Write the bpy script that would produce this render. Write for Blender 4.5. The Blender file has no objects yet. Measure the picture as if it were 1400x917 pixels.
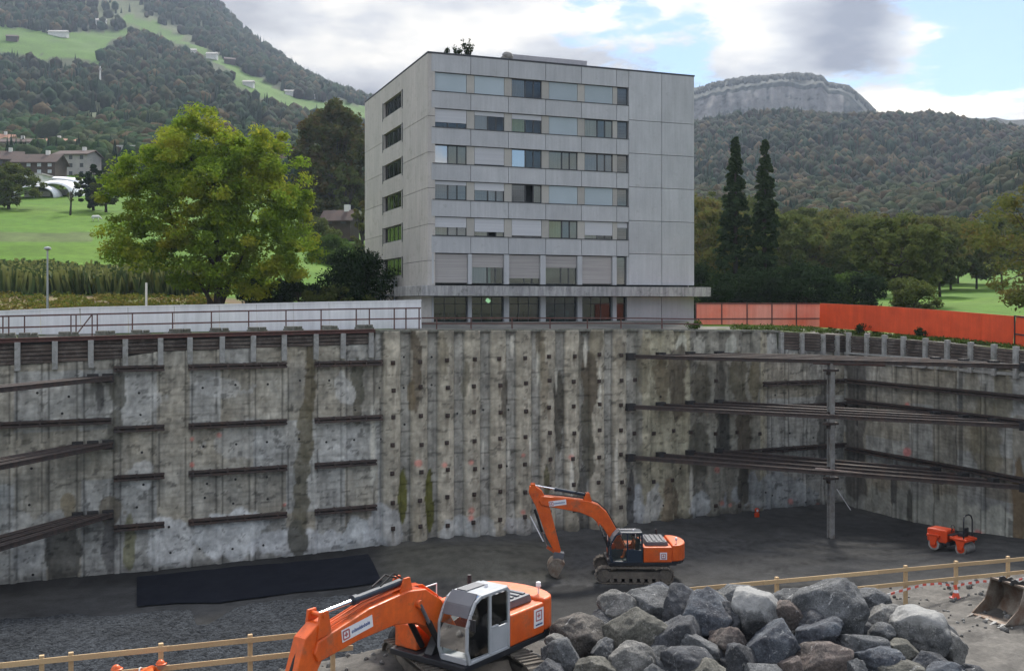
import bpy, math, random
import numpy as np
from mathutils import Vector, Matrix
random.seed(7)
RNG = np.random.default_rng(11)
col = bpy.context.scene.collection
sc = bpy.context.scene
R = math.radians
F, H, YH, XC = 1420.0, 15.8, 415.0, 700.0
TH = math.atan(.443)
RT = (math.cos(TH), -math.sin(TH)); FW = (math.sin(TH), math.cos(TH))
YW = 64.05                       # plane of the long pit wall
XR = 56.9                        # plane of the right pit wall
def C2W(X, Z, z=0.0):            # survey coordinates (right of / ahead of the viewpoint) to world
    return Vector((RT[0]*X+FW[0]*Z, RT[1]*X+FW[1]*Z, z))
def at(px, py, Z):
    return C2W((px-XC)/F*Z, Z, H-(py-YH)/F*Z)
def zat(py, Z): return H-(py-YH)/F*Z
def on_wall(px, py=None, y=YW):
    u = (px-XC)/F; dx = RT[0]*u+FW[0]; dy = RT[1]*u+FW[1]; t = y/dy
    return Vector((dx*t, y, 0 if py is None else zat(py, t)))
def on_right(px, py=None, x=XR):
    u = (px-XC)/F; dx = RT[0]*u+FW[0]; dy = RT[1]*u+FW[1]; t = x/dx
    return Vector((x, dy*t, 0 if py is None else zat(py, t)))
def on_floor(px, py, z=0.0):
    Z = (H-z)*F/(py-YH); return at(px, py, Z)
def w2px(x, y, z):               # arrays allowed
    X = RT[0]*x+RT[1]*y; Z = FW[0]*x+FW[1]*y
    return XC+F*X/Z, YH+F*(H-z)/Z
# ---------- noise (numpy) ----------
def _h(ix, iy, iz, s):
    n = (ix.astype(np.int64)*374761393 + iy.astype(np.int64)*668265263 + iz.astype(np.int64)*2147483647 + s*1274126177) & 0xffffffff
    n = ((n ^ (n >> 13))*1274126177) & 0xffffffff
    n = ((n ^ (n >> 16))*2246822519) & 0xffffffff
    return ((n ^ (n >> 15)) & 0xffffff)/float(0xffffff)
def vnoise(x, y, z=0.0, s=0):
    x, y, z = np.broadcast_arrays(np.asarray(x, float), np.asarray(y, float), np.asarray(z, float))
    ix, iy, iz = np.floor(x), np.floor(y), np.floor(z)
    fx, fy, fz = x-ix, y-iy, z-iz
    fx, fy, fz = [f*f*(3-2*f) for f in (fx, fy, fz)]
    r = 0
    for a in (0, 1):
        for b in (0, 1):
            for c in (0, 1):
                w = (fx if a else 1-fx)*(fy if b else 1-fy)*(fz if c else 1-fz)
                r = r + w*_h(ix+a, iy+b, iz+c, s)
    return r
def fbm(x, y, z=0.0, o=4, s=0):
    r, a, t = 0, 1.0, 0
    for i in range(o):
        f = 2.03**i
        r = r + a*vnoise(np.asarray(x)*f, np.asarray(y)*f, np.asarray(z)*f, s+i*17); t += a; a *= .5
    return r/t
def sstep(a, b, x):
    t = np.clip((x-a)/(b-a), 0, 1); return t*t*(3-2*t)
# ---------- objects ----------
WS = {}
def tag(o, label=None, cat=None, group=None, kind=None):
    if label: o['label'] = label
    if cat: o['category'] = cat
    if group: o['group'] = group
    if kind: o['kind'] = kind
    return o
def thing(name, label, cat, loc=(0,0,0), rz=0, group=None, ws=False):
    o = bpy.data.objects.new(name, None); col.objects.link(o)
    o.location = loc; o.rotation_euler = (0, 0, rz); o.empty_display_size = .3
    tag(o, label, cat, group)
    if ws: WS[o.name] = Vector(loc)
    return o
def raw(name, verts, faces, mat=None, parent=None, smooth=False, midx=None, colors=None, org=None):
    """one mesh object; verts Nx3; with a ws parent the vertices are given in world space"""
    v = np.asarray(verts, dtype=np.float64).reshape(-1, 3)
    off = None
    if parent is not None:
        p = parent
        while p is not None:
            if p.name in WS: off = WS[p.name]; break
            p = p.parent
    elif org is not None: off = Vector(org)
    if off is not None: v = v - np.array(off)
    me = bpy.data.meshes.new(name)
    if isinstance(faces, np.ndarray):
        n, k = faces.shape
        me.vertices.add(len(v)); me.vertices.foreach_set('co', v.astype(np.float32).ravel())
        me.loops.add(n*k); me.loops.foreach_set('vertex_index', faces.astype(np.int32).ravel())
        me.polygons.add(n); me.polygons.foreach_set('loop_start', np.arange(0, n*k, k, dtype=np.int32))
        me.update(calc_edges=True)
    else:
        me.from_pydata([tuple(q) for q in v], [], faces); me.update()
    mats = mat if isinstance(mat, (list, tuple)) else [mat]
    for m in mats:
        if m is not None: me.materials.append(m)
    if midx is not None: me.polygons.foreach_set('material_index', np.asarray(midx, dtype=np.int32))
    if smooth: me.polygons.foreach_set('use_smooth', np.ones(len(me.polygons), dtype=bool))
    if colors is not None:
        a = me.color_attributes.new('col', 'FLOAT_COLOR', 'POINT')
        c = np.ones((len(v), 4), dtype=np.float32); c[:, :3] = colors
        a.data.foreach_set('color', c.ravel())
    o = bpy.data.objects.new(name, me); col.objects.link(o)
    if parent is not None: o.parent = parent
    elif org is not None: o.location = org
    return o
def copy_tree(o, parent=None):
    c = o.copy(); col.objects.link(c); c.parent = parent
    for ch in o.children: copy_tree(ch, c)
    return c
class MB:
    def __init__(s): s.v = []; s.f = []; s.m = []; s.cur = 0
    def add(s, vs, fs):
        b = len(s.v); s.v += [tuple(p) for p in vs]; s.f += [tuple(b+i for i in f) for f in fs]; s.m += [s.cur]*len(fs); return s
    def box(s, a, b, M=None):
        x0,y0,z0 = a; x1,y1,z1 = b
        vs = [(x0,y0,z0),(x1,y0,z0),(x1,y1,z0),(x0,y1,z0),(x0,y0,z1),(x1,y0,z1),(x1,y1,z1),(x0,y1,z1)]
        if M is not None: vs = [M @ Vector(p) for p in vs]
        return s.add(vs, [(0,3,2,1),(4,5,6,7),(0,1,5,4),(1,2,6,5),(2,3,7,6),(3,0,4,7)])
    def bar(s, p, q, w, h, up=(0,0,1)):
        p, q, up = Vector(p), Vector(q), Vector(up)
        d = (q-p).normalized()
        if abs(d.dot(up)) > .98: up = Vector((1,0,0))
        r = d.cross(up).normalized()*w/2; u = r.cross(d).normalized()*h/2
        vs = [p-r-u, p+r-u, p+r+u, p-r+u, q-r-u, q+r-u, q+r+u, q-r+u]
        return s.add(vs, [(0,1,2,3),(7,6,5,4),(1,0,4,5),(2,1,5,6),(3,2,6,7),(0,3,7,4)])
    def ibeam(s, p, q, w=.3, h=.3, t=.03):
        p, q = Vector(p), Vector(q); z = Vector((0,0,h/2-t/2))
        s.bar(p+z, q+z, w, t); s.bar(p-z, q-z, w, t); return s.bar(p, q, t, h-2*t-.004)
    def tube(s, pts, r, n=8, caps=True):
        pts = [Vector(p) for p in pts]; rs = r if isinstance(r, (list, tuple)) else [r]*len(pts)
        b = len(s.v); pr = None; N = len(pts)
        for i, p in enumerate(pts):
            d = (pts[min(i+1, N-1)]-pts[max(i-1, 0)]).normalized()
            if pr is None:
                pr = d.orthogonal().normalized()
            else:
                pr = (pr - d*pr.dot(d)); pr = pr.normalized() if pr.length > 1e-6 else d.orthogonal().normalized()
            bi = d.cross(pr)
            for k in range(n):
                a = 2*math.pi*k/n; s.v.append(tuple(p+(pr*math.cos(a)+bi*math.sin(a))*rs[i]))
        for i in range(N-1):
            for k in range(n):
                s.f.append((b+i*n+k, b+i*n+(k+1)%n, b+(i+1)*n+(k+1)%n, b+(i+1)*n+k)); s.m.append(s.cur)
        if caps:
            s.f.append(tuple(b+k for k in range(n))[::-1]); s.f.append(tuple(b+(N-1)*n+k for k in range(n))); s.m += [s.cur]*2
        return s
    def cyl(s, p, q, r, n=16): return s.tube([p, q], r, n)
    def prism(s, poly, y0, y1, M=None):   # poly of (x,z), extruded along y
        n = len(poly)
        vs = [(x, y0, z) for x, z in poly]+[(x, y1, z) for x, z in poly]
        if M is not None: vs = [M @ Vector(p) for p in vs]
        return s.add(vs, [tuple(range(n)), tuple(range(2*n-1, n-1, -1))]+[(i+n, (i+1) % n+n, (i+1) % n, i) for i in range(n)])
    def lathe(s, prof, c=(0,0,0), n=16):
        b = len(s.v); N = len(prof)
        for r_, z in prof:
            for k in range(n):
                a = 2*math.pi*k/n; s.v.append((c[0]+r_*math.cos(a), c[1]+r_*math.sin(a), c[2]+z))
        for i in range(N-1):
            for k in range(n):
                s.f.append((b+i*n+k, b+i*n+(k+1)%n, b+(i+1)*n+(k+1)%n, b+(i+1)*n+k)); s.m.append(s.cur)
        return s
    def build(s, name, mat, parent=None, bevel=0, smooth=False, org=None, seg=2):
        o = raw(name, s.v, s.f, mat, parent, smooth, midx=s.m if isinstance(mat, (list, tuple)) else None, org=org)
        if bevel:
            m = o.modifiers.new('b', 'BEVEL'); m.width = bevel; m.segments = seg; m.limit_method = 'ANGLE'; m.angle_limit = R(40)
        return o
def grid_faces(nu, nv):
    i = np.arange(nu-1)[:, None]*nv + np.arange(nv-1)[None, :]
    return np.stack([i, i+nv, i+nv+1, i+1], -1).reshape(-1, 4)
# ---------- materials ----------
def nt(name):
    m = bpy.data.materials.new(name); m.use_nodes = True; n = m.node_tree; n.nodes.clear()
    return m, n
def N(n, t, **kw):
    x = n.nodes.new(t)
    for k, v in kw.items():
        if hasattr(x, k): setattr(x, k, v)
        else: x.inputs[k.replace('_', ' ')].default_value = v
    return x
def mixc(n, fac, a, b, mode='MIX'):
    x = n.nodes.new('ShaderNodeMix'); x.data_type = 'RGBA'; x.blend_type = mode
    for i, val in ((0, fac), (6, a), (7, b)):
        if hasattr(val, 'is_output') or isinstance(val, bpy.types.NodeSocket): n.links.new(val, x.inputs[i])
        elif i == 0: x.inputs[i].default_value = val
        else: x.inputs[i].default_value = (*val, 1)[:4]
    return x.outputs[2]
def ramp(n, src, stops):
    x = n.nodes.new('ShaderNodeValToRGB'); e = x.color_ramp.elements
    while len(e) < len(stops): e.new(.5)
    for k, (p, c) in enumerate(stops):
        e[k].position = p; e[k].color = (c, c, c, 1) if isinstance(c, (int, float)) else (*c, 1)
    n.links.new(src, x.inputs[0]); return x.outputs[0]
def noise(n, scale, detail=6, vec=None, rough=.6, stretch=None):
    x = N(n, 'ShaderNodeTexNoise'); x.inputs['Scale'].default_value = scale; x.inputs['Detail'].default_value = detail; x.inputs['Roughness'].default_value = rough
    if vec is None: vec = N(n, 'ShaderNodeTexCoord').outputs['Object']
    if stretch:
        mp = N(n, 'ShaderNodeMapping'); mp.inputs['Scale'].default_value = stretch; n.links.new(vec, mp.inputs[0]); vec = mp.outputs[0]
    n.links.new(vec, x.inputs['Vector']); return x.outputs[0]
def M(name, c, c2=None, rough=.8, sc_=2.0, metal=0, bump=.0, bsc=20, dirt=0, dirtc=(.09,.075,.06), attr=False, rnd=0.0, stretch=None, spec=.4, fine=.12, coat=0, trans=0, streak=0, bd=.05):
    """procedural surface: two tones mixed by noise, fine speckle, dirt blotches, bump"""
    m, n = nt(name)
    b = N(n, 'ShaderNodeBsdfPrincipled'); out = N(n, 'ShaderNodeOutputMaterial'); n.links.new(b.outputs[0], out.inputs[0])
    b.inputs['Roughness'].default_value = rough; b.inputs['Metallic'].default_value = metal; b.inputs['Specular IOR Level'].default_value = spec
    if coat: b.inputs['Coat Weight'].default_value = coat; b.inputs['Coat Roughness'].default_value = .15
    if c2 is None: c2 = tuple(x*.72 for x in c)
    if attr:
        a = N(n, 'ShaderNodeAttribute', attribute_name='col'); base = a.outputs['Color']
        f = ramp(n, noise(n, sc_, 6, stretch=stretch), [(.3, .78), (.7, 1.2)])
        base = mixc(n, 1.0, base, f, 'MULTIPLY')
    else:
        base = mixc(n, ramp(n, noise(n, sc_, 5, stretch=stretch), [(.35, 0.0), (.65, 1.0)]), c, c2)
    if fine:
        f = ramp(n, noise(n, bsc*1.7, 3), [(.25, 1-fine), (.75, 1+fine)])
        base = mixc(n, 1.0, base, f, 'MULTIPLY')
    if rnd:
        oi = N(n, 'ShaderNodeObjectInfo'); mr = N(n, 'ShaderNodeMapRange'); mr.inputs[3].default_value = 1-rnd; mr.inputs[4].default_value = 1+rnd
        n.links.new(oi.outputs['Random'], mr.inputs[0]); base = mixc(n, 1.0, base, mr.outputs[0], 'MULTIPLY')
    if streak:
        f = ramp(n, noise(n, 2.2, 7, rough=.7, stretch=(1.6,1.6,.10)), [(.40, 0.0), (.72, streak)]); base = mixc(n, f, base, tuple(x*.45 for x in c))
    if dirt:
        f = ramp(n, noise(n, 1.3, 8, rough=.75), [(.62-dirt*.3, 0.0), (.8-dirt*.2, 1.0)])
        base = mixc(n, f, base, dirtc)
        rr = mixc(n, f, (rough,)*3, (.95,)*3); n.links.new(rr, b.inputs['Roughness'])
    n.links.new(base, b.inputs['Base Color'])
    if bump:
        bp = N(n, 'ShaderNodeBump'); bp.inputs['Strength'].default_value = bump; bp.inputs['Distance'].default_value = bd
        n.links.new(noise(n, bsc, 8, rough=.7), bp.inputs['Height']); n.links.new(bp.outputs[0], b.inputs['Normal'])
    return m
def glass_mat(name, tint=(.75,.82,.85), refl=.25, opa=.25, dark=(.03,.04,.045)):
    m, n = nt(name); out = N(n, 'ShaderNodeOutputMaterial')
    t = N(n, 'ShaderNodeBsdfTransparent'); t.inputs[0].default_value = (*tint, 1)
    g = N(n, 'ShaderNodeBsdfGlossy'); g.inputs['Roughness'].default_value = .04
    d = N(n, 'ShaderNodeBsdfDiffuse'); d.inputs[0].default_value = (*dark, 1)
    m1 = N(n, 'ShaderNodeMixShader'); m1.inputs[0].default_value = opa; n.links.new(t.outputs[0], m1.inputs[1]); n.links.new(d.outputs[0], m1.inputs[2])
    fr = N(n, 'ShaderNodeFresnel'); fr.inputs[0].default_value = 1.5
    ad = N(n, 'ShaderNodeMath', operation='ADD'); ad.inputs[1].default_value = refl*.5; n.links.new(fr.outputs[0], ad.inputs[0])
    m2 = N(n, 'ShaderNodeMixShader'); n.links.new(ad.outputs[0], m2.inputs[0]); n.links.new(m1.outputs[0], m2.inputs[1]); n.links.new(g.outputs[0], m2.inputs[2])
    n.links.new(m2.outputs[0], out.inputs[0]); return m
def leaf_mat(name, c1, c2, c3=None, tr=.35, clump=.35, wpos=.0):
    """leaves: per-leaf random tone plus clump-sized noise, slightly translucent"""
    m, n = nt(name); out = N(n, 'ShaderNodeOutputMaterial')
    g = N(n, 'ShaderNodeNewGeometry')
    base = mixc(n, ramp(n, g.outputs['Random Per Island'], [(0, 0.0), (1, 1.0)]), c1, c2)
    if c3: base = mixc(n, ramp(n, noise(n, clump, 3), [(.47, 0.0), (.66, .9)]), base, c3)
    d = N(n, 'ShaderNodeBsdfDiffuse'); t = N(n, 'ShaderNodeBsdfTranslucent'); mx = N(n, 'ShaderNodeMixShader'); mx.inputs[0].default_value = tr
    n.links.new(base, d.inputs[0]); n.links.new(base, t.inputs[0]); n.links.new(d.outputs[0], mx.inputs[1]); n.links.new(t.outputs[0], mx.inputs[2])
    n.links.new(mx.outputs[0], out.inputs[0]); return m
# ---------- camera ----------
cd = bpy.data.cameras.new('camera'); cam = bpy.data.objects.new('camera', cd); col.objects.link(cam)
cam.location = (0, 0, H); cam.rotation_euler = (R(90), 0, -TH)
cd.sensor_width = 36; cd.lens = 36*F/1400; cd.shift_y = -(458.5-YH)/1400; cd.clip_end = 12000; cd.clip_start = .5
sc.camera = cam
sc.view_settings.view_transform = 'Standard'; sc.view_settings.look = 'None'; sc.view_settings.gamma = 1; sc.view_settings.exposure = 1.56
sc.view_settings.use_curve_mapping = False
sc.cycles.volume_bounces = 0; sc.cycles.max_bounces = 6; sc.cycles.diffuse_bounces = 3; sc.cycles.glossy_bounces = 2
sc.cycles.transparent_max_bounces = 8; sc.cycles.use_denoising = True
sc.cycles.caustics_reflective = False; sc.cycles.caustics_refractive = False
# ---------- sun and sky ----------
SUN_EL, SUN_PX = 47, 1010
saz = TH + math.atan((SUN_PX-XC)/F)                 # clockwise from +y
sd = Vector((math.sin(saz)*math.cos(R(SUN_EL)), math.cos(saz)*math.cos(R(SUN_EL)), math.sin(R(SUN_EL))))
sl = bpy.data.lights.new('sun', 'SUN'); so = bpy.data.objects.new('sun', sl); col.objects.link(so)
sl.energy = 2.3; sl.angle = R(11); sl.color = (1, .95, .87)
so.rotation_euler = sd.to_track_quat('Z', 'Y').to_euler(); so.location = (0, 0, 80)
w = bpy.data.worlds.new('World'); sc.world = w; w.use_nodes = True; n = w.node_tree; n.nodes.clear()
sky = N(n, 'ShaderNodeTexSky'); sky.sky_type = 'NISHITA'; sky.sun_disc = False
sky.sun_elevation = R(SUN_EL); sky.sun_rotation = saz; sky.altitude = 500; sky.air_density = 1.0; sky.dust_density = .25; sky.ozone_density = 2.6
bg1 = N(n, 'ShaderNodeBackground'); bg1.inputs[1].default_value = .05; n.links.new(sky.outputs[0], bg1.inputs[0])
tc = N(n, 'ShaderNodeTexCoord'); sx = N(n, 'ShaderNodeSeparateXYZ'); n.links.new(tc.outputs['Generated'], sx.inputs[0])
def mth(op, a, b=None, c=None):
    x = N(n, 'ShaderNodeMath', operation=op)
    for i, v in enumerate((a, b, c)):
        if v is None: continue
        if isinstance(v, (int, float)): x.inputs[i].default_value = v
        else: n.links.new(v, x.inputs[i])
    return x.outputs[0]
zz = mth('ADD', mth('MAXIMUM', sx.outputs[2], 0.0), .16)
cx = N(n, 'ShaderNodeCombineXYZ'); n.links.new(mth('DIVIDE', sx.outputs[0], zz), cx.inputs[0]); n.links.new(mth('DIVIDE', sx.outputs[1], zz), cx.inputs[1])
cx.inputs[2].default_value = 3.3
P_ = cx.outputs[0]
big = noise(n, 1.9, 9, P_, .58); fin = noise(n, 6, 9, P_, .6); shade = noise(n, 1.7, 9, P_, .55)
def blob(px, py, r, soft=.95):      # mass of cloud around a compass direction
    d = (C2W((px-XC)/F, 1, (YH-py)/F)).normalized()
    x = N(n, 'ShaderNodeVectorMath', operation='DOT_PRODUCT'); nv = N(n, 'ShaderNodeVectorMath', operation='NORMALIZE')
    n.links.new(tc.outputs['Generated'], nv.inputs[0]); n.links.new(nv.outputs[0], x.inputs[0]); x.inputs[1].default_value = d
    mr = N(n, 'ShaderNodeMapRange'); mr.interpolation_type = 'SMOOTHSTEP'
    n.links.new(mth('ARCCOSINE', mth('MINIMUM', x.outputs['Value'], .999999)), mr.inputs[0])
    mr.inputs[1].default_value = r*(1+soft)/F; mr.inputs[2].default_value = r*(1-soft)/F; mr.inputs[3].default_value = 0; mr.inputs[4].default_value = 1
    return mr.outputs[0]
dens = mth('ADD', mth('MULTIPLY', big, 2.2), mth('MULTIPLY', fin, 2.3))
for px, py, r, a in [(560, 60, 420, .55), (60, -100, 500, .5), (1185, 40, 140, .7), (1050, 30, 70, .3), (960, 20, 60, .25), (1270, 150, 170, .45), (1000, 110, 60, .25), (880, 75, 105, -.6), (1345, 5, 110, -.75), (1010, 95, 120, -.40), (1120, 85, 110, -.3), (1290, 72, 100, -.45), (1060, -10, 120, .2), (860, 5, 90, .15)]:
    dens = mth('ADD', dens, mth('MULTIPLY', blob(px, py, r), a))
cov = N(n, 'ShaderNodeMapRange'); cov.interpolation_type = 'SMOOTHSTEP'; n.links.new(dens, cov.inputs[0]); cov.inputs[1].default_value = 2.05; cov.inputs[2].default_value = 2.50
# thickness darkens the cloud base
th_ = mth('ADD', mth('MULTIPLY', shade, 3.0), mth('ADD', mth('ADD', mth('MULTIPLY', blob(1140, 40, 60, .98), .52), mth('MULTIPLY', blob(1212, 36, 66, .98), .52)), mth('MULTIPLY', blob(420, 60, 480, .6), .06)))
th_ = mth('ADD', th_, mth('MULTIPLY', blob(1250, 120, 190, .8), -.62))
th_ = mth('ADD', th_, mth('MULTIPLY', blob(700, 30, 170, .7), .15))
th_ = mth('SUBTRACT', th_, .36)
cc = N(n, 'ShaderNodeValToRGB'); e = cc.color_ramp.elements; e.new(.5); e.new(.5)
for k, (p, c) in enumerate([(.28, (1.15, 1.06, .90)), (.40, (.88, .83, .75)), (.55, (.56, .56, .57)), (.80, (.19, .195, .235))]):
    e[k].position = p; e[k].color = (*c, 1)
n.links.new(mth('MULTIPLY', th_, .5), cc.inputs[0])
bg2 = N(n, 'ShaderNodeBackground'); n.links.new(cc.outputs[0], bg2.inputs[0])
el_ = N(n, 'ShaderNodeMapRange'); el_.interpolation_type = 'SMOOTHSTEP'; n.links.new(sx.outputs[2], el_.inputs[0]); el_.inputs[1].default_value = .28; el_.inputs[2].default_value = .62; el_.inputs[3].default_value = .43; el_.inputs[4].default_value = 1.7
n.links.new(el_.outputs[0], bg2.inputs[1])          # clouds above the view are brightened to throw more light on the scene
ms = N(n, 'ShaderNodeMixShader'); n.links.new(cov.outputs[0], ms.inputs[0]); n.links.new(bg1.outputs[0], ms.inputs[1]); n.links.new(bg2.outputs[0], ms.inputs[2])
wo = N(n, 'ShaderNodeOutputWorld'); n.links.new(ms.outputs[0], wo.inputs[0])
# ================= land =================
SKY_T = {}
PROF = {
 -400: [(75,434),(95,416),(110,400),(130,376),(160,330),(220,285),(250,272),(330,240),(450,215),(700,110),(1100,-20),(1500,-180)],
 0: [(75,434),(95,416),(110,400),(130,376),(160,326),(220,281),(250,272),(330,240),(450,215),(700,130),(1100,20),(1500,-130)],
 150: [(75,436),(95,418),(110,401),(130,380),(160,333),(220,288),(250,274),(330,238),(450,210),(700,132),(1100,40),(1500,-70)],
 290: [(78,437),(95,420),(110,402),(130,383),(160,338),(220,295),(250,280),(330,238),(450,205),(700,138),(1100,62),(1500,0)],
 375: [(80,438),(95,424),(110,408),(130,390),(160,352),(220,310),(250,295),(330,255),(450,218),(700,160),(1100,100),(1400,75)],
 440: [(84,439),(100,426),(120,408),(150,372),(200,330),(250,305),(330,275),(450,238),(700,180),(1000,130),(1300,116)],
 505: [(88,440),(105,430),(130,410),(200,350),(330,295),(450,255),(700,195),(1000,155),(1250,137)],
 600: [(95,440),(130,425),(200,390),(330,320),(500,265),(800,210),(1100,180)],
 950: [(98,438),(130,425),(200,402),(260,388),(330,345),(500,275),(700,218),(900,170)],
 1000: [(96,438),(130,424),(200,402),(260,388),(330,342),(500,270),(700,212),(900,162)],
 1130: [(90,438),(130,416),(200,394),(260,380),(330,335),(500,265),(700,207),(900,160)],
 1200: [(88,445),(110,430),(130,414),(200,391),(260,380),(330,340),(500,272),(700,212),(900,160)],
 1300: [(80,456),(100,430),(130,409),(200,389),(260,380),(330,345),(480,268),(600,262),(900,166)],
 1400: [(73,478),(90,446),(130,409),(200,388),(260,378),(330,335),(450,232),(600,238),(900,184)],
 1800: [(70,500),(90,450),(130,410),(200,388),(260,375),(330,320),(450,225),(600,238),(900,215)],
}
PXK = np.array(sorted(PROF)); LZ = np.linspace(math.log(60), math.log(1600), 80)
TAB = np.array([np.interp(LZ, [math.log(a) for a, b in PROF[k]], [b for a, b in PROF[k]]) for k in PXK])
ZSK = np.array([PROF[k][-1][0] for k in PXK])
RIMK = [(-600,13.4),(0,13.7),(300,13.9),(560,14.05),(860,13.95),(1060,13.7),(1150,13.35),(1280,13.1),(1400,12.8),(1900,12.2)]
def rim_z(px): return np.interp(px, [a for a, b in RIMK], [b for a, b in RIMK])
def pit_Z(px):                  # distance of the pit's far edge along a bearing
    u = (np.asarray(px, float)-XC)/F; dx = RT[0]*u+FW[0]; dy = RT[1]*u+FW[1]
    t1 = YW/dy; t2 = np.where(dx > 1e-3, XR/np.maximum(dx, 1e-3), 1e9)
    return np.minimum(t1, t2)
def land_z(px, Z):
    px = np.asarray(px, float); Z = np.asarray(Z, float)
    zs = np.interp(px, PXK, ZSK); Zc = np.minimum(Z, zs)
    fi = np.clip((np.log(Zc)-LZ[0])/(LZ[1]-LZ[0]), 0, len(LZ)-1.001); i0 = fi.astype(int); ft = fi-i0
    k = np.clip(np.searchsorted(PXK, px)-1, 0, len(PXK)-2); g = np.clip((px-PXK[k])/(PXK[k+1]-PXK[k]), 0, 1)
    py = (TAB[k, i0]*(1-ft)+TAB[k, i0+1]*ft)*(1-g)+(TAB[k+1, i0]*(1-ft)+TAB[k+1, i0+1]*ft)*g
    z = H-(py-YH)/F*Zc
    over = np.maximum(Z-zs, 0); z = z-over*.25-over**1.3*.02
    near = sstep(0, 14, Z-pit_Z(px))
    z = rim_z(px)*(1-near)+z*near
    X = (px-XC)/F*Z
    z = z+(fbm(X/60, Z/60, 0, 4, 5)-.5)*np.clip((Z-150)*.03, 0, 14)+(fbm(X/9, Z/9, 0, 3, 6)-.5)*np.clip((Z-75)*.01, 0, .5)
    return z
def inpoly(px, py, poly):
    px = np.asarray(px); py = np.asarray(py); r = np.zeros(np.broadcast(px, py).shape, bool); j = len(poly)-1
    for i in range(len(poly)):
        xi, yi = poly[i]; xj, yj = poly[j]
        c = ((yi > py) != (yj > py)) & (px < (xj-xi)*(py-yi)/(yj-yi+1e-9)+xi); r ^= c; j = i
    return r
MEAD = [[(-250,30),(0,37),(70,47),(120,42),(182,43),(140,66),(132,92),(97,80),(67,80),(0,72),(-250,70)],
        [(318,93),(357,108),(380,122),(405,136),(460,141),(520,146),(560,150),(560,172),(505,168),(440,152),(409,149),(390,143),(346,128),(318,116)],
        [(37,190),(90,192),(92,204),(38,201)], [(170,18),(230,42),(335,94),(318,98),(220,50),(165,30)]]
SCRUB = [[(108,-10),(165,-10),(200,12),(240,38),(300,62),(250,54),(170,36),(120,30)], [(98,148),(150,150),(142,180),(104,176)], [(1130,392),(1300,384),(1500,384)]]
def is_mead(px, py):
    r = False
    for p in MEAD: r = r | inpoly(px, py, p)
    return r
def is_scrub(px, py):
    r = False
    for p in SCRUB: r = r | inpoly(px, py, p)
    return r
pxs = np.concatenate([np.linspace(-420, 1820, 560)])
ts = np.linspace(0, 1, 230)
Zr = pit_Z(pxs)[:, None]*(1) + .0
ZZ = Zr*np.power(1750/Zr, ts[None, :]**1.05)
PX = np.repeat(pxs[:, None], len(ts), 1)
zz_ = land_z(PX, ZZ)
Xc = (PX-XC)/F*ZZ
wx = RT[0]*Xc+FW[0]*ZZ; wy = RT[1]*Xc+FW[1]*ZZ
_, PY = w2px(wx, wy, zz_)
jx = (fbm(Xc/25, ZZ/25, 0, 3, 31)-.5)*22; jy = (fbm(Xc/25, ZZ/25, 0, 3, 32)-.5)*12
md = is_mead(PX+jx, PY+jy); sr = is_scrub(PX+jx, PY+jy)
hill = ZZ > np.interp(PX, [-400, 500, 900, 1800], [345, 300, 262, 300])
g1 = fbm(Xc/14, ZZ/14, 0, 5, 3)[..., None]; g2 = fbm(Xc/3, ZZ/3, 0, 4, 4)[..., None]
grass = np.array([.048, .122, .006])*(1-g1*.9)+np.array([.085, .150, .014])*g1*.9
grass = grass*(.75+.5*g2)
leftm = (PX < 560)
cols = np.where((hill & ~md & ~sr)[..., None], np.array([.034, .045, .018])*(.6+.8*g2), grass)
cols = np.where((hill & sr)[..., None], np.array([.07, .085, .04])*(.7+.6*g2), cols)
cols = np.where((hill & md)[..., None], np.array([.055, .115, .012])*(.7+.6*g1), cols)
# garden strip and trodden earth between corn and fence
gard = leftm & (ZZ < 107)
gn = fbm(Xc/5, ZZ/2.0, 0, 4, 8)[..., None]
cols = np.where(gard[..., None], np.where(gn > .52, np.array([.10, .115, .03]), np.array([.135, .10, .055]))*(.6+.8*g2), cols)
# low bank in the meadow
bank = leftm & (PY > 318) & (PY < 330) & (PX < 125)
cols = np.where(bank[..., None], np.array([.07, .10, .03])*(.6+.8*g2), cols)
apron = ((ZZ-pit_Z(PX)) < (3.5+2*g1[..., 0])) | ((PX > 540) & (PX < 960) & (ZZ < 96))
cols = np.where(apron[..., None], np.where(g2 > .5, np.array([.13, .125, .11]), np.where(((PX > 540) & (PX < 960))[..., None], np.array([.10,.10,.09]), np.array([.07, .09, .035])))*(.7+.6*g2), cols)
m_land = M('meadow_ground', (1,1,1), attr=True, rough=.95, sc_=.6, bump=.5, bsc=3, fine=.2, spec=.15)
vs = np.stack([wx, wy, zz_], -1).reshape(-1, 3)
o = raw('ground', vs, grid_faces(len(pxs), len(ts)), m_land, None, True, colors=cols.reshape(-1, 3))
tag(o, kind='structure')
# far cliff mountain
SKM = [(600,175),(760,150),(860,138),(950,121),(975,112),(1000,107),(1025,104),(1060,102),(1085,99),(1105,100),(1125,104),(1132,112),(1160,117),(1180,133),(1198,152),(1230,170),(1300,190),(1500,215)]
pm = np.linspace(600, 1500, 420); rows = np.linspace(0, 1, 120)
A, B = np.meshgrid(pm, rows, indexing='ij')
S = np.interp(A, [a for a, b in SKM], [b for a, b in SKM])+(fbm(A/6, 0, 0, 3, 9)-.5)*5
foot = 166+(fbm(A/40, 1, 0, 3, 12)-.5)*10; ctop = S+8+12*fbm(A/25, 3, 0, 3, 13)
cl = sstep(820, 960, A)*(1-sstep(1120, 1180, A)); ctop = np.where(ctop > foot-4, foot-4, ctop)
pyk = np.where(B < .3, 240+(foot-240)*(B/.3), np.where(B < .75, foot+(ctop-foot)*((B-.3)/.45), ctop+(S-ctop)*((B-.75)/.25)))
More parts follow.
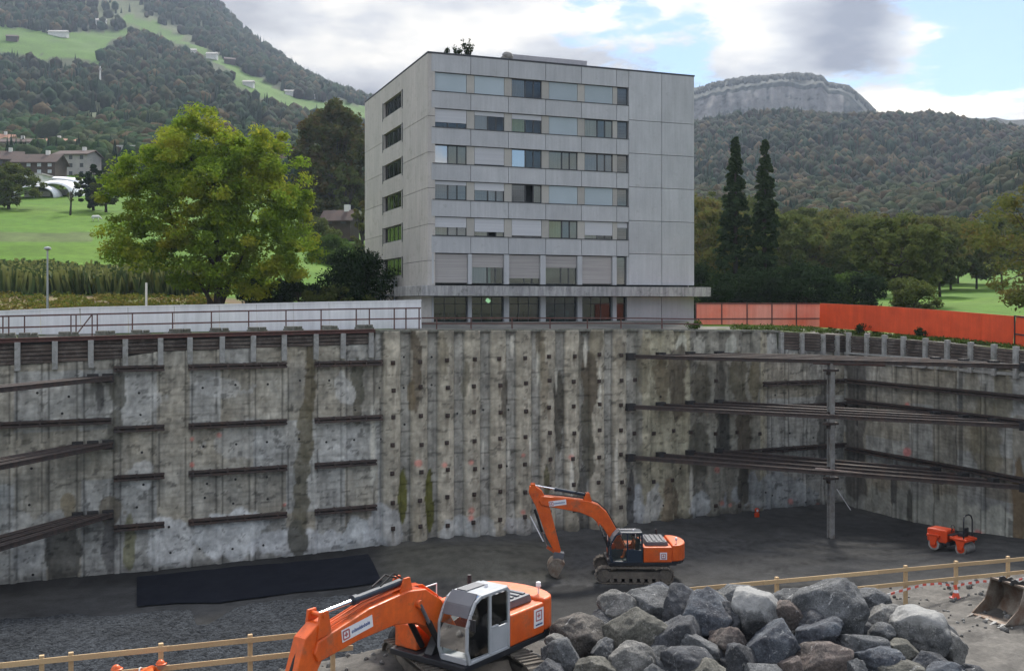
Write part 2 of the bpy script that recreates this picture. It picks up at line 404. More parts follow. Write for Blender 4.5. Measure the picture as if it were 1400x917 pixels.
Zc_ = np.where(B < .3, 1200+300*(B/.3), np.where(B < .75, 1500+38*((B-.3)/.45), 1538+110*((B-.75)/.25)))
Zc_ = Zc_ + (fbm(A/9, B*4, 0, 5, 14)-.5)*44*(B > .28)
zm = H-(pyk-YH)/F*Zc_; Xm = (A-XC)/F*Zc_
# back side so the mountain has a body
back = np.stack([RT[0]*Xm[:, -1]*1.2+FW[0]*1790, RT[1]*Xm[:, -1]*1.2+FW[1]*1790, zm[:, -1]*.2], -1)[:, None]
vm = np.concatenate([np.stack([RT[0]*Xm+FW[0]*Zc_, RT[1]*Xm+FW[1]*Zc_, zm], -1), back], 1)
st = fbm(A/5, B*3, 0, 5, 15); ledge = fbm(A/60, B*14, 0, 4, 16)
rock = ((B > .28) & (B < .69) & (st*.6+ledge*.55 > .43) & (cl > .4))
cm = np.where(rock[..., None], np.array([.15, .14, .13])*(.35+1.0*st)[..., None], np.array([.035, .037, .03])*(.6+.8*st)[..., None])
cm = np.where((B >= .69)[..., None], np.array([.022, .026, .018])*(.6+.8*st)[..., None], cm); cm = np.concatenate([cm, cm[:, -1:]], 1)
o = raw('mountain', vm.reshape(-1, 3), grid_faces(len(pm), len(rows)+1), m_land, None, True, colors=cm.reshape(-1, 3)); tag(o, kind='structure')
# ---------- woods on the hills (one mass of thousands of crowns) ----------
def ico(sub):
    import bmesh
    bm = bmesh.new(); bmesh.ops.create_icosphere(bm, subdivisions=sub, radius=1)
    v = np.array([p.co[:] for p in bm.verts]); f = np.array([[q.index for q in fc.verts] for fc in bm.faces]); bm.free(); return v, f
I1, I2, I3 = ico(1), ico(2), ico(3)
def crowns(pos, rad, hgt, colr, ic, conif, name, mat):
    K = 28; base = ic[0]; protos = []; tint = []
    for q in range(2*K):
        v = base.copy(); s = q*3.7
        nn = .5*vnoise(v[:, 0]*1.7+s, v[:, 1]*1.7, v[:, 2]*1.7, 3)+.5*vnoise(v[:, 0]*3.6+s, v[:, 1]*3.6, v[:, 2]*3.6, 5)+.35*vnoise(v[:, 0]*8+s, v[:, 1]*8, v[:, 2]*8, 6)
        v = v*(.42+.75*nn)[:, None]
        if q >= K:
            t = np.clip((v[:, 2]+1)/2, 0, 1); v[:, :2] *= ((1-t)*1.25+.05)[:, None]*.75; v[:, 2] *= 1.25
        protos.append(v); tint.append(.75+.4*nn)
    protos = np.array(protos); tint = np.array(tint); g = np.random.default_rng(99); n_ = len(pos); k = g.integers(0, K, n_)+K*np.asarray(conif, bool)
    a = g.uniform(0, 6.28, n_); P = protos[k]; ca, sa = np.cos(a)[:, None], np.sin(a)[:, None]
    V = np.stack([P[..., 0]*ca-P[..., 1]*sa, P[..., 0]*sa+P[..., 1]*ca, P[..., 2]], -1)*np.stack([rad, rad, hgt], -1)[:, None]+np.asarray(pos)[:, None]; V[..., 2] += (np.asarray(hgt)*.75)[:, None]
    C = np.asarray(colr)[:, None]*tint[k][..., None]; m_ = len(base); Fc = (ic[1][None]+np.arange(n_)[:, None, None]*m_).reshape(-1, 3)
    return raw(name, V.reshape(-1, 3), Fc, mat, None, False, colors=C.reshape(-1, 3))
m_for = M('forest_foliage', (1,1,1), attr=True, rough=.95, sc_=.12, bump=.8, bsc=.45, bd=1.1, fine=.3, spec=.05)
def scatter(n_, pr, zr, seed):
    g = np.random.default_rng(seed); px = g.uniform(*pr, n_); Z = np.sqrt(g.uniform(zr[0]**2, zr[1]**2, n_)); return px, Z, g
def wood(n_, pr, zr, seed, base, ic, hsc=1.0, autumn=.12):
    px, Z, g = scatter(n_, pr, zr, seed)
    zsk = np.interp(px, PXK, ZSK); k = Z < zsk*1.01; px, Z = px[k], Z[k]
    z = land_z(px, Z); X = (px-XC)/F*Z; x = RT[0]*X+FW[0]*Z; y = RT[1]*X+FW[1]*Z; _, py = w2px(x, y, z)
    k = ~is_mead(px, py-4) & ~is_mead(px, py) & ~is_mead(px, py-11) & ~(is_scrub(px, py) & (g.random(len(px)) < .8)); px, Z, x, y, z, py = [a[k] for a in (px, Z, x, y, z, py)]
    n2 = len(px); h = g.uniform(4.5, 8.0, n2)*hsc; con = g.random(n2) < np.where(fbm(x/90, y/90, 0, 2, 44) > .5, .5, .08)
    r = np.where(con, h*.42, h*g.uniform(.62, .85, n2))
    c = np.array(base)[None]*g.uniform(.75, 1.25, (n2, 1))*np.array([1, 1, 1])+g.uniform(-.008, .012, (n2, 3))*np.array([1, .6, .3])
    au = g.random(n2) < autumn; c[au] = np.array([.060, .045, .022])*g.uniform(.6, 1.2, (au.sum(), 1))
    c[con] = np.array([.018, .034, .018])*g.uniform(.7, 1.2, (con.sum(), 1))
    return np.stack([x, y, z-1], -1), r, h, np.clip(c, .004, 1), con
SETS = [wood(4600, (-300, 570), (330, 560), 1, (.024,.044,.015), None, .8, .12), wood(12000, (-300, 600), (560, 1500), 2, (.018,.029,.014), None, .95, .12),
        wood(7000, (560, 1650), (300, 520), 3, (.026,.033,.014), None, .7, .16), wood(13500, (560, 1650), (520, 1000), 4, (.017,.022,.013), None, .78, .15)]
for i_, S_ in enumerate(SETS):
    if i_ == 0: continue
cat = lambda q, ids: [np.concatenate([SETS[i][q] for i in ids]) for q in [q]][0]
o = crowns(cat(0, (0, 2)), cat(1, (0, 2)), cat(2, (0, 2)), cat(3, (0, 2)), I2, cat(4, (0, 2)), 'forest', m_for)
tag(o, kind='stuff', label='mixed woods covering the lower slopes of the hills', cat='forest')
o = crowns(cat(0, (1, 3)), cat(1, (1, 3)), cat(2, (1, 3)), cat(3, (1, 3)), I1, cat(4, (1, 3)), 'forest', m_for)
tag(o, kind='stuff', label='distant dark woods on the upper slopes and ridges', cat='forest')
# woods on top of the cliff mountain
g = np.random.default_rng(9); pp, rr_, hh, ccs, cn = [], [], [], [], []
for k in range(700):
    a = g.uniform(900, 1230); S_ = np.interp(a, [q for q, b in SKM], [b for q, b in SKM]); Z = g.uniform(1565, 1648)
    p = at(a, S_+2.5+(1648-Z)*.05, Z); pp.append((p.x, p.y, p.z-4)); h = g.uniform(3, 5.5); hh.append(h); rr_.append(h*.8); ccs.append(np.array([.05,.05,.035])*g.uniform(.6,1.2)); cn.append(g.random() < .4)
o = crowns(np.array(pp), np.array(rr_), np.array(hh), np.array(ccs), I1, cn, 'forest', m_for)
tag(o, kind='stuff', label='tiny trees along the top of the cliff mountain', cat='forest')
# ================= pit floor, gravel, bench =================
gx = np.arange(-60, 57.0, .35); gy = np.arange(27, 64.4, .35)
GX, GY = np.meshgrid(gx, gy, indexing='ij')
def pit_floor_z(x, y):
    px, py = w2px(x, y, 0.0)
    z = (fbm(x/6, y/6, 0, 4, 21)-.5)*.22+(fbm(x/1.2, y/1.2, 0, 3, 22)-.5)*.05
    z = z+.75*np.exp(-((px-640)/110)**2-((py-768)/24)**2)
    z = z+.8*sstep(1180, 1400, px)*sstep(700, 760, py)
    z = z+.25*sstep(.9, 0, np.abs(y-YW+.0))
    return z
fz = pit_floor_z(GX, GY); fpx, fpy = w2px(GX, GY, fz)
t1 = fbm(GX/4, GY/4, 0, 5, 23)[..., None]; t2 = fbm(GX/.8, GY/.8, 0, 3, 24)[..., None]
fc = np.array([.060, .060, .059])*(.6+.7*t1)
sand = sstep(60, 0, np.abs(fpx-640)-90)*sstep(20, 0, np.abs(fpy-768)-16)
fc = fc*(1-sand[..., None])+np.array([.085, .082, .068])*(.7+.5*t1)*sand[..., None]
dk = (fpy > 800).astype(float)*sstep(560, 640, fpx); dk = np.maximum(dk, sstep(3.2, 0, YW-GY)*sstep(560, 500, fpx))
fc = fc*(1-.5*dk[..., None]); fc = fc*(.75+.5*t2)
for cxp, cyp, an in ((760,790,.1),(900,760,.25),(1000,745,-.2),(1150,755,.15),(700,760,-.1)):
    q_ = on_floor(cxp, cyp); u_ = (GX-q_.x)*math.cos(an)+(GY-q_.y)*math.sin(an); v_ = -(GX-q_.x)*math.sin(an)+(GY-q_.y)*math.cos(an)+.5*np.sin(u_/4)
    rt = (sstep(.42, .25, np.abs(np.abs(v_)-1.1))*sstep(11, 7, np.abs(u_))*(.5+.5*np.sign(np.sin(u_*9))))[..., None]; fc = fc*(1-.28*rt)
trk = (np.abs(np.sin((fpy*1.0-.16*fpx)/5.0)) < .22) & (fpx > 560) & (t1[..., 0] > .45); fc = np.where(trk[..., None], fc*.85, fc)
m_floor = M('pit_sand', (1,1,1), attr=True, rough=.9, sc_=1.2, bump=.6, bsc=6, fine=.18, spec=.12)
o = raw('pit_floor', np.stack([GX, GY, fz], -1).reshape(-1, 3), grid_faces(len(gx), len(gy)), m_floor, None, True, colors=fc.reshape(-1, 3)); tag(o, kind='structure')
# gravel bed
GE = [(-300,832),(0,829),(60,827),(100,822),(140,826),(185,823),(215,818),(262,817),(268,838),(285,838),(315,818),(345,808),(400,803),(470,797),(520,796),(552,812),(590,850),(640,905),(680,960)]
gx2 = np.arange(-60, 22, .16); gy2 = np.arange(29, 62, .16); X2, Y2 = np.meshgrid(gx2, gy2, indexing='ij')
p0, q0 = w2px(X2, Y2, .7)
edge = np.interp(p0, [a for a, b in GE], [b for a, b in GE])
d_ = (q0-edge)
hz = np.clip(d_*.045, -.4, .75)+.35*fbm(X2/7, Y2/7, 0, 4, 41)*sstep(0, 30, d_)+(fbm(X2/.5, Y2/.5, 0, 2, 42)-.5)*.10+(vnoise(X2/.17, Y2/.17, 0, 43)-.5)*.07
hz = np.where(p0 > 690, -1.2, hz)-.15
m_grav, ng = nt('gravel'); b_ = N(ng, 'ShaderNodeBsdfPrincipled'); o_ = N(ng, 'ShaderNodeOutputMaterial'); ng.links.new(b_.outputs[0], o_.inputs[0]); b_.inputs['Roughness'].default_value = .95; b_.inputs['Specular IOR Level'].default_value = .08
vo = N(ng, 'ShaderNodeTexVoronoi'); vo.inputs['Scale'].default_value = 9; ng.links.new(N(ng, 'ShaderNodeTexCoord').outputs['Object'], vo.inputs['Vector'])
s_ = N(ng, 'ShaderNodeSeparateColor'); ng.links.new(vo.outputs['Color'], s_.inputs[0])
c_ = mixc(ng, ramp(ng, s_.outputs[0], [(0, 0.0), (1, 1.0)]), (.010,.012,.015), (.052,.058,.066))
c_ = mixc(ng, 1.0, c_, ramp(ng, noise(ng, .35, 5), [(.3, .65), (.7, 1.15)]), 'MULTIPLY'); ng.links.new(c_, b_.inputs['Base Color'])
bp = N(ng, 'ShaderNodeBump'); bp.inputs['Strength'].default_value = 1; bp.inputs['Distance'].default_value = .06; bp.invert = True; ng.links.new(vo.outputs['Distance'], bp.inputs['Height']); ng.links.new(bp.outputs[0], b_.inputs['Normal'])
o = raw('gravel', np.stack([X2, Y2, hz], -1).reshape(-1, 3), grid_faces(len(gx2), len(gy2)), m_grav, None, True)
tag(o, kind='stuff', label='grey gravel bed spread over the left of the pit floor', cat='gravel')
# dark membrane sheet at the wall foot
m_mem = M('dark_membrane', (.008,.009,.014), (.012,.014,.020), rough=.9, spec=.08, sc_=.8, bump=.3, bsc=2, fine=.15)
def strip_mesh(name, top, bot, nu, nv, mat, zoff, dz=.04, y_wall=True):
    tp = [on_floor(*p) for p in top]; bt = [on_floor(*p) for p in bot]; vs = []
    for i in range(nu):
        t = i/(nu-1)
        def pick(a):
            k = t*(len(a)-1); j = min(int(k), len(a)-2); return a[j].lerp(a[j+1], k-j)
        P0, P1 = pick(tp), pick(bt)
        for j in range(nv):
            q = P0.lerp(P1, j/(nv-1)); q.z = float(pit_floor_z(q.x, min(q.y, 63.2)))+zoff+dz*float(fbm(q.x, q.y, 0, 3, 51)); vs.append(q)
    return raw(name, np.array([v[:] for v in vs]), grid_faces(nu, nv), mat, None, True)
o = strip_mesh('membrane_sheet', [(187,789),(300,778),(400,770),(503,762)], [(187,832),(240,826),(300,826),(400,810),(460,806),(522,798)], 120, 22, m_mem, .06, dz=.05)
tag(o, 'dark blue membrane sheet laid along the foot of the pit wall', 'membrane sheet')
# bench (working level in front)
bx = np.arange(-40, 75, .22); by = np.concatenate([np.arange(-15, 20, 1.0), np.arange(20, 35.2, .16)]); BX, BY = np.meshgrid(bx, by, indexing='ij')
def bench_z(x, y):
    px = w2px(x, y, 6.0)[0]
    e = 28.4+1.2*(fbm(np.asarray(x)/3, 0*np.asarray(y), 0, 3, 61)-.5)
    z = 5.86-.006*(np.asarray(x))+(fbm(np.asarray(x)/2.5, np.asarray(y)/2.5, 0, 5, 62)-.5)*.55+(fbm(np.asarray(x)/.5, np.asarray(y)/.5, 0, 3, 63)-.5)*.26
    z = z+.5*np.exp(-((px-540)/70)**2-((np.asarray(y)-27.2)/1.4)**2)
    # earth core under the boulder heap
    X = RT[0]*np.asarray(x)+RT[1]*np.asarray(y); Z = FW[0]*np.asarray(x)+FW[1]*np.asarray(y)
    z = z+.62*np.exp(-(np.maximum(np.abs(X-7.2)-3.6, 0)/1.4)**2-(np.maximum(np.abs(Z-27.8)-1.0, 0)/1.6)**2)
    return np.where(np.asarray(y) > e, z-(np.asarray(y)-e)*1.25, z)
zb = bench_z(BX, BY); b1 = fbm(BX/2.2, BY/2.2, 0, 5, 64)[..., None]; b2 = fbm(BX/.4, BY/.4, 0, 3, 65)[..., None]
bc = np.array([.10, .093, .083])*(.55+.8*b1)*(.7+.6*b2); wet = (fbm(BX/3, BY/1.2, 0, 4, 66) > .56)[..., None]; bc = np.where(wet, bc*.62, bc)
bc = np.where((zb < 5.2)[..., None], np.array([.05, .052, .055])*(.6+.8*b2), bc)
m_bench = M('mud', (1,1,1), attr=True, rough=.85, sc_=1.5, bump=1.0, bsc=4, fine=.25, spec=.3)
o = raw('ground', np.stack([BX, BY, zb], -1).reshape(-1, 3), grid_faces(len(bx), len(by)), m_bench, None, True, colors=bc.reshape(-1, 3)); tag(o, kind='structure')
# ================= pit walls =================
m_wall = M('pit_concrete', (1,1,1), attr=True, rough=.88, sc_=.9, bump=.7, bsc=2.2, fine=.16, spec=.25, stretch=(1, 1, .45))
m_steel = M('rusty_steel', (.068,.050,.043), (.036,.030,.028), rough=.75, sc_=3, bump=.2, bsc=15, dirt=.4, dirtc=(.10,.062,.045), rnd=.15)
m_lightsteel = M('weathered_grey_steel', (.30,.30,.29), (.20,.19,.175), rough=.7, sc_=2.5, bump=.2, bsc=15, dirt=.35, dirtc=(.14,.10,.07))
m_lag = M('dark_timber_lagging', (.11,.085,.07), (.055,.045,.04), rough=.9, sc_=2, bump=.5, bsc=8, dirt=.5, dirtc=(.17,.15,.13), stretch=(.3,1,3), rnd=.3)
m_redrail = M('red_brown_painted_steel', (.13,.055,.045), (.08,.04,.035), rough=.6, sc_=4, bump=.1, dirt=.2, rnd=.15)
m_dark = M('blackened_steel', (.02,.02,.022), (.03,.028,.026), rough=.7)
m_conc = M('light_concrete', (.36,.36,.34), (.26,.26,.25), rough=.9, sc_=3, bump=.3, bsc=15, dirt=.35, dirtc=(.12,.12,.09))
m_block = M('mossy_concrete', (.20,.20,.175), (.12,.12,.10), rough=.95, sc_=4, bump=.6, bsc=10, dirt=.5, dirtc=(.07,.075,.045), rnd=.2)
RIBS = [535,572,608.7,644.7,680,715,747.7,780.8,815,845.6]
ribx = [on_wall(p).x for p in RIBS]; RS = (ribx[-1]-ribx[0])/9
RIBS2 = [880,912,942,974,1005,1035]; ribx2 = [on_wall(p).x for p in RIBS2]
SEAM = [-120,-75,-30,18,62,110,160,213,258,300,345,390,430,470,515]
seamx = [on_wall(p).x for p in SEAM]
SEAM3 = [1052,1075,1100,1125]; seamx3 = [on_wall(p).x for p in SEAM3]
def smin(x, cs, hw):            # distance to the nearest of several centres
    return np.min(np.abs(np.asarray(x)[..., None]-np.array(cs)), -1)
X_S = on_wall(520).x; X_E = on_wall(860).x; X_R2 = on_wall(1048).x
def wall_y(x, z):
    d = smin(x, ribx, 0); rib = np.sqrt(np.clip(1-(d/.62)**2, 0, 1))*.42
    d2 = smin(x, ribx2, 0); rib2 = np.sqrt(np.clip(1-(d2/.6)**2, 0, 1))*.3
    d3 = smin(x, seamx+seamx3, 0)
    y = YW - np.where(x < X_S, np.where(d3 < .16, .10, 0), np.where(x < X_E+.3, rib, np.where(x < X_R2, rib2, np.where(d3 < .14, .12, 0))))
    y = y-(fbm(x/1.1, z/1.1, 0, 4, 71)-.5)*.16-(fbm(x/.3, z/.5, 0, 2, 72)-.5)*.10
    # lagging board recess under each tier on the flat part
    tier = np.where((x < X_S) & (np.abs((z % 2.9)-.4) < .05), .03, 0)
    y = y+tier
    return y
ancz_ = [12.1, 10.35, 8.6, 6.8, 5.0, 3.2, 1.4]
STAIN = [ # px, py, rx, ry, colour, strength
 (425,480,6,30,(.085,.075,.05),.9),(424,530,8,40,(.085,.075,.05),.9),(418,590,10,50,(.075,.068,.045),.85),(412,670,12,60,(.075,.07,.05),.85),(407,735,14,30,(.06,.06,.05),.9),
 (163,530,14,28,(.07,.07,.06),.85),(160,590,13,30,(.07,.07,.06),.8),(135,540,6,22,(.06,.06,.06),.8),(92,690,10,20,(.14,.12,.08),.8),(87,755,22,46,(.065,.065,.06),.9),(148,700,16,22,(.09,.08,.06),.8),(175,745,8,40,(.11,.11,.06),.8),
 (150,745,10,34,(.07,.07,.07),.8),(490,520,8,30,(.07,.07,.055),.85),(486,560,6,18,(.07,.065,.05),.8),
 (550,678,6,40,(.075,.078,.018),.95),(587,682,5.5,42,(.075,.078,.018),.95),(571,720,5,30,(.16,.14,.10),.4),
 (568,500,7,55,(.075,.062,.045),.85),(562,540,6,20,(.10,.08,.05),.8),(606,480,7,30,(.09,.08,.055),.6),(636,520,5,30,(.08,.075,.055),.7),(689,540,4,30,(.06,.055,.045),.8),
 (738,480,6,40,(.11,.095,.065),.7),(746,530,5,40,(.10,.085,.06),.6),(765,560,8,50,(.055,.052,.042),.9),(797,500,6,40,(.07,.065,.05),.7),(806,530,10,55,(.065,.055,.04),.9),(803,600,9,60,(.06,.058,.045),.85),(797,690,7,50,(.06,.06,.055),.8),(747,665,4,28,(.07,.065,.035),.9),
 (815,470,9,22,(.10,.09,.06),.6),(848,480,6,22,(.09,.08,.06),.6),
 (905,520,12,30,(.09,.075,.05),.75),(928,520,13,50,(.07,.06,.045),.85),(960,530,12,40,(.07,.065,.05),.85),(985,540,9,40,(.06,.058,.05),.85),(1010,520,12,40,(.075,.07,.05),.8),(1033,520,8,40,(.085,.075,.045),.7),
 (880,500,8,40,(.11,.10,.07),.6),(955,620,12,40,(.07,.068,.055),.85),(990,590,10,38,(.045,.045,.042),.95),(1018,600,12,55,(.06,.052,.04),.9),(1017,660,8,30,(.05,.048,.04),.9),(916,690,9,40,(.10,.08,.055),.8),(862,690,5,50,(.05,.05,.05),.9),(880,650,8,40,(.10,.095,.07),.5),
 (1128,590,14,60,(.05,.05,.048),.8),(1130,480,30,20,(.08,.08,.08),.5)]
LIGHT = [(230,740,40,32,(.36,.375,.38),.8),(315,730,50,34,(.38,.40,.41),.85),(420,745,60,26,(.34,.36,.38),.7),(60,740,50,44,(.27,.28,.28),.5),(190,650,20,20,(.36,.37,.37),.6),(490,735,30,28,(.34,.37,.39),.75),
 (300,530,36,14,(.33,.34,.34),.5),(200,540,30,30,(.30,.31,.31),.45),(340,600,50,28,(.30,.31,.31),.4),(465,610,30,34,(.29,.30,.30),.4),(470,530,14,24,(.36,.37,.37),.5),
 (530,720,26,30,(.30,.32,.34),.6),(625,728,26,22,(.28,.30,.31),.7),(660,725,20,20,(.28,.30,.31),.6),(720,725,28,18,(.26,.27,.28),.6),
 (870,700,12,34,(.27,.29,.31),.8),(893,700,12,36,(.30,.31,.31),.7),(955,700,14,26,(.28,.30,.31),.8),(1060,680,50,32,(.20,.22,.235),.75),(975,640,12,60,(.24,.24,.21),.5),(930,480,8,26,(.36,.37,.33),.7),(1000,480,10,22,(.33,.34,.31),.6),(955,475,8,18,(.30,.30,.27),.5),(640,640,8,60,(.24,.23,.20),.4)]
RUN = [(510,620,6,60),(782,650,3,40),(800,480,3,28),(735,505,2,25),(760,520,2,20),(660,615,2,22),(695,620,2,25),(725,620,2,25),(843,640,2,45),(820,530,2,40),(700,470,3,20),(945,660,3,30)]
PINK = [(263,600,3),(263,635,4),(300,595,4),(645,698,6),(645,708,7),(572,633,5),(608,635,4),(645,632,4),(781,625,4),(715,622,4),(715,700,5),(988,688,6),(998,690,4),(980,642,4),(1080,685,5),(389,690,3),(1118,690,3)]
def wall_col(x, z, px, py, side):
    n1 = fbm(x/2.2, z/2.6, side, 5, 81)[..., None]; n2 = fbm(x/.35, z/2.8, side, 4, 82)[..., None]; n3 = fbm(x/.5, z/.4, side, 4, 83)[..., None]
    tan = np.array([.235, .215, .170]); gry = np.array([.205, .210, .200])
    c = tan*n1+gry*(1-n1)
    if side == 0:
        ctr = (sstep(505, 540, px)*sstep(875, 850, px))[..., None]; gap = (smin(x, ribx, 0) > .58)[..., None]
        c = c*(1-ctr)+ctr*np.where(gap, np.array([.198, .198, .182]), np.array([.235, .222, .185])*(.8+.4*n1))
        r2 = (sstep(862, 870, px)*sstep(1050, 1040, px))[..., None]; tn = vnoise(x/1.9, z*0, 0, 84)[..., None]
        c = c*(1-r2)+r2*np.where(tn > .5, np.array([.225, .215, .165]), np.array([.15, .148, .13]))
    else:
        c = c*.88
    # cast bays and tiers differ a little
    bay = np.floor(np.searchsorted(seamx, x.ravel()).reshape(x.shape)); tr = np.searchsorted([2.9, 5.75, 8.6, 12.0], z.ravel()).reshape(z.shape)
    if side: bay = np.floor(x/2.2)
    f = _h(bay, tr, bay*0, 91)[..., None]
    flat = ((x < X_S) | (x > X_R2) if side == 0 else np.ones_like(x, bool))[..., None]
    wv = (n3-.5)*.4
    c = np.where(flat, c*(.84+.34*f), c)
    cool = np.where(flat & (f > .55), 1.0, 0.0)*.55; c = c*(1-cool)+np.array([.20, .215, .225])*cool*(.8+.4*n1)
    # board lines
    bl = (np.abs(((z+.04*n3[..., 0]) % .24)-.12) < .02)[..., None] & flat; c = np.where(bl, c*.86, c)
    # streaks
    c = c*(.50+1.0*n2)*(.60+.8*n3)
    st = np.clip((n2-.60)*6, 0, 1); c = c*(1-.45*st)
    if side == 0:
        sd_ = (np.abs(smin(x, seamx+seamx3, 0)-.19) < .06)[..., None] & flat & (n1 < .62); c = np.where(sd_, c*.5, c)
        gd = (np.abs(smin(x, ribx, 0)-.64) < .07)[..., None] & (px > 520)[..., None] & (px < 860)[..., None]; c = np.where(gd, c*.8, c)
        wp = (fbm(x/.8, z/1.4, 0, 3, 85)-.5)*1.0; wq = (fbm(x/.8+9, z/1.4, 0, 3, 86)-.5)*1.0
        for lst in (LIGHT, STAIN):
            for (a, b, rx, ry, cl_, s) in lst:
                d = np.sqrt(((px-a)/rx+wp*1.3+(n3[..., 0]-.5)*.5)**2+((py-b)/ry+wq*.7)**2)
                m_ = (sstep(1.05, .93, d)*s)[..., None]
                c = c*(1-m_)+np.array(cl_)*(.7+.6*n3)*(.75+.5*n2)*m_
        for (a, b, rx, ry) in RUN:
            m_ = (sstep(1.1, .6, np.sqrt(((px-a)/rx)**2+((py-b)/ry)**2)+(wp*.8))*.7)[..., None]; c = c*(1-m_)+np.array([.42, .42, .38])*m_
        for (a, b, r_) in PINK:
            m_ = (sstep(1.1, .5, np.hypot(px-a, py-b)/r_+wp*1.3)*.55)[..., None]; c = c*(1-m_)+np.array([.42, .12, .10])*m_
        if True:      # drips below the anchors, construction joints
            zr = np.min(np.where((np.array(ancz_)[None, None]-z[..., None]) > 0, np.array(ancz_)[None, None]-z[..., None], 9), -1)
            dx_ = smin(x, ribx, 0)+(n2[..., 0]-.5)*.12; dr = (sstep(.12, .03, dx_)*sstep(1.3, .2, zr)*(n1[..., 0] > .46)*.6)[..., None]; c = c*(1-dr)+np.array([.10, .085, .065])*dr
            jn = np.zeros_like(z)
            for zj in (11.2, 9.4, 7.6, 5.9, 4.1, 2.3): jn = np.maximum(jn, sstep(.07, .02, np.abs(z-zj-(fbm(x/1.0, zj, 0, 3, 92)-.5)*.35)))
            gp = ((smin(x, ribx, 0) > .6) & (px > 520) & (px < 860))[..., None]; c = np.where(gp, c*(1-.5*jn[..., None]), c*(1-.14*jn[..., None]))
            ch = ((fbm(x/.45, z/.25, 3, 4, 93) > .70))[..., None]; c = np.where(ch, c*.55, c)
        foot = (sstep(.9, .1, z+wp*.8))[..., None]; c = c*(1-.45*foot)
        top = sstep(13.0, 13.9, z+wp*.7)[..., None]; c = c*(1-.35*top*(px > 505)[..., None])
    else:
        wp = (fbm(x/.8, z/1.4, 5, 3, 87)-.5)
        for (a, b, rx, ry, cl_, s) in [(1170,560,14,200,(.045,.045,.045),.8),(1210,700,60,34,(.19,.20,.19),.7),(1290,710,50,34,(.235,.24,.215),.8),(1360,725,26,36,(.30,.31,.28),.8),(1392,700,9,80,(.10,.075,.045),.95),(1350,600,20,60,(.11,.10,.07),.7),(1372,540,14,50,(.10,.09,.06),.7),(1330,560,14,60,(.12,.11,.08),.5),(1220,670,3,20,(.05,.05,.05),.9),(1243,690,4,24,(.05,.05,.045),.9)]:
            d = np.sqrt(((px-a)/rx+wp)**2+((py-b)/ry+wp*.4)**2); m_ = (sstep(1.1, .9, d)*s)[..., None]
            c = c*(1-m_)+np.array(cl_)*(.7+.6*n3)*(.7+.6*n2)*m_
        for (a, b, r_) in [(1240,553,4),(1240,618,6),(1336,732,7),(1140,633,3)]:
            m_ = (sstep(1.1, .5, np.hypot(px-a, py-b)/r_+wp*1.3)*.6)[..., None]; c = c*(1-m_)+np.array([.45, .12, .12])*m_
    c = c*(.86+.28*vnoise(x/.12, z/.12, side, 88))[..., None]*np.array([1.03,1.0,.95]); return np.clip(c*1.74, .01, .9)
def wall_slice(name, a, b, z0, ztop, parent, side=0, res=.09):
    n_ = max(3, int((b-a)/res)+1); u = np.linspace(a, b, n_)
    nz = int((14.2-z0)/.10)+1; k = np.linspace(0, 1, nz)
    if side == 0:
        U, K = np.meshgrid(u, k, indexing='ij'); zt = ztop(U); Zv = z0+(zt-z0)*K
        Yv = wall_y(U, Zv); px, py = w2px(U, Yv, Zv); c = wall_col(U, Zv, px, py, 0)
        front = np.stack([U, Yv, Zv], -1)
        # top return edge gives the slab its thickness
        e = np.stack([U[:, -1], np.full(n_, YW+.6), zt[:, -1]], -1)[:, None]
        vs = np.concatenate([front, e], 1)
    else:
        U, K = np.meshgrid(u, k, indexing='ij'); zt = ztop(U); Zv = z0+(zt-z0)*K
        d3 = np.abs(((U+.3) % 2.0)-1.0); Xv = XR-np.where(d3 < .15, .14, 0)-(fbm(U/1.1, Zv/1.1, 7, 4, 73)-.5)*.16
        px, py = w2px(Xv, U, Zv); c = wall_col(U, Zv, px, py, 1)
        sd_ = (np.abs(d3-.2) < .07)[..., None] & (fbm(U/2, Zv/3, 0, 2, 77) > .42)[..., None]; c = np.where(sd_, c*.45, c)
        front = np.stack([Xv, U, Zv], -1); e = np.stack([np.full(n_, XR+.6), U[:, -1], zt[:, -1]], -1)[:, None]
        vs = np.concatenate([front, e], 1)
    c = np.concatenate([c, c[:, -1:]*.8], 1)
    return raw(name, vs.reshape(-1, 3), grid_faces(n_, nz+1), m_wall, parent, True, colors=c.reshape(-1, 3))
def lagh(p): return np.interp(p, [0,150,215,512,1000,1062], [1.35,1.2,.85,.8,1.35,1.35])
def z_top_back(x):
    px, _ = w2px(x, np.full_like(np.asarray(x, float), YW), 13.)
    t = rim_z(px)
    lag = (px < 512) | (px > 1062)
    return np.where(lag, t-lagh(px), t)
T = thing('retaining_wall', 'long stained concrete pit wall with bored piles below the grey building', 'retaining wall', (14, YW, 0), ws=True)
cuts = [-42]+[x for x in seamx]
for a, b in zip(cuts[:-1], cuts[1:]): wall_slice('wall_panel', a, b, -.6, z_top_back, T)
wall_slice('wall_panel', seamx[-1], ribx[0]-.62, -.6, z_top_back, T)
for i, rx in enumerate(ribx):
    wall_slice('pile', rx-.62, rx+.62, -.6, z_top_back, T)
    if i < 9: wall_slice('infill_panel', rx+.62, ribx[i+1]-.62, -.6, z_top_back, T)
wall_slice('infill_panel', ribx[-1]+.62, ribx2[0]-.6, -.6, z_top_back, T)
for i, rx in enumerate(ribx2):
    wall_slice('pile', rx-.6, rx+.6, -.6, z_top_back, T)
    if i < 5: wall_slice('infill_panel', rx+.6, ribx2[i+1]-.6, -.6, z_top_back, T)
cuts = [ribx2[-1]+.6]+seamx3[1:]+[XR+.15]
for a, b in zip(cuts[:-1], cuts[1:]): wall_slice('wall_panel', a, b, -.6, z_top_back, T)
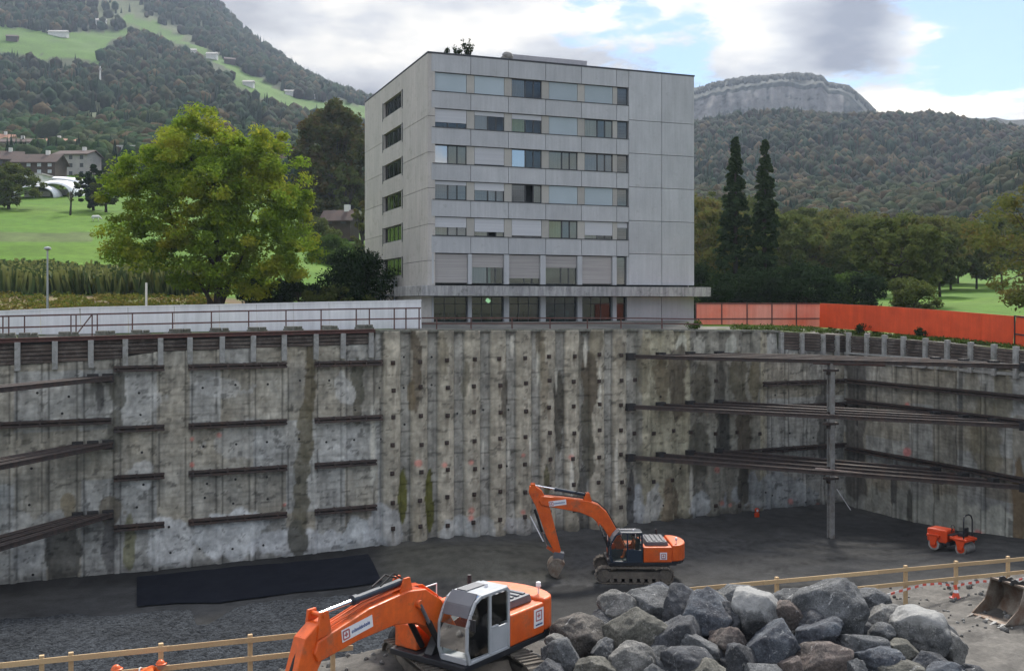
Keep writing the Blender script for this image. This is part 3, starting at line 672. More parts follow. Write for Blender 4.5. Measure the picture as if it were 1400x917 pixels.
TR = thing('retaining_wall', 'right pit wall of narrow concrete bays running towards the viewer', 'retaining wall', (XR, 50, 0), ws=True)
def z_top_right(y):
    px, _ = w2px(np.full_like(np.asarray(y, float), XR), y, 13.); return rim_z(px)-1.35
for k in range(8):
    wall_slice('wall_panel', 28+k*4.5+.0, 28+(k+1)*4.5+(.2 if k == 7 else 0), -.6, z_top_right, TR, side=1, res=.12)
# anchors and weep holes
ancz = [12.1, 10.35, 8.6, 6.8, 5.0, 3.2, 1.4]
am = MB(); am.box((-.13,-.05,-.13), (.13,.05,.13)); am.cyl((0,-.05,0), (0,-.16,0), .07, 8)
a0 = None
def anchor(x, z, y):
    global a0
    if a0 is None:
        a0 = am.build('anchor_plate', m_steel, None); a0.parent = T; o = a0
    else:
        o = a0.copy(); col.objects.link(o); o.parent = T
    o.location = Vector((x, y, z))-WS[T.name]
for i, rx in enumerate(ribx):
    for j, z in enumerate(ancz):
        x = rx+random.uniform(-.06, .06); zz1 = z+random.uniform(-.1, .1)+(.15 if i > 5 else 0)
        anchor(x, zz1, float(wall_y(np.array([x]), np.array([zz1]))[0])-.03)
for px, py in [(860,668),(867,592),(893,592),(868,519),(893,658),(916,655),(975,592),(918,588),(1004,590),(1035,592),(975,520),(1008,690),(941,590),(975,690)]:
    p = on_wall(px, py); anchor(p.x, p.z, float(wall_y(np.array([p.x]), np.array([p.z]))[0])-.03)
hm = MB(); hm.cyl((0,-.015,0), (0,.1,0), .075, 8); h0 = None
holes = [(51,537),(94,542),(85,565),(43,640),(40,690),(45,785),(190,537),(192,567),(194,618),(196,662),(187,693),(212,500+0),(277,530),(278,610),(322,526),(323,607),(366,525),(365,604),(283,661),(280,680),(322,655),(319,688),(365,652),(366,682),(273,750),(318,750),(360,745),(233,755),(231,720),(450,520),(446,604),(484,601),(486,560),(518,530),(519,560),(410,520),(409,600),(520,600),(552,488),(552,530),(625,565),(660,560),(695,560),(661,640),(693,637),(903,542),(930,640),(1014,676),(1047,673),(1056,677),(1080,592),(1112,598),(1100,686),(1060,540),(905,690),(590,488),(590,526),(553,580)]
for px, py in holes:
    p = on_wall(px, py); y = float(wall_y(np.array([p.x]), np.array([p.z]))[0])
    if h0 is None: h0 = hm.build('weep_hole', m_dark, None); h0.parent = T; o = h0
    else: o = h0.copy(); col.objects.link(o); o.parent = T
    o.location = Vector((p.x, y, p.z))-WS[T.name]
# wale beams on the wall
def wale(xa, xb, z, parent, y=None, w=.34):
    y = YW-.32 if y is None else y
    b = MB(); b.bar((xa, y, z+.11), (xb, y, z+.11), .22, .13); b.bar((xa, y, z-.11), (xb, y, z-.11), .22, .13)
    b.bar((xa, y+.12, z), (xb, y+.12, z), .03, .3)
    x = xa+.25
    while x < xb:
        b.box((x-.05, y-.13, z-.19), (x+.05, y+.22, z+.19)); x += 1.0
    return b.build('wale_beam', m_steel, parent)
for pa, pb in [(155,224),(257,391),(429,521)]:
    for z, dz in ((12.02, .03), (8.62, -.05), (5.78, -.02), (2.98, -.08)):
        k = 0 if pa != 429 else 4
        wale(on_wall(pa).x, on_wall(pb-(8 if z < 7 and pa > 400 else 0)).x, z+dz, T)
wale(on_wall(-120).x, on_wall(152).x, 9.1, T)
wale(on_wall(1040).x, XR-.1, 9.75, T)
for z in (7.95, 4.75): wale(on_wall(975).x, XR-.1, z, T)
def wale_r(ya, yb, z, za=None):
    za = z if za is None else za
    b = MB(); x = XR-.3; b.bar((x, ya, z+.12), (x, yb, za+.12), .22, .13); b.bar((x, ya, z-.12), (x, yb, za-.12), .22, .13); b.bar((x+.12, ya, z), (x+.12, yb, za), .03, .3)
    return b.build('wale_beam', m_steel, TR)
for z in (9.8, 4.55, 8.25): wale_r(36, YW-.5, z)
# soldier heads, lagging and cap above the left and right stretches
def heads(pxs, parent, zlo, right=False, hh=1.5):
    for p in pxs:
        q = on_right(p) if right else on_wall(p); t = float(rim_z(p)); b = MB()
        if right: b.box((q.x-.34, q.y-.15, t-hh-.35), (q.x-.02, q.y+.15, t-.02+.25))
        else: b.box((q.x-.15, q.y-.34, t-hh-.15), (q.x+.15, q.y-.02, t-.06))
        b.build('soldier_head', m_conc, parent, bevel=.02)
HL = [-70,-25,24,75,124,171,219,259,303,345.5,387.5,431,468,506]
heads(HL, T, 0); heads([1066,1094,1123,1142], T, 0)
HR = [1163,1188,1212,1238,1268,1298,1330,1362,1392,1425]
heads(HR, TR, 0, True)
def lagging(p, q, ta, tb, parent, rows_=6, name='lagging_bay', lh=1.35):
    b = MB()
    rows_ = max(3, int(round((lh-.1)/.22)))
    for k in range(rows_):
        z0, z1 = ta-lh+k*.22+.02, tb-lh+k*.22+.02; j = random.uniform(-.05, .05)
        n = Vector((0, 0, 0)); b.bar((p.x, p.y+j, z0+.1), (q.x, q.y+j+random.uniform(-.03,.03), z1+.1+random.uniform(-.02,.02)), .07, .17)
    return b.build(name, m_lag, parent)
def back_board(p, q, ta, tb, parent):
    b = MB(); b.bar((p.x, p.y, ta-.8), (q.x, q.y, tb-.8), .05, 1.55); b.build('backing_board', m_dark, parent)
for a, b in zip(HL[:-1], HL[1:]):
    P_a, P_b = on_wall(a), on_wall(b); P_a.y = P_b.y = YW-.08
    lagging(P_a, P_b, float(rim_z(a)), float(rim_z(b)), T, lh=float(lagh((a+b)/2))); P_a.y = P_b.y = YW+.12; back_board(P_a, P_b, float(rim_z(a)), float(rim_z(b)), T)
for a, b in zip([1066,1094,1123,1142], [1094,1123,1142,1158]):
    P_a, P_b = on_wall(a), on_wall(b); P_a.y = P_b.y = YW-.08; lagging(P_a, P_b, float(rim_z(a)), float(rim_z(b)), T); P_a.y = P_b.y = YW+.12; back_board(P_a, P_b, float(rim_z(a)), float(rim_z(b)), T)
for a, b in zip([1156]+HR[:-1], HR):
    P_a, P_b = on_right(a), on_right(b); P_a.x = P_b.x = XR-.08; lagging(P_a, P_b, float(rim_z(a)), float(rim_z(b)), TR); P_a.x = P_b.x = XR+.12; back_board(P_a, P_b, float(rim_z(a)), float(rim_z(b)), TR)
b = MB(); pts = [on_wall(p) for p in (-120, 0, 150, 300, 420, 512)]
for p, q, a, c in zip(pts[:-1], pts[1:], (-120,0,150,300,420), (0,150,300,420,512)): b.ibeam((p.x, YW-.12, float(rim_z(a))+.05), (q.x, YW-.12, float(rim_z(c))+.05), .34, .24)
b.build('cap_beam', m_redrail, T)
b = MB(); p, q = on_wall(512), on_wall(1062)
for k in range(12):
    a, c = 512+k*46, 512+(k+1)*46; pa, pb = on_wall(a), on_wall(c); b.bar((pa.x, YW+.15, float(rim_z(a))), (pb.x, YW+.15, float(rim_z(c))), .7, .16)
b.build('coping', m_block, T)
b = MB(); b.bar((XR-.2, 26, 11.75), (XR-.2, YW-.4, 11.95), .32, .12); b.bar((XR+.1, 26, 11.1), (XR+.1, YW-.4, 11.35), .5, .2); b.build('ledge_beam', m_conc, TR)
# diagonal struts
def strut(p, q, label, group, w=.3, mat=None):
    mid = (Vector(p)+Vector(q))/2; t = thing('steel_strut', label, 'strut', mid, ws=True, group=group)
    b = MB(); b.ibeam(p, q, w*.8, .27, .05); b.build('beam', mat or m_steel, t)
    d_ = (Vector(q)-Vector(p)).normalized()*.2; tw = Vector((-d_.y, d_.x, 0)).normalized()*.20
    b = MB(); b.ibeam(Vector(p)+tw*1.4, Vector(q)+tw*1.4, w*.7, .27, .05); b.build('beam', mat or m_steel, t)
    for s in (p, q):
        e = MB(); e.box((s[0]-.30, s[1]-.22, s[2]-.25), (s[0]+.30, s[1]+.22, s[2]+.25)); e.build('end_plate', m_dark, t)
    return t
LV = [('top', 12.07, 11.9, 496), ('middle', 8.52, 8.17, 583), ('lowest', 4.95, 4.35, 667)]
for nm, za, zb_, _ in LV:
    A0 = on_wall(857); A0.y = YW-.5; B0 = at(1402, 500, 64.6)
    dirv = Vector((B0.x-A0.x, B0.y-A0.y, 0)).normalized(); prp = Vector((-dirv.y, dirv.x, 0))
    for k, w_ in ((0, 'the longest, nearest the viewer'), (1, 'second from the viewer'), (2, 'third from the viewer'), (3, 'the shortest, deepest in the corner')):
        for e_ in (0,):
            p = Vector((A0.x+k*2.5, A0.y, za)); q = Vector((B0.x, B0.y+k*2.4, zb_)); strut(p, q, f'rusty steel strut across the right corner, {nm} tier, {w_}', 'struts bracing the right corner of the pit', w=.22)
pA, pB = at(1115, 641, 69.5), at(1290, 660, 66.4)
o = MB(); o.cyl(pA, pB, .11, 10); o = o.build('steel_pipe', M('rusty_pipe', (.16,.07,.045), (.22,.20,.19), rough=.6, sc_=.25), None, org=(pA+pB)/2)
tag(o, 'rusty pipe lying along the lowest corner strut', 'pipe')
o = MB(); pA, pB = at(1112, 496, 70.5), at(1210, 499, 69)
o.cyl(pA, pB, .09, 8); o = o.build('steel_pipe', m_redrail, None, org=(pA+pB)/2); tag(o, 'red brown pipe under the top corner strut by the column', 'pipe')
for nm, py0, z in (('top', 515, 11.55), ('middle', 605, 7.75), ('lowest', 700, 3.75)):
    A0 = on_wall(147); A0.y = YW-.4
    for k in range(2 if nm == 'top' else 3):
        p = Vector((A0.x-k*.8, A0.y, z)); q0 = at(-70, 500, 48.5); q = Vector((q0.x-k*.8, q0.y+k*.35, z))
        strut(p, q, f'rusty strut at the left corner, {nm} tier, ' + ('beam nearest the viewer', 'second beam from the viewer', 'beam deepest in the corner')[k], 'struts bracing the left corner of the pit', w=.22)
# king post
t = thing('steel_column', 'grey steel column standing on the pit floor under the corner struts', 'column', (0,0,0)); c = at(1136, 728, 70.2); t.location = (c.x, c.y, 0)
b = MB(); b.ibeam((0,0,-.2), (0,0,12.0), .34, .4, .05); b = MB(); b.box((-.17,-.2,-.2), (.17,-.15,12)); b.box((-.17,.15,-.2), (.17,.2,12)); b.box((-.03,-.15,-.2), (.03,.15,12)); b.build('shaft', m_lightsteel, t)
for z in (11.5, 7.9, 4.2):
    e = MB(); e.box((-.5,-.22,z-.28), (.5,.22,z-.12)); e.box((-.3,-.12,z-.5), (.3,.12,z-.28)); e.build('bracket', m_steel, t)
# rim railing, panels and blocks
def railing(name, label, pts, posts, topf, mat=m_redrail, y=YW+.9, rails=(1.12,.6), r=.035):
    c = on_wall(sum(posts)/len(posts)); t = thing(name, label, 'railing', (c.x, y, float(rim_z(posts[0]))), ws=True)
    for p in posts:
        q = on_wall(p, y=y); z = float(rim_z(p)); b = MB(); b.box((q.x-r, q.y-r, z-.05), (q.x+r, q.y+r, z+topf(p))); b.build('post', mat, t)
    for k, rr in enumerate(rails):
        b = MB(); 
        for a, c in zip(pts[:-1], pts[1:]):
            pa, pc = on_wall(a, y=y), on_wall(c, y=y)
            b.bar((pa.x, y-.06, float(rim_z(a))+rr*topf(a)/1.15), (pc.x, y-.06, float(rim_z(c))+rr*topf(c)/1.15), .05, .09)
        b.build('rail', mat, t)
    return t
tl = lambda p: float(np.interp(p, [0, 575], [1.42, 1.5]))
railing('railing', 'red brown steel railing in front of the white hoarding on the left rim', [-120,0,100,200,300,400,500,575], [-40,4,12,33.5,97,104,126,133,181,236,289,340,391,439,487,505,539,555,573], tl)
tm = lambda p: float(np.interp(p, [575, 950], [.85, .85]))
railing('railing', 'low brown railing along the rim in front of the grey building', [576,650,720,800,880,930,955], [597,644,700,752,803,849,905], tm, rails=(1.1,.6))
o = MB(); a, c = on_wall(113, y=YW+.9), on_wall(125, y=YW+.9); z = float(rim_z(113)); o.bar((a.x-.4, a.y-.08, z+.15), (c.x, c.y-.08, z+1.35), .07, .07)
o = o.build('diagonal_brace', m_redrail, None, org=a); tag(o, 'slanting red brown brace leaning in the left railing', 'brace')
m_hoard = M('white_sheet', (.80,.81,.83), (.73,.74,.77), rough=.5, sc_=.5, streak=.35, fine=.04, bump=.1, bsc=1)
def hoarding(name, label, pts, mat, hgt=2.0, frame=None, cap=None):   # pts: (px, py_top, Z)
    base = at(pts[0][0], pts[0][1], pts[0][2]); t = thing(name, label, 'hoarding', (base.x, base.y, base.z-hgt), ws=True)
    for (a, b) in zip(pts[:-1], pts[1:]):
        p, q = at(*a), at(*b); L_ = (q-p).length; n_ = max(1, round(L_/2.4)); d = (q-p)/n_
        for k in range(n_):
            u, v = p+d*k, p+d*(k+1); g_ = (v-u)*.004
            m = MB(); m.bar(u+g_-Vector((0,0,hgt/2)), v-g_-Vector((0,0,hgt/2)), .05, hgt); m.build('panel', mat, t)
            if frame:
                nrm = Vector((d.y, -d.x, 0)).normalized()*.06; nrm = nrm if nrm.y < 0 else -nrm
                f = MB(); f.bar(u+nrm, u+nrm-Vector((0,0,hgt)), .07, .07); f.bar(u+nrm-Vector((0,0,.05)), v+nrm-Vector((0,0,.05)), .05, .08); f.bar(u+nrm-Vector((0,0,hgt*.62)), v+nrm-Vector((0,0,hgt*.62)), .05, .08); f.build('frame', frame, t)
        if cap:
            m = MB(); m.bar(p+Vector((0,0,.02)), q+Vector((0,0,.02)), .12, .08); m.build('top_strip', cap, t)
    return t
hoarding('hoarding', 'long white sheet hoarding behind the railing on the left rim', [(-150,432,59),(0,426,61.5),(110,421,63),(300,417,66),(450,413.5,68.5),(576,411,71)], m_hoard, 1.9, cap=m_hoard)
m_or = M('orange_sheet', (.80,.10,.028), (.66,.08,.024), rough=.55, sc_=.6, streak=.35, fine=.06, bump=.15, bsc=.8)
m_or2 = M('faded_orange_sheet', (.78,.17,.09), (.80,.32,.24), streak=.3, rough=.6, sc_=.25, fine=.05)
hoarding('hoarding', 'faded orange hoarding with brown frame beside the grey building', [(951,414,83),(1121,414.5,87)], m_or2, 2.05, frame=m_redrail)
hoarding('hoarding', 'long plain bright orange hoarding along the right rim', [(1121,414.5,86.6),(1200,418,81),(1300,425,75),(1386,432,70)], m_or, 2.0)
hoarding('hoarding', 'short orange hoarding with dark frame at the right picture edge', [(1388,431,69.6),(1470,440,65.6)], m_or, 2.0, frame=m_dark)
for i, p in enumerate([8,39,94,144,192,246,300,351.5,401,451,498]):
    c = on_wall(p, y=YW+.75); z = float(rim_z(p)); random.seed(p)
    b = MB(); w_ = random.uniform(.5,.66); b.box((-w_,-.3,-.02), (w_,.3,.2)); b.box((-w_+.05,-.27,.2), (w_*.2,.27,.36)); b.box((w_*.3,-.25,.2), (w_-.06,.26,.33+random.uniform(0,.06)))
    o = b.build('concrete_block', m_block, None, bevel=.03); o.location = (c.x, c.y, z+.08); o.rotation_euler = (0,0,random.uniform(-.08,.08))
    tag(o, f'mossy concrete weight on the left rim, number {i+1} from the left end of the railing' if 0 else None, 'concrete block', 'concrete weights under the left railing')
    names = ['first','second','third','fourth','fifth','sixth','seventh','eighth','ninth','tenth','last']
    o['label'] = f'mossy concrete weight under the left railing, {names[i]} from the left'
# ================= building =================
ZB = 84.4; SB = .385; KB = math.hypot(1, SB)
BX0 = (590-XC)/F*ZB
bang = math.atan(SB)-TH
bo = C2W(BX0, ZB, 14.0)
BLD = thing('office_building', 'seven storey grey concrete block with rows of shuttered windows behind the pit', 'building', bo, bang)
def bu(px): u = (px-XC)/F; return (u*ZB-BX0)/(1-SB*u)*KB
def bv(px): u = (px-XC)/F; return (BX0-u*ZB)/(SB+u)*KB     # along the left side, away from the corner
BW, BD = bu(949), bv(503)
GZ = 0.0; TOPZ = 22.2
m_fac = M('facade_concrete', (.445,.462,.482), (.385,.40,.42), streak=.28, rough=.85, sc_=.7, bump=.15, bsc=8, fine=.06, stretch=(1,1,.5), rnd=.07, dirt=.12, dirtc=(.27,.28,.28))
m_side = M('side_concrete', (.50,.475,.45), (.43,.415,.39), streak=.4, rough=.88, sc_=.6, bump=.15, bsc=8, fine=.06, stretch=(1,1,.35), rnd=.05, dirt=.28, dirtc=(.27,.26,.22))
m_pier = M('beige_pier', (.39,.38,.35), (.35,.345,.325), rough=.8, sc_=1.5, fine=.05, rnd=.1)
m_slab = M('streaked_concrete', (.42,.42,.42), (.24,.24,.245), rough=.9, sc_=1.3, bump=.3, bsc=8, fine=.1, stretch=(3,3,.35), dirt=.35, dirtc=(.08,.08,.08))
m_blind = M('grey_roller_blind', (.36,.43,.475), (.33,.40,.44), rough=.6, sc_=.4, fine=.03, rnd=.1)
m_blindw = M('pale_slatted_blind', (.52,.54,.57), (.45,.47,.51), rough=.6, sc_=.5, fine=.05, stretch=(.1,.1,14), rnd=.08)
m_blind2 = M('warm_grey_shutter', (.40,.385,.375), (.27,.26,.26), rough=.7, sc_=1.2, fine=.05, stretch=(.1,.1,8), rnd=.06)
m_frame = M('dark_window_frame', (.06,.065,.07), rough=.5)
m_cur = M('cream_curtain', (.72,.70,.58), (.60,.59,.48), rough=.9, sc_=3, stretch=(4,4,.2), rnd=.2)
m_curg = M('yellow_green_curtain', (.62,.68,.34), (.52,.58,.30), rough=.9, sc_=3, stretch=(4,4,.2))
m_curw = M('white_curtain', (.80,.82,.85), (.7,.72,.76), rough=.9, sc_=3, stretch=(4,4,.2))
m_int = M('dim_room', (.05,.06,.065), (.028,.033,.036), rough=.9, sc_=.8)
m_gl = glass_mat('window_glass', refl=.05, opa=.04, tint=(.93,.95,.95))
m_glb = glass_mat('shopfront_glass', refl=.0, opa=.3, tint=(.45,.62,.62), dark=(.015,.03,.032))
m_trim = M('dark_metal_trim', (.035,.04,.05), rough=.5)
m_roofc = M('roof_box_grey', (.36,.36,.385), (.32,.32,.35), rough=.8)
# solid core, set back from every facade piece; storeys have rooms behind the glass
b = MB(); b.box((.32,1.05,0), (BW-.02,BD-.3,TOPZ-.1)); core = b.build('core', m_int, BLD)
SE = [589.5,643.6,695,746,795,843,859.6]; seu = [bu(p) for p in SE]
RT_ = [20.6-2.94*k for k in range(5)]; WH = 1.5
def fpanel(x0, x1, z0, z1, mat=m_fac, g=.022, name='facade_panel', y0=-.02, y1=.16):
    b = MB(); b.box((x0+g, y0, z0+g), (x1-g, y1, z1-g)); return b.build(name, mat, BLD)
# spandrels and parapet
for i in range(6):
    fpanel(seu[i], seu[i+1], RT_[0]+.05, TOPZ-.06)
    for k in range(5):
        zt = RT_[k]-WH; zb2 = (RT_[k+1]+.05) if k < 4 else 5.92
        fpanel(seu[i], seu[i+1], zb2, zt)
b = MB(); b.box((.0,.17,3.4), (seu[-1],.3,TOPZ-.08)); 
# joint backing is a dark strip only behind spandrels (rooms show elsewhere)
b = MB()
for (z0, z1) in [(RT_[0], TOPZ-.1)]+[((RT_[k+1] if k < 4 else 5.9), RT_[k]-WH) for k in range(5)]:
    b.box((.0,.165,z0+.03), (seu[-1],.30,z1-.03)); b.box((.02,.30,z0+.03), (seu[-1],1.05,z0+.2))
b.build('joint_backing', m_trim, BLD)
# blind right bays
RZ = [3.42,6.15,9.06,12.0,14.95,17.85,TOPZ-.06]
seR = [bu(859.6), bu(904.5), BW]
for i in range(2):
    for k in range(6): fpanel(seR[i], seR[i+1], RZ[k], RZ[k+1], y0=-.03, y1=1.0)
    fpanel(seR[i], seR[i+1], 0, 2.4, y0=.0, y1=1.0)
# coping line
b = MB(); b.box((-.34,-.06,TOPZ-.06), (BW+.04,.3,TOPZ+.06)); b.box((-.34,.3,TOPZ-.06), (-.02,BD+.02,TOPZ+.06)); b.box((BW-.25,.3,TOPZ-.06), (BW+.04,BD+.02,TOPZ+.06)); b.box((-.02,BD-.3,TOPZ-.06), (BW-.25,BD+.02,TOPZ+.06)); b.build('roof_edge', m_trim, BLD)
b = MB(); b.box((.3,.3,TOPZ-.3), (BW-.25,BD-.3,TOPZ-.1)); b.build('roof', m_roofc, BLD)
# windows --------------------------------------------------
W = [ # rows top to bottom; (blind fraction, contents of wide pane, contents of narrow panes)
 [(1,0,0),(1,0,0),(0,'b','d'),(1,0,0),(1,0,0),(0,'p','')],
 [(.72,'d','d'),(.22,'w','d'),(.27,'g','d'),(1,0,0),(0,'c','m'),(0,'p','')],
 [(0,'s','c'),(.94,'d','d'),(0,'s','d'),(0,'c','c'),(0,'b','b'),(0,'p','')],
 [(.2,'n','n'),(.42,'n','w'),(0,'p','o'),(1,0,0),(1,0,0),(0,'p','')],
 [(.55,'c','n'),(.75,'c','o'),(.9,'d','d'),(0,'g','m'),(.78,'c','d'),(.3,'p','')]]
m_bluec = M('pale_blue_curtain', (.50,.58,.66), (.40,.48,.56), rough=.9, sc_=3, stretch=(4,4,.2))
CURT = {'g': m_curg, 'w': m_curw, 'c': m_cur, 'b': m_bluec, 'n': m_blindw, 'p': m_blind2, 's': None, 'd': None, 'o': None, 'm': None, '': None, 0: None}
m_skygl = glass_mat('sky_reflection_glass', refl=1.1, opa=.5, dark=(.25,.33,.42))  # glossy pane with the sky's reflection also mixed in as pale blue colour
def window(x0, x1, z0, z1, spec, split=(.46,.73), y=.2, bl=None, label=None):
    fr, a, c = spec
    b = MB(); t = .05
    b.box((x0,y,z0), (x1,y+.08,z0+t)); b.box((x0,y,z1-t), (x1,y+.08,z1)); b.box((x0,y,z0+t), (x0+t,y+.08,z1-t)); b.box((x1-t,y,z0+t), (x1,y+.08,z1-t))
    xs = [x0]+[x0+(x1-x0)*s for s in split]+[x1]
    for s in xs[1:-1]: b.box((s-.05,y,z0+t), (s+.05,y+.08,z1-t))
    fm = b.build('window', m_frame, BLD)
    b = MB(); b.box((x0,.34,z0-.02), (x1,.36+.0,z0)); 
    for i in range(len(xs)-1):
        kind = a if i == 0 else c
        p = MB(); p.box((xs[i]+.055,y+.03,z0+t), (xs[i+1]-.055,y+.05,z1-t)); 
        if kind == 'o' and i == 1: continue
        p.build('pane', m_skygl if kind == 's' else m_gl, fm)
        cm = CURT.get(kind)
        if kind == 'm': cm = m_cur if i == 2 else m_blind
        if kind == 'o' and i == 2: cm = m_cur
        if cm and fr < .9:
            q = MB(); k0 = xs[i]+.06; k1 = xs[i+1]-.06; nn = 14
            for j in range(nn):
                q.box((k0+(k1-k0)*j/nn, y+.07+.03*(j % 2), z0+.03), (k0+(k1-k0)*(j+1)/nn, y+.09+.03*(j % 2), z1-.03))
            q.build('curtain', cm, fm)
    if fr > 0:
        q = MB(); zt = z1; zz2 = z1-(z1-z0)*fr; nsl = max(2, int((zt-zz2)/.07))
        for j in range(nsl): q.box((x0+.02, y-.06, zz2+(zt-zz2)*j/nsl), (x1-.02, y-.04, zz2+(zt-zz2)*(j+1)/nsl-.004), None)
        q.box((x0+.02, y-.035, zz2), (x1-.02, y-.025, zt)); q.build('roller_blind', bl or (m_blind if fr == 1 else m_blindw), fm)
    return fm
for r, zt in enumerate(RT_):
    for i in range(6):
        x0, x1 = seu[i], seu[i+1]
        if i < 5: wx0, wx1 = x0+(.12 if i == 0 else .36), x1-.32
        else: wx0, wx1 = x0+.12, x1-.06
        z0, z1 = zt-WH+.03, zt+.02
        if i < 5: window(wx0, wx1, z0, z1, W[r][i])
        else: window(wx0, wx1, z0, z1, W[r][i], split=())
        # pier to the right of the window
        if i < 5:
            b = MB(); b.box((x1-.31, .12, z0), (x1+(.35 if i < 4 else .11), .5, z1)); b.build('pier', m_pier, BLD)
    b = MB(); b.box((.06,-.06,zt-WH-.03), (seu[-1]-.02,.19,zt-WH+.02)); b.build('window_sill', m_trim, BLD)
# upper hall storey and ground storey
PIER = [(590.5,593),(640,645),(689.3,696),(739,746),(789.5,796),(837.5,843),(857,860)]
pu = [(bu(a), bu(c)) for a, c in PIER]
for (a, c) in pu:
    for z0, z1 in ((3.42, 5.88), (0, 2.4)):
        b = MB(); b.box((a, -.02, z0), (c, .5, z1)); b.build('pier', m_fac, BLD)
S1 = [(.97,'n','n'),(.44,'b','d'),(.8,'d','d'),(.42,'d','d'),(.97,'n','n'),(.0,'p','')]
m_teal = M('pale_teal_room_divider', (.22,.40,.38), (.18,.33,.32), rough=.8)
for i in range(6):
    x0, x1 = pu[i][1]+.01, pu[i+1][0]-.01
    f = window(x0, x1, 3.45, 5.86, S1[i], split=(.5,.75) if i < 5 else (), bl=m_blind2)
    if i == 1:
        q = MB(); q.box((x0+.75, .75, 3.5), (x0+1.9, .8, 5.0)); q.build('room_divider', m_teal, f)
    z0, z1 = .02, 2.38
    b = MB(); y = .3
    for z in (z0, z1-.06, 1.75): b.box((x0,y,z), (x1,y+.08,z+.06))
    for s in ([0,.33,.66,1] if i < 5 else [0,1]): xx = x0+.03+(x1-x0-.06)*s; b.box((xx-.03,y,z0+.06), (xx+.03,y+.08,z1-.06))
    fm = b.build('window', m_frame, BLD); p = MB(); p.box((x0+.03,y+.03,z0+.05), (x1-.03,y+.05,z1-.05)); p.build('pane', m_glb, fm)
    q = MB(); g_ = random.Random(i)
    for j in range(5): xx = x0+g_.uniform(.1, x1-x0-.5); q.box((xx,.62,.05), (xx+g_.uniform(.2,.5),.9,g_.uniform(.5,1.6)))
    if i < 5: q.build('furniture', [m_blind2, m_cur, m_int, m_teal, m_frame][i], fm)
q = MB(); q.cyl((pu[1][1]+1.5,.55,2.15), (pu[1][1]+1.75,.55,1.95), .16, 10); o = q.build('ceiling_lamp', None, BLD)
ml, nl = nt('lit_lamp'); em = N(nl, 'ShaderNodeEmission'); em.inputs[0].default_value = (.85,.95,.5,1); em.inputs[1].default_value = 1.1; oo = N(nl, 'ShaderNodeOutputMaterial'); nl.links.new(em.outputs[0], oo.inputs[0]); o.data.materials.append(ml)
# canopy slab
b = MB(); b.box((-1.2,-1.2,2.42), (BW+1.0,-.03,3.25)); b.box((-1.2,-.03,2.42), (-.36,7.5,3.25)); b.box((-.36,-.03,2.42), (.3,7.5,3.2)); b.box((BW+.002,-.03,2.42), (BW+1.0,4,3.25)); b.box((.3,-.03,2.41), (BW,.9,2.9)); b.build('canopy_slab', m_slab, BLD, bevel=.02)
b = MB(); b.box((-.9,.02,0), (pu[0][0]-.01,.5,2.40)); b.box((-.9,.5,0), (.25,7.2,2.40)); b.build('ground_floor_wall', m_side, BLD)
# left side
v0, v1 = bv(553), bv(529); vg = [0.0, v0-.6, v1+.5, BD]
def spanel(y0, y1, z0, z1, mat=m_side, x0=-.32, x1=.30, g=.02, name='side_panel'):
    b = MB(); b.box((x0, y0+g, z0+g), (x1, y1-g, z1-g)); return b.build(name, mat, BLD)
SZ = [3.27,5.3,8.25,11.2,14.1,17.05,TOPZ-.08]
for k in range(6):
    spanel(-.02, vg[1], SZ[k], SZ[k+1]); spanel(vg[2], BD, (SZ[k] if k else 0), SZ[k+1])
b = MB(); b.box((-.27,.06,3.3), (.3,vg[1],TOPZ-.1)); b.box((-.27,vg[2],0), (.3,BD-.02,TOPZ-.1)); b.build('joint_backing', m_trim, BLD)
spanel(vg[1]+.0, vg[2], RT_[0]+.02, TOPZ-.08)
for k in range(5):
    zt = RT_[k]-WH+.12; zn = RT_[k+1]+.02 if k < 4 else 5.9
    spanel(vg[1], vg[2], zn, zt)
spanel(vg[1], vg[2], 3.27, 4.3); spanel(7.6, vg[2], 0, 3.25); b = MB(); b.box((.0,vg[1],3.3), (.31,vg[2],TOPZ-.2)); 
for k in range(6):
    z1 = RT_[k]+.0 if k < 5 else 5.88; z0 = z1-WH+.14 if k < 5 else 4.32
    b = MB(); x = -.12
    b.box((x,v0,z0), (x+.1,v1,z0+.07)); b.box((x,v0,z1-.07), (x+.1,v1,z1)); 
    for s in (0,.28,.52,.76,1): yy = v0+(v1-v0)*s; b.box((x,yy-.05,z0+.07), (x+.1,yy+.05,z1-.07))
    fm = b.build('window', m_frame, BLD); p = MB(); p.box((x+.03,v0+.05,z0+.05), (x+.05,v1-.05,z1-.05)); p.build('pane', m_gl, fm)
    p = MB(); r_ = random.Random(k); 
    for j in range(3):
        a = v0+(v1-v0)*r_.uniform(0,.8); p.box((x+.14,a,z0+.03), (x+.17,a+r_.uniform(.5,1.3),z1-.03))
    p.build('curtain', m_blind2 if k % 2 else m_int, fm)
    for yy in (vg[1]+.05, vg[2]-.3):
        p = MB(); p.box((-.34,yy,z0-.25), (-.05,yy+.22,z1+.1)); p.build('window_fin', m_trim, BLD)
    p = MB(); p.box((-.3,v1+.05,z0), (-.1,vg[2]-.35,z1)); p.box((-.3,vg[1]+.3,z0), (-.1,v0-.03,z1)); p.build('pier', m_side, BLD)
# back and right hidden faces
b = MB(); b.box((.3,BD-.3,0), (BW,BD,TOPZ-.08)); b.box((BW-.015,1.0,0), (BW+.02,BD-.3,TOPZ-.08)); b.build('rear_wall', m_side, BLD)
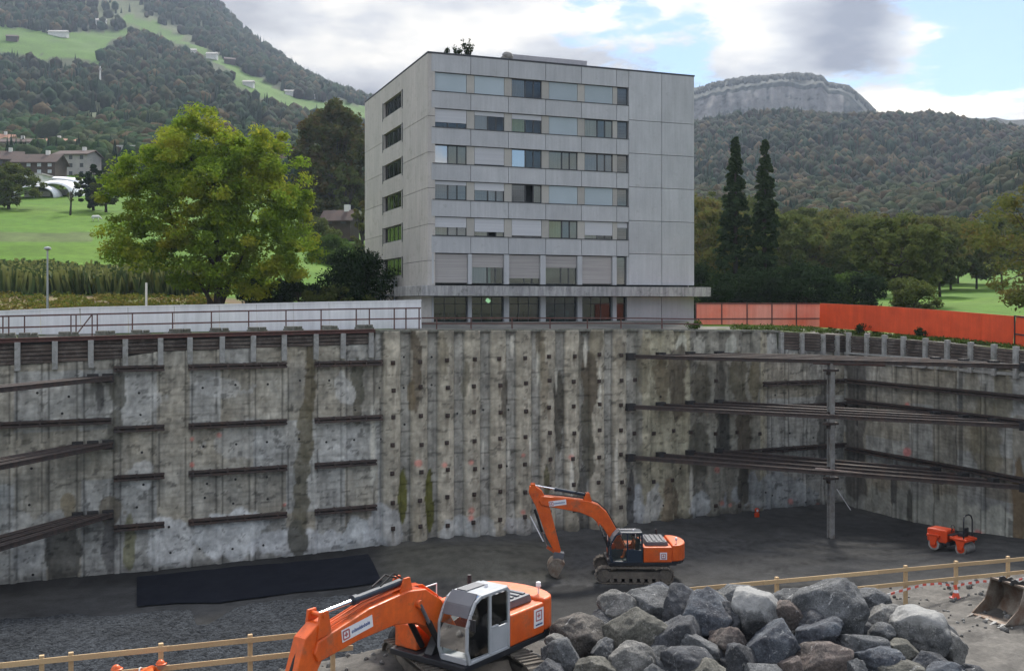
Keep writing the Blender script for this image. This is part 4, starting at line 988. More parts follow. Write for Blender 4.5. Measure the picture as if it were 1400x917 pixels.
# roof box and vent
b = MB(); ra, rb = bu(702), bu(806); b.box((ra+.3,2.4,TOPZ-.1), (rb+.9,6.5,TOPZ+1.1)); b.build('roof_housing', m_roofc, BLD, bevel=.04)
b = MB(); b.cyl((ra-.1,1.6,TOPZ-.1), (ra-.1,1.6,TOPZ+.45), .3, 12); b.lathe([(.0,1.05),(.3,.98),(.45,.8),(.42,.6),(.25,.45)], (ra+.05,1.6,TOPZ), 12); b.tube([(ra-.45,1.6,TOPZ+.3),(ra,1.6,TOPZ+.75),(ra+.5,1.6,TOPZ+.55)], .22, 10); b.build('roof_vent', m_lightsteel, BLD, smooth=True)
# escape stair on the left
ST = thing('escape_stair', 'small galvanised landing with railings on the left side of the grey building', 'stair', C2W(0,0,0))
q = at(533, 380, 94); ST.location = (q.x, q.y, 14.0); ST.rotation_euler = (0,0,bang)
m_galv = M('galvanised_steel', (.33,.36,.37), (.27,.29,.30), rough=.5, metal=.3)
b = MB(); b.box((-1.2,-1.3,2.5), (1.6,1.3,2.62)); b.build('landing', m_galv, ST)
b = MB()
for x, y in ((-1.15,-1.25),(1.55,-1.25),(-1.15,1.25),(0.1,-1.25)): b.box((x-.05,y-.05,-.3), (x+.05,y+.05,3.9))
b.build('posts', m_galv, ST).name = 'post_frame'
b = MB()
for z in (3.1,3.6,3.9): b.box((-1.15,-1.28,z), (1.55,-1.24,z+.05)); b.box((-1.18,-1.25,z), (-1.14,1.25,z+.05))
b.build('guard_rail', m_galv, ST)
b = MB()
for k in range(12): b.box((-1.2-.28*k-.28,-1.25,2.4-.2*k), (-1.2-.28*k,-.3,2.44-.2*k))
b.build('steps', m_galv, ST).name = 'stair_flight'
# ================= plants =================
def leaf_cloud(centers, radii, nper, size, seed, squash=.65, droop=0.0, up=.4):
    g = np.random.default_rng(seed); V = []
    cs = np.repeat(np.asarray(centers, float), nper, 0); rs = np.repeat(np.asarray(radii, float), nper)
    n_ = len(cs); d = g.normal(size=(n_, 3)); d /= np.linalg.norm(d, axis=1)[:, None]+1e-9
    rr = g.random(n_)**.45
    p = cs+d*(rs*rr)[:, None]*np.array([1, 1, squash]); p[:, 2] -= droop*rs*rr*(1-np.abs(d[:, 2]))
    nrm = d*.6+g.normal(size=(n_, 3))*.6+np.array([0, 0, up]); nrm /= np.linalg.norm(nrm, axis=1)[:, None]
    a = np.cross(nrm, g.normal(size=(n_, 3))); a /= np.linalg.norm(a, axis=1)[:, None]+1e-9; b_ = np.cross(nrm, a)
    s = size*g.uniform(.6, 1.35, n_)[:, None]
    q = np.stack([p-a*s, p-b_*s*.55, p+a*s, p+b_*s*.55], 1).reshape(-1, 3)
    return q
def quads(n_): return np.arange(n_*4, dtype=np.int32).reshape(-1, 4)
m_bark = M('dark_bark', (.05,.04,.032), (.03,.025,.02), rough=.95, sc_=4, bump=.8, bsc=12, stretch=(1,1,.3))
def tree(name, label, cat, px, py0, Z, hgt, wid, lmat, nclus=90, nper=160, leaf=.28, crown=(.18, 1.0), seed=1, group=None, shape='round', trunk_r=.3, cr=None, multi=1, lean=0, bark=None, squash=.65, droop=0, zbase=None, gap=.0):
    p = at(px, py0, Z); zb_ = (float(land_z(px, Z)) if zbase is None else zbase)-.15; g = np.random.default_rng(seed)
    t = thing(name, label, cat, (p.x, p.y, zb_), group=group)
    z0, z1 = crown[0]*hgt, crown[1]*hgt; R_ = wid/2; cr = cr or wid*.085
    cs, rs = [], []; k = 0
    while len(cs) < nclus and k < 20000:
        k += 1; u = g.random(); zc = z0+(z1-z0)*u
        if shape == 'round': prof = math.sqrt(max(0, 1-(2*(u**.9)-.92)**2))*(1 if u > .1 else .8)
        elif shape == 'cone': prof = (1-u)**.8+.03
        elif shape == 'broad': prof = min(1, .55+1.0*u) if u < .45 else math.sqrt(max(0, 1-((u-.45)/.57)**2))
        else: prof = 1
        a = g.random()*2*math.pi; r = math.sqrt(g.random()); 
        if shape != 'cone': r = max(r, .35)
        lob = .78+.42*float(fbm(math.cos(a)*1.6+seed, math.sin(a)*1.6, u*2.2, 3, seed))
        x, y = math.cos(a)*R_*prof*r*lob*1.05, math.sin(a)*R_*prof*r*lob*1.05
        if gap and float(vnoise(x/2.4+seed, y/2.4, zc/2.0, 5)) < gap: continue
        cs.append((x+lean*u, y, zc)); rs.append(cr*g.uniform(.65, 1.35)*(1 if shape != 'cone' else .35+.8*(1-u)))
    q = leaf_cloud(cs, rs, nper, leaf, seed, squash, droop)
    raw('crown', q, quads(len(q)//4), lmat, t)
    b = MB(); top = z0+(z1-z0)*.35
    starts = [(g.uniform(-.5, .5)*trunk_r*2.2*(multi > 1), g.uniform(-.5, .5)*trunk_r*(multi > 1), 0) for _ in range(multi)]
    tips = []
    for i, s in enumerate(starts):
        a = 2*math.pi*i/max(1, multi)+.4; e = (math.cos(a)*wid*.10*(multi > 1)+lean*.3, math.sin(a)*wid*.06*(multi > 1), top if shape != 'cone' else z1*.97)
        mid = ((s[0]+e[0])/2+g.uniform(-.2, .2), (s[1]+e[1])/2, (s[2]+e[2])/2); b.tube([s, mid, e], [trunk_r, trunk_r*.75, trunk_r*(.45 if shape != 'cone' else .08)], 8); tips.append((mid, e))
    b.build('trunk', bark or m_bark, t, smooth=True)
    if shape != 'cone':
        lb = MB(); step = max(1, len(cs)//34)
        for i in range(0, len(cs), step):
            m_, e = tips[i % len(tips)]; c = Vector(cs[i]); s = Vector(m_).lerp(Vector(e), g.uniform(.1, 1)); mm = s.lerp(c, .5)+Vector((g.uniform(-.3,.3), g.uniform(-.3,.3), g.uniform(0,.5)))*wid*.04
            lb.tube([s, mm, c], [trunk_r*.36, trunk_r*.2, trunk_r*.06], 5, False)
        lb.build('branches', bark or m_bark, t, smooth=True).name = 'limb'
    return t
m_lime = leaf_mat('lime_leaves', (.215,.31,.034), (.12,.20,.025), (.32,.31,.035), tr=.42, clump=.22)
m_brn = leaf_mat('bronze_leaves', (.055,.075,.02), (.085,.085,.025), (.12,.08,.03), tr=.2)
m_dkg = leaf_mat('dark_evergreen', (.018,.034,.014), (.030,.050,.020), tr=.1)
m_spr = leaf_mat('spruce_needles', (.024,.045,.020), (.05,.075,.028), tr=.1)
m_oliv = leaf_mat('olive_leaves', (.10,.12,.03), (.145,.15,.042), (.15,.11,.04), tr=.25)
m_olv2 = leaf_mat('dull_green_leaves', (.075,.10,.028), (.12,.135,.04), tr=.25)
m_mid = leaf_mat('mid_green_leaves', (.05,.09,.02), (.08,.12,.03), tr=.25)
# big lime-green tree: hand placed crown masses (px, py, radius px)
ZT = 88.0; MASS = [(255,185,34),(275,165,22),(240,215,44),(300,205,44),(350,200,34),(372,190,22),(330,240,55),(270,250,55),(205,230,40),(165,232,28),(160,262,26),(205,275,40),(385,240,36),(400,275,34),(345,290,55),(280,300,55),(220,310,44),(170,335,30),(150,325,20),(195,345,28),(240,350,36),(300,345,50),(360,340,44),(405,320,30),(412,290,18),(390,360,28),(340,375,30),(270,380,30),(310,395,26),(245,385,14),(225,195,24),(170,300,18),(420,345,16),(300,270,50),(355,395,18)]
pb = at(300, 420, ZT); LT = thing('maple_tree', 'big spreading tree with yellow green leaves left of the grey building', 'tree', (pb.x, pb.y, float(land_z(300, ZT))-.2))
g = np.random.default_rng(5); cs, rs = [], []
for (a, c, r) in MASS:
    for k in range(max(3, int((r/9)**2*1.15))):
        an = g.random()*6.283; q = math.sqrt(g.random())*r*.92; dz = g.normal()*.55*r/F*ZT*1.1+g.uniform(-1,1)*2.0
        p = at(a+q*math.cos(an), c+q*math.sin(an)*.9, ZT+dz); cs.append(np.array(p[:])-np.array(LT.location[:])); rs.append(g.uniform(.6, 1.3))
q = leaf_cloud(cs, rs, 150, .15, 6, .6, .2, .5); raw('crown', q, quads(len(q)//4), m_lime, LT)
b = MB()
def tp(px, py, d=0): p = at(px, py, ZT+d); return p-LT.location
for pts, r0 in [([(298,426),(299,395),(300,365),(296,330),(300,290),(290,240)],.42),([(296,426),(278,395),(262,370)],.22),([(300,424),(310,395),(322,372),(335,340),(352,300)],.24),([(299,372),(285,350),(262,335),(240,310),(225,300),(205,290)],.18),([(297,330),(310,290),(320,230)],.16),([(300,350),(330,330),(345,290),(372,260)],.16),([(262,335),(236,340),(200,345),(165,335)],.10),([(290,260),(262,220),(255,180)],.12),([(240,310),(225,270),(190,250)],.09),([(286,426),(284,400),(288,380)],.16)]:
    b.tube([tp(x, y, (i*.5) % 1.3-.6) for i, (x, y) in enumerate(pts)], [max(.03, r0*(1-.85*i/(len(pts)-1))) for i in range(len(pts))], 8)
b.build('trunk', m_bark, LT, smooth=True)
# trees round the building
tree('beech_tree', 'tall dark bronze leaved tree just left of the grey building', 'tree', 457, 300, 232, 29, 20, m_brn, 240, 110, .46, (.1,1), 21, squash=.8)
tree('willow_tree', 'grey green drooping tree in front of the bronze tree', 'tree', 476, 330, 222, 17.5, 8.5, m_olv2, 60, 120, .36, (.1,1), 22, droop=.6)
tree('birch_tree', 'slim olive tree touching the left side of the grey building', 'tree', 496, 350, 190, 10.5, 5, m_oliv, 45, 120, .3, (.1,1), 23)
tree('conifer', 'tall narrow dark conifer, left one of the pair right of the building', 'tree', 1005, 415, 118, 20.5, 5.0, m_spr, 330, 80, .22, (.02,.985), 24, shape='cone', squash=.35, droop=.9, group=None, cr=.62)
tree('conifer', 'tall narrow dark conifer, right one of the pair right of the building', 'tree', 1046, 415, 116, 19.6, 4.5, m_spr, 320, 80, .22, (.02,.985), 25, shape='cone', squash=.35, droop=.9, cr=.58)
def bush(name, label, px, Z, w_, h_, mat, seed, n_=40, nper=150, leaf=.16, group=None):
    return tree(name, label, 'bush', px, 415, Z, h_, w_, mat, n_, nper, leaf, (.05,1), seed, trunk_r=.12, cr=min(w_, h_)*.22, group=group, shape='broad', squash=.8)
bush('laurel_bush', 'rounded dark evergreen bush against the left side of the grey building', 488, 93, 6.0, 5.6, m_dkg, 31, 80, 200, .13)
bush('laurel_bush', 'low dark bush left of the rounded evergreen, beside the maple trunk', 410, 92, 7.5, 3.0, m_dkg, 32, 60, 180, .13)
bush('laurel_bush', 'dark bush under the right side of the yellow green tree', 362, 92, 4.5, 3.2, m_dkg, 33, 36, 170, .13)
bush('laurel_bush', 'low green bush in front of the rounded evergreen', 455, 90, 6.5, 2.7, m_olv2, 34, 44, 170, .13)
bush('yew_bush', 'dark bush touching the right end of the canopy slab', 962, 101, 5.5, 5.2, m_dkg, 35, 50, 170, .14)
bush('laurel_bush', 'dark broad bush right of the two conifers behind the orange hoarding', 1098, 103, 7.5, 4.9, m_dkg, 36, 80, 190, .14)
bush('laurel_bush', 'dark bush at the foot of the two conifers', 1030, 104, 7.5, 4.6, m_dkg, 37, 70, 170, .14)
bush('laurel_bush', 'mid green bush behind the bend of the orange hoarding', 1150, 108, 4.5, 4.0, m_mid, 38, 36, 150, .16)
bush('hazel_bush', 'dark green bush left of the dark orchard tree', 1182, 106, 4.2, 4.0, m_dkg, 39, 36, 150, .15)
bush('hazel_bush', 'green bush at the foot of the orchard tree behind the orange hoarding', 1248, 104, 5.0, 3.6, m_olv2, 40, 40, 150, .15)
# orchard belt
ORCH = [(960,150,15,14,'olive'),(985,140,13,11,'olive'),(1075,150,12.5,12,'dull'),(1110,160,12,13,'olive'),(1150,165,12,14,'olive'),(1185,150,11.5,12,'dull'),(1228,118,10.5,10.5,'dark'),(1262,165,12,13,'olive'),(1300,172,11.5,13,'dull'),(1335,178,11,12,'olive'),(1285,140,8.5,6.5,'dull'),(1090,185,15,14,'dull'),(1140,200,15,16,'olive'),(1200,200,14,15,'olive'),(1030,185,17,16,'dull'),(1250,205,14,16,'dull'),(1310,205,13,14,'olive'),(1370,195,13,15,'dull'),(1400,215,13,15,'olive'),(935,190,19,17,'olive'),(975,200,20,16,'dull')]
OL = ['tall olive tree filling the gap beside the right edge of the building','olive tree left of the pair of conifers','dull green tree just right of the conifers','olive orchard tree, second right of the conifers','broad olive orchard tree behind the bend of the orange hoarding','dull green orchard tree left of the bare limbed one','orchard tree with dark forked trunk close behind the orange hoarding','olive orchard tree right of the dark forked one','dull orchard tree at the left end of the open meadow','olive orchard tree standing in the open meadow on the right','small orchard tree with bare lower trunk on the meadow edge']
for i, (px, Z, h_, w_, k) in enumerate(ORCH):
    back = ['behind the dull tree right of the conifers','behind the broad orchard trees','behind the forked orchard tree','rising behind the conifers','behind the trees at the meadow edge','far back on the right of the meadow','in the far right of the tree belt','at the far right end of the tree belt','hidden mostly by the building edge','behind the olive tree by the building edge']
    lb = OL[i] if i < len(OL) else 'taller background tree '+back[i-len(OL)]
    tree('orchard_tree', lb, 'tree', px, 415, Z, h_, w_, {'olive': m_oliv, 'dull': m_olv2, 'dark': m_olv2}[k], 110 if Z < 180 else 80, 95, .27, (.22,1), 50+i, group='trees of the orchard belt', shape='broad', trunk_r=.28 if k == 'dark' else .2, multi=2 if k == 'dark' else 1, gap=.3)
# overhanging tree at right edge
tree('walnut_tree', 'sparse olive tree reaching into the picture from the right edge', 'tree', 1452, 415, 92, 13.5, 15, m_oliv, 150, 90, .2, (.12,1), 90, shape='round', trunk_r=.35, gap=.42)
# left meadow trees
tree('apple_tree', 'round dark apple tree at the left picture edge', 'tree', 12, 275, 215, 9.5, 12, m_olv2, 90, 90, .32, (.15,1), 91, trunk_r=.35)
tree('bare_tree', 'small nearly bare tree in front of the white tents', 'tree', 96, 285, 205, 8.5, 6, m_olv2, 9, 25, .3, (.35,1), 92, trunk_r=.22)
tree('pear_tree', 'dark green tree left of the big yellow green tree', 'tree', 128, 278, 218, 9.5, 7, m_dkg, 70, 90, .32, (.1,1), 93)
tree('pear_tree', 'dark tree in the meadow partly behind the yellow green tree', 'tree', 145, 280, 215, 8, 6, m_olv2, 50, 90, .32, (.2,1), 94)
bush('hazel_bush', 'rough green bushes on the slope below the small chalet', 455, 165, 9.5, 4.2, m_mid, 41, 50, 150, .2)
bush('hazel_bush', 'shrubs just left of the small chalet', 432, 190, 7.0, 5.0, m_olv2, 42, 50, 150, .22)
# roof plants
def stems(name, label, cat, loc, h_, n_, seed, mat, spread=.5):
    t = thing(name, label, cat, loc); g = random.Random(seed); b = MB(); cs = []; rs = []
    for k in range(n_):
        a = g.random()*6.28; tip = Vector((math.cos(a)*spread*g.random(), math.sin(a)*spread*g.random(), h_*g.uniform(.6, 1))); b.tube([(0,0,0), tip*.5+Vector((.05,0,0)), tip], [.03,.02,.01], 5)
        for j in range(4): cs.append(tuple(tip*(.4+.2*j))); rs.append(.22)
    b.build('stem', m_bark, t); q = leaf_cloud(cs, rs, 14, .09, seed); raw('foliage', q, quads(len(q)//4), mat, t); return t
def roofpt(px, v): u = bu(px); M_ = Matrix.Translation(bo) @ Matrix.Rotation(bang, 4, 'Z'); return M_ @ Vector((u, v, TOPZ-.1))
stems('roof_shrub', 'small leafy shrub growing on the flat roof of the grey building', 'shrub', roofpt(645, 1.0), 1.75, 9, 1, m_dkg, .95)
stems('roof_shrub', 'low tuft left of the shrub on the flat roof', 'shrub', roofpt(628, .7), .95, 4, 2, m_dkg, .4)
stems('roof_shrub', 'tiny sprig near the left corner of the flat roof', 'shrub', roofpt(615, .7), .75, 3, 3, m_dkg, .2)
# maize strip
g = np.random.default_rng(77); n_ = 15000; px = g.uniform(-160, 275, n_); Z = g.uniform(108, 123, n_)-px*.0; zg = land_z(px, Z); X = (px-XC)/F*Z
bx_ = RT[0]*X+FW[0]*Z; by_ = RT[1]*X+FW[1]*Z; h = g.uniform(1.5, 2.5, n_)*(.8+.4*vnoise(px/14, Z/3, 0, 9)); a = g.uniform(0, 6.28, n_); w_ = g.uniform(.10, .22, n_); bend = g.uniform(-.6, .6, (n_, 2))
c0 = np.stack([bx_-np.cos(a)*w_, by_-np.sin(a)*w_, zg-.1], -1); c1 = np.stack([bx_+np.cos(a)*w_, by_+np.sin(a)*w_, zg-.1], -1)
c2 = np.stack([bx_+np.cos(a)*w_+bend[:,0], by_+np.sin(a)*w_+bend[:,1], zg+h], -1); c3 = np.stack([bx_-np.cos(a)*w_+bend[:,0], by_-np.sin(a)*w_+bend[:,1], zg+h], -1)
cc_ = np.zeros((n_, 4, 3)); cc_[:, :2] = np.array([.04,.075,.025]); cc_[:, 2:] = np.where(g.random((n_,1,1)) < .55, np.array([.26,.27,.08]), np.array([.075,.11,.03]))
m_maize = M('maize_leaves', (1,1,1), attr=True, rough=.9, sc_=.5, fine=.1)
o = raw('maize', np.stack([c0,c1,c2,c3], 1).reshape(-1,3), quads(n_), m_maize, None, colors=cc_.reshape(-1,3)); tag(o, 'strip of tall green maize with dry tops behind the white hoarding', 'maize', kind='stuff')
# garden plants
n_ = 5200; px = g.uniform(-160, 300, n_); Z = g.uniform(82, 107, n_); k_ = fbm(px/18, Z/2.2, 0, 3, 19) > .47; px, Z = px[k_], Z[k_]; n_ = len(px); zg = land_z(px, Z); X = (px-XC)/F*Z
P3 = np.stack([RT[0]*X+FW[0]*Z, RT[1]*X+FW[1]*Z, zg+g.uniform(0, .35, n_)], -1); q = leaf_cloud(P3, np.full(n_, .35), 5, .15, 12)
m_gar = leaf_mat('garden_leaves', (.08,.12,.025), (.16,.15,.03), (.20,.14,.05), tr=.2)
o = raw('garden_plants', q, quads(len(q)//4), m_gar, None); tag(o, 'mixed low vegetable plants between maize and white hoarding', 'plants', kind='stuff')
# weeds along the rims
n_ = 1600; px = g.uniform(1000, 1450, n_); d = g.uniform(.8, 4.5, n_); Z = pit_Z(px)+d; k_ = fbm(px/9, d, 0, 3, 29) > .5; px, Z = px[k_], Z[k_]; n_ = len(px); zg = land_z(px, Z); X = (px-XC)/F*Z
P3 = np.stack([RT[0]*X+FW[0]*Z, RT[1]*X+FW[1]*Z, zg+.12], -1); q = leaf_cloud(P3, np.full(n_, .3), 9, .09, 13)
m_weed = leaf_mat('weeds', (.05,.09,.02), (.09,.11,.03), tr=.2)
o = raw('weeds', q, quads(len(q)//4), m_weed, None); tag(o, 'weeds and grass tufts on the rim below the orange hoarding', 'weeds', kind='stuff')
for i, (a, Zo) in enumerate([(1160,1.2),(1237,1.5),(1165,2.4)]):
    p = on_right(a) if a > 1158 else on_wall(a); 
    stems('rim_shrub', ['small shrub poking over the right rim by the pit corner','dark shrub on the rim in front of the orange hoarding','little plant beside the bend in the orange hoarding'][i], 'shrub', (p.x+Zo, p.y, float(rim_z(a))-.1), .9, 8, 30+i, m_dkg, .6)
p = on_wall(965); stems('rim_shrub', 'green weed clump in front of the faded orange hoarding', 'shrub', (p.x, YW+1.5, float(rim_z(965))-.1), .8, 8, 40, m_mid, .8)
# ---------- village, tents, far farms, posts ----------
m_wht = M('white_render', (.62,.61,.58), (.55,.54,.52), rough=.9, sc_=.5, fine=.05)
m_gryr = M('grey_render', (.36,.34,.32), (.30,.29,.28), rough=.9, sc_=.4, fine=.08, dirt=.2)
m_tile = M('brown_roof_tiles', (.085,.055,.045), (.06,.045,.04), rough=.9, sc_=.5, fine=.15)
m_tile2 = M('terracotta_roof', (.30,.16,.10), (.24,.13,.09), rough=.9, sc_=.5, fine=.15)
m_wood = M('dark_timber_wall', (.07,.05,.04), (.05,.038,.03), rough=.9, sc_=1, fine=.1)
m_win = M('far_window', (.42,.45,.48), (.3,.33,.36), rough=.3)
m_wind = M('dark_far_window', (.05,.055,.06), rough=.3)
def house(label, px, py_base, Z, w_, d_, h_, rh, wall, roof, ang=0, win=m_wind, storeys=2, chim=True, name='house'):
    p = at(px, py_base, Z); t = thing(name, label, 'house', (p.x, p.y, p.z), -TH+ang)
    b = MB(); b.box((-w_/2,-d_/2,-3), (w_/2,d_/2,h_)); b.prism([(-w_/2,h_),(w_/2,h_),(w_/2,h_+.01),(-w_/2,h_+.01)], -d_/2, d_/2); b.build('wall', wall, t)
    if rh > 0:
        b = MB(); e = .7; poly = [(-d_/2-e,h_-.25),(0,h_+rh),(d_/2+e,h_-.25),(d_/2+e,h_-.0),(0,h_+rh+.3),(-d_/2-e,h_-.0)]
        Mx = Matrix.Rotation(R(90), 4, 'Z'); b.prism([(x, z) for x, z in poly], -w_/2-e, w_/2+e, Mx); r_ = b.build('roof', roof, t)
        g_ = MB(); g_.prism([(-d_/2,h_),(d_/2,h_),(0,h_+rh)], -w_/2+.02, w_/2-.02, Mx); g_.build('gable', wall, t)
    else:
        b = MB(); b.box((-w_/2-.3,-d_/2-.3,h_), (w_/2+.3,d_/2+.3,h_+.4)); r_ = b.build('roof', roof, t)
    if chim: b = MB(); b.box((w_*.15,-.5,h_+rh*.3), (w_*.15+1,.5,h_+rh+1.3)); b.build('chimney', m_wht, r_)
    for s in range(storeys):
        n_ = max(2, int(w_/3))
        for k in range(n_):
            x = -w_/2+(k+.5)*w_/n_; z = (s+.35)*h_/storeys; b = MB(); b.box((x-.55,-d_/2-.05,z), (x+.55,-d_/2+.02,z+h_/storeys*.5)); b.build('window', win, t)
    return t
house('dark timber house with wide brown roof and white windows in the village', 55, 251, 300, 12, 8, 5.6, 2.6, m_wood, m_tile, 0, m_win, 3)
house('low white garage like house in front of the dark timber house', 46, 264, 275, 7, 6, 4.5, 0, m_wht, m_gryr, 0, m_wind, 1, False)
house('large plain grey rendered house left of the yellow green tree', 107, 246, 325, 10.5, 9, 7.4, 1.5, m_gryr, m_tile, -.1, m_wind, 3)
house('house with terracotta roof behind the timber house', 68, 208, 380, 20, 8, 3, 1.6, m_wht, m_tile2, 0, m_wind, 1)
house('white house with shallow roof at the left edge of the village', 22, 212, 370, 13, 8, 4, 1.5, m_wht, m_tile, 0, m_wind, 2)
house('pale house with terracotta roof cut by the left picture edge', 0, 204, 400, 10, 8, 3, 2.5, m_wht, m_tile2, .2, m_wind, 1)
house('brown roofed house at the far left below the white ones', 4, 240, 320, 11, 8, 4.5, 2.8, m_wood, m_tile, .3, m_wind, 2)
house('white flat house peeping over the crown of the yellow green tree', 176, 216, 360, 8, 6, 3.5, 0, m_wht, m_wht, 0, m_wind, 2, False)
house('greenhouse like low pale building behind the grey house', 132, 207, 375, 9, 5, 1.8, .8, m_wht, M('pale_green_roof', (.35,.45,.40), rough=.5), 0, m_wind, 1, True)
house('small chalet with dark roof and red chimney beside the bronze tree', 466, 309, 208, 6.0, 4.5, .9, 2.0, m_wood, m_tile, -.25, m_wind, 1, name='chalet')
# tents with curved white roofs
def tent(label, px, py, Z, w_, d_, h_, ang=0):
    p = at(px, py, Z); t = thing('tent', label, 'tent', (p.x, p.y, p.z-.5), -TH+ang, group='white tents behind the meadow'); n_ = 18; vs = []; fs = []
    for i in range(n_+1):
        a = math.pi*i/n_
        for j in range(9):
            k = j/8; s = 1-.28*(2*k-1)**2; vs.append((-math.cos(a)*w_/2*s, -d_/2+d_*k, math.sin(a)**.7*h_*s))
    for i in range(n_):
        for j in range(8): fs.append((i*9+j, i*9+j+1, (i+1)*9+j+1, (i+1)*9+j))
    raw('tent_roof', vs, fs, m_hoard, t, True).modifiers.new('s', 'SOLIDIFY').thickness = .08
    b = MB(); b.box((-w_*.25,d_*.2,0), (w_*.25,d_*.22,h_*.6)); b.build('end_wall', m_wht, t)
tent('white domed tent, right one of the group behind the meadow', 82, 270, 262, 12, 9, 4.8)
tent('white sloping tent, left one of the group behind the meadow', 50, 270, 258, 12, 8, 3.8, .3)
tent('long white tent roof behind the two front tents', 78, 257, 285, 20, 8, 3.5, .0)
# far farm houses
FARM = [(80,47,980,'long white barn in the upper meadow','w'),(17,53,960,'dark shed at the left of the upper meadow','d'),(138,31,1050,'white farmhouse above the upper meadow','w'),(261,72,850,'white farmhouse above the dark wood','w'),(290,77,860,'small white hut right of the farmhouse above the wood','w'),(314,84,880,'grey hut at the top of the sloping meadow','d'),(397,128,800,'white farmhouse in the sloping meadow','w'),(414,130,820,'low barn beside the farmhouse in the sloping meadow','d'),(437,134,840,'white hut on the ridge in the sloping meadow','w'),(340,115,800,'small shed low in the sloping meadow','w')]
for (px, py, Z, lb, k) in FARM:
    p = at(px, py, Z); zg = float(land_z(px, Z)); Zs = np.linspace(450, 1300, 400); yy = YH+F*(H-land_z(np.full(400, px), Zs))/Zs; i_ = int(np.argmin(np.abs(yy-(py+3)))); Z = float(Zs[i_]); zg = float(land_z(px, Z))
    q = C2W((px-XC)/F*Z, Z, zg); f_ = Z/900; t = thing('farmhouse', lb, 'farmhouse', q, -TH+(px % 5)*.1, group='farm buildings on the hillside'); w_ = (16 if px == 80 else 9)*f_
    b = MB(); b.box((-w_/2,-3,-2), (w_/2,3,3.2*f_)); b.build('wall', m_wht if k == 'w' else m_wood, t)
    b = MB(); Mx = Matrix.Rotation(R(90), 4, 'Z'); b.prism([(-3.8,3.1*f_),(3.8,3.1*f_),(0,5.2*f_)], -w_/2-.5, w_/2+.5, Mx); b.build('roof', m_gryr if k == 'w' else m_tile, t)
p = at(137, 104, 700); t = thing('mast', 'thin white mast above the wood on the left hillside', 'mast', (p.x, p.y, p.z)); b = MB(); b.tube([(0,0,-6),(0,0,6.5)], [.7,.4], 8); b.build('pole', m_wht, t); b = MB(); b.box((-.9,-.9,4),(.9,.9,5)); b.build('platform', m_gryr, t)
# lamp post, white pole
t = thing('street_lamp', 'thin grey street lamp standing behind the white hoarding', 'street lamp', C2W((65-XC)/F*76, 76, 13.6)); b = MB(); b.tube([(0,0,0),(0,0,6.15)], [.09,.06], 10); b.build('pole', m_galv, t); b = MB(); b.lathe([(.0,.28),(.22,.22),(.27,.1),(.1,0)], (0,0,6.1), 12); b.build('lamp_head', m_galv, t)
o = MB(); o.cyl((0,0,0), (0,0,3.2), .075, 10); o = o.build('marker_pole', m_wht, None); o.location = C2W((200-XC)/F*72, 72, 14.05); tag(o, 'plain white pole standing behind the white hoarding', 'pole')
t = thing('goat', 'small white goat grazing on the meadow left of the yellow green tree', 'goat', at(131, 286, 196)-Vector((0,0,.0)), 0)
t.location.z = float(land_z(131, 196)); b = MB(); b.tube([(-.75,0,.62),(-.5,0,.85),(0,0,.82),(.5,0,.88),(.72,0,.8),(.95,0,.55),(1.12,0,.3)], [.12,.30,.33,.30,.18,.14,.07], 10)
for x, s in ((-.5,1),(-.5,-1),(.45,1),(.45,-1)): b.tube([(x,s*.14,.75),(x+(.06 if x < 0 else 0),s*.15,.35),(x,s*.15,0)], [.11,.06,.05], 6)
b.tube([(-.78,0,.72),(-.92,0,.55)], [.05,.02], 5); b.build('body', m_wht, t, smooth=True)
# ================= machines =================
m_opaint = M('orange_paint', (.74,.125,.014), (.58,.088,.012), rough=.42, sc_=1.6, fine=.07, dirt=.3, streak=.3, dirtc=(.20,.11,.06), spec=.5, bump=.03, bsc=6)
m_opd = M('worn_orange_paint', (.50,.09,.02), (.36,.07,.02), rough=.6, sc_=3, fine=.1, dirt=.4, dirtc=(.16,.11,.08), bump=.1)
m_track = M('muddy_track_steel', (.13,.115,.095), (.075,.065,.055), rough=.85, sc_=5, bump=.4, bsc=14, dirt=.5, dirtc=(.20,.17,.135))
m_blk = M('black_paint', (.018,.02,.026), (.025,.027,.03), rough=.4, fine=.05, dirt=.15, dirtc=(.10,.09,.08))
m_navy = M('dark_blue_paint', (.018,.030,.048), (.022,.034,.052), rough=.35, fine=.05, dirt=.15, dirtc=(.09,.09,.085))
m_cabg = M('light_grey_cab_paint', (.37,.39,.41), (.31,.33,.35), rough=.35, fine=.04, dirt=.12, dirtc=(.25,.23,.20))
m_hood = M('dark_grey_hood', (.13,.135,.15), (.10,.105,.12), rough=.45, fine=.05, dirt=.2)
m_chrome = M('chrome_rod', (.75,.76,.78), (.7,.7,.72), rough=.15, metal=1, fine=0)
m_rub = M('hydraulic_hose', (.015,.015,.016), rough=.6)
m_label = M('white_label', (.74,.74,.76), (.70,.70,.73), rough=.5, fine=.02)
m_red = M('dull_red_mark', (.42,.12,.13), rough=.5); m_blue = M('blue_mark', (.05,.10,.28), rough=.5)
m_bkt = M('bare_bucket_steel', (.27,.24,.20), (.16,.12,.09), rough=.6, sc_=3, bump=.3, bsc=12, dirt=.5, dirtc=(.15,.08,.05), metal=.3)
m_mach = glass_mat('cab_glass', refl=.1, opa=.02, tint=(.80,.90,.88))
m_skin = M('skin', (.52,.32,.23), rough=.6, fine=.02); m_hiv = M('yellow_green_vest', (.45,.62,.08), rough=.8, fine=.03); m_hivo = M('fluorescent_orange_jacket', (.85,.16,.02), (.78,.13,.02), rough=.8, fine=.04)
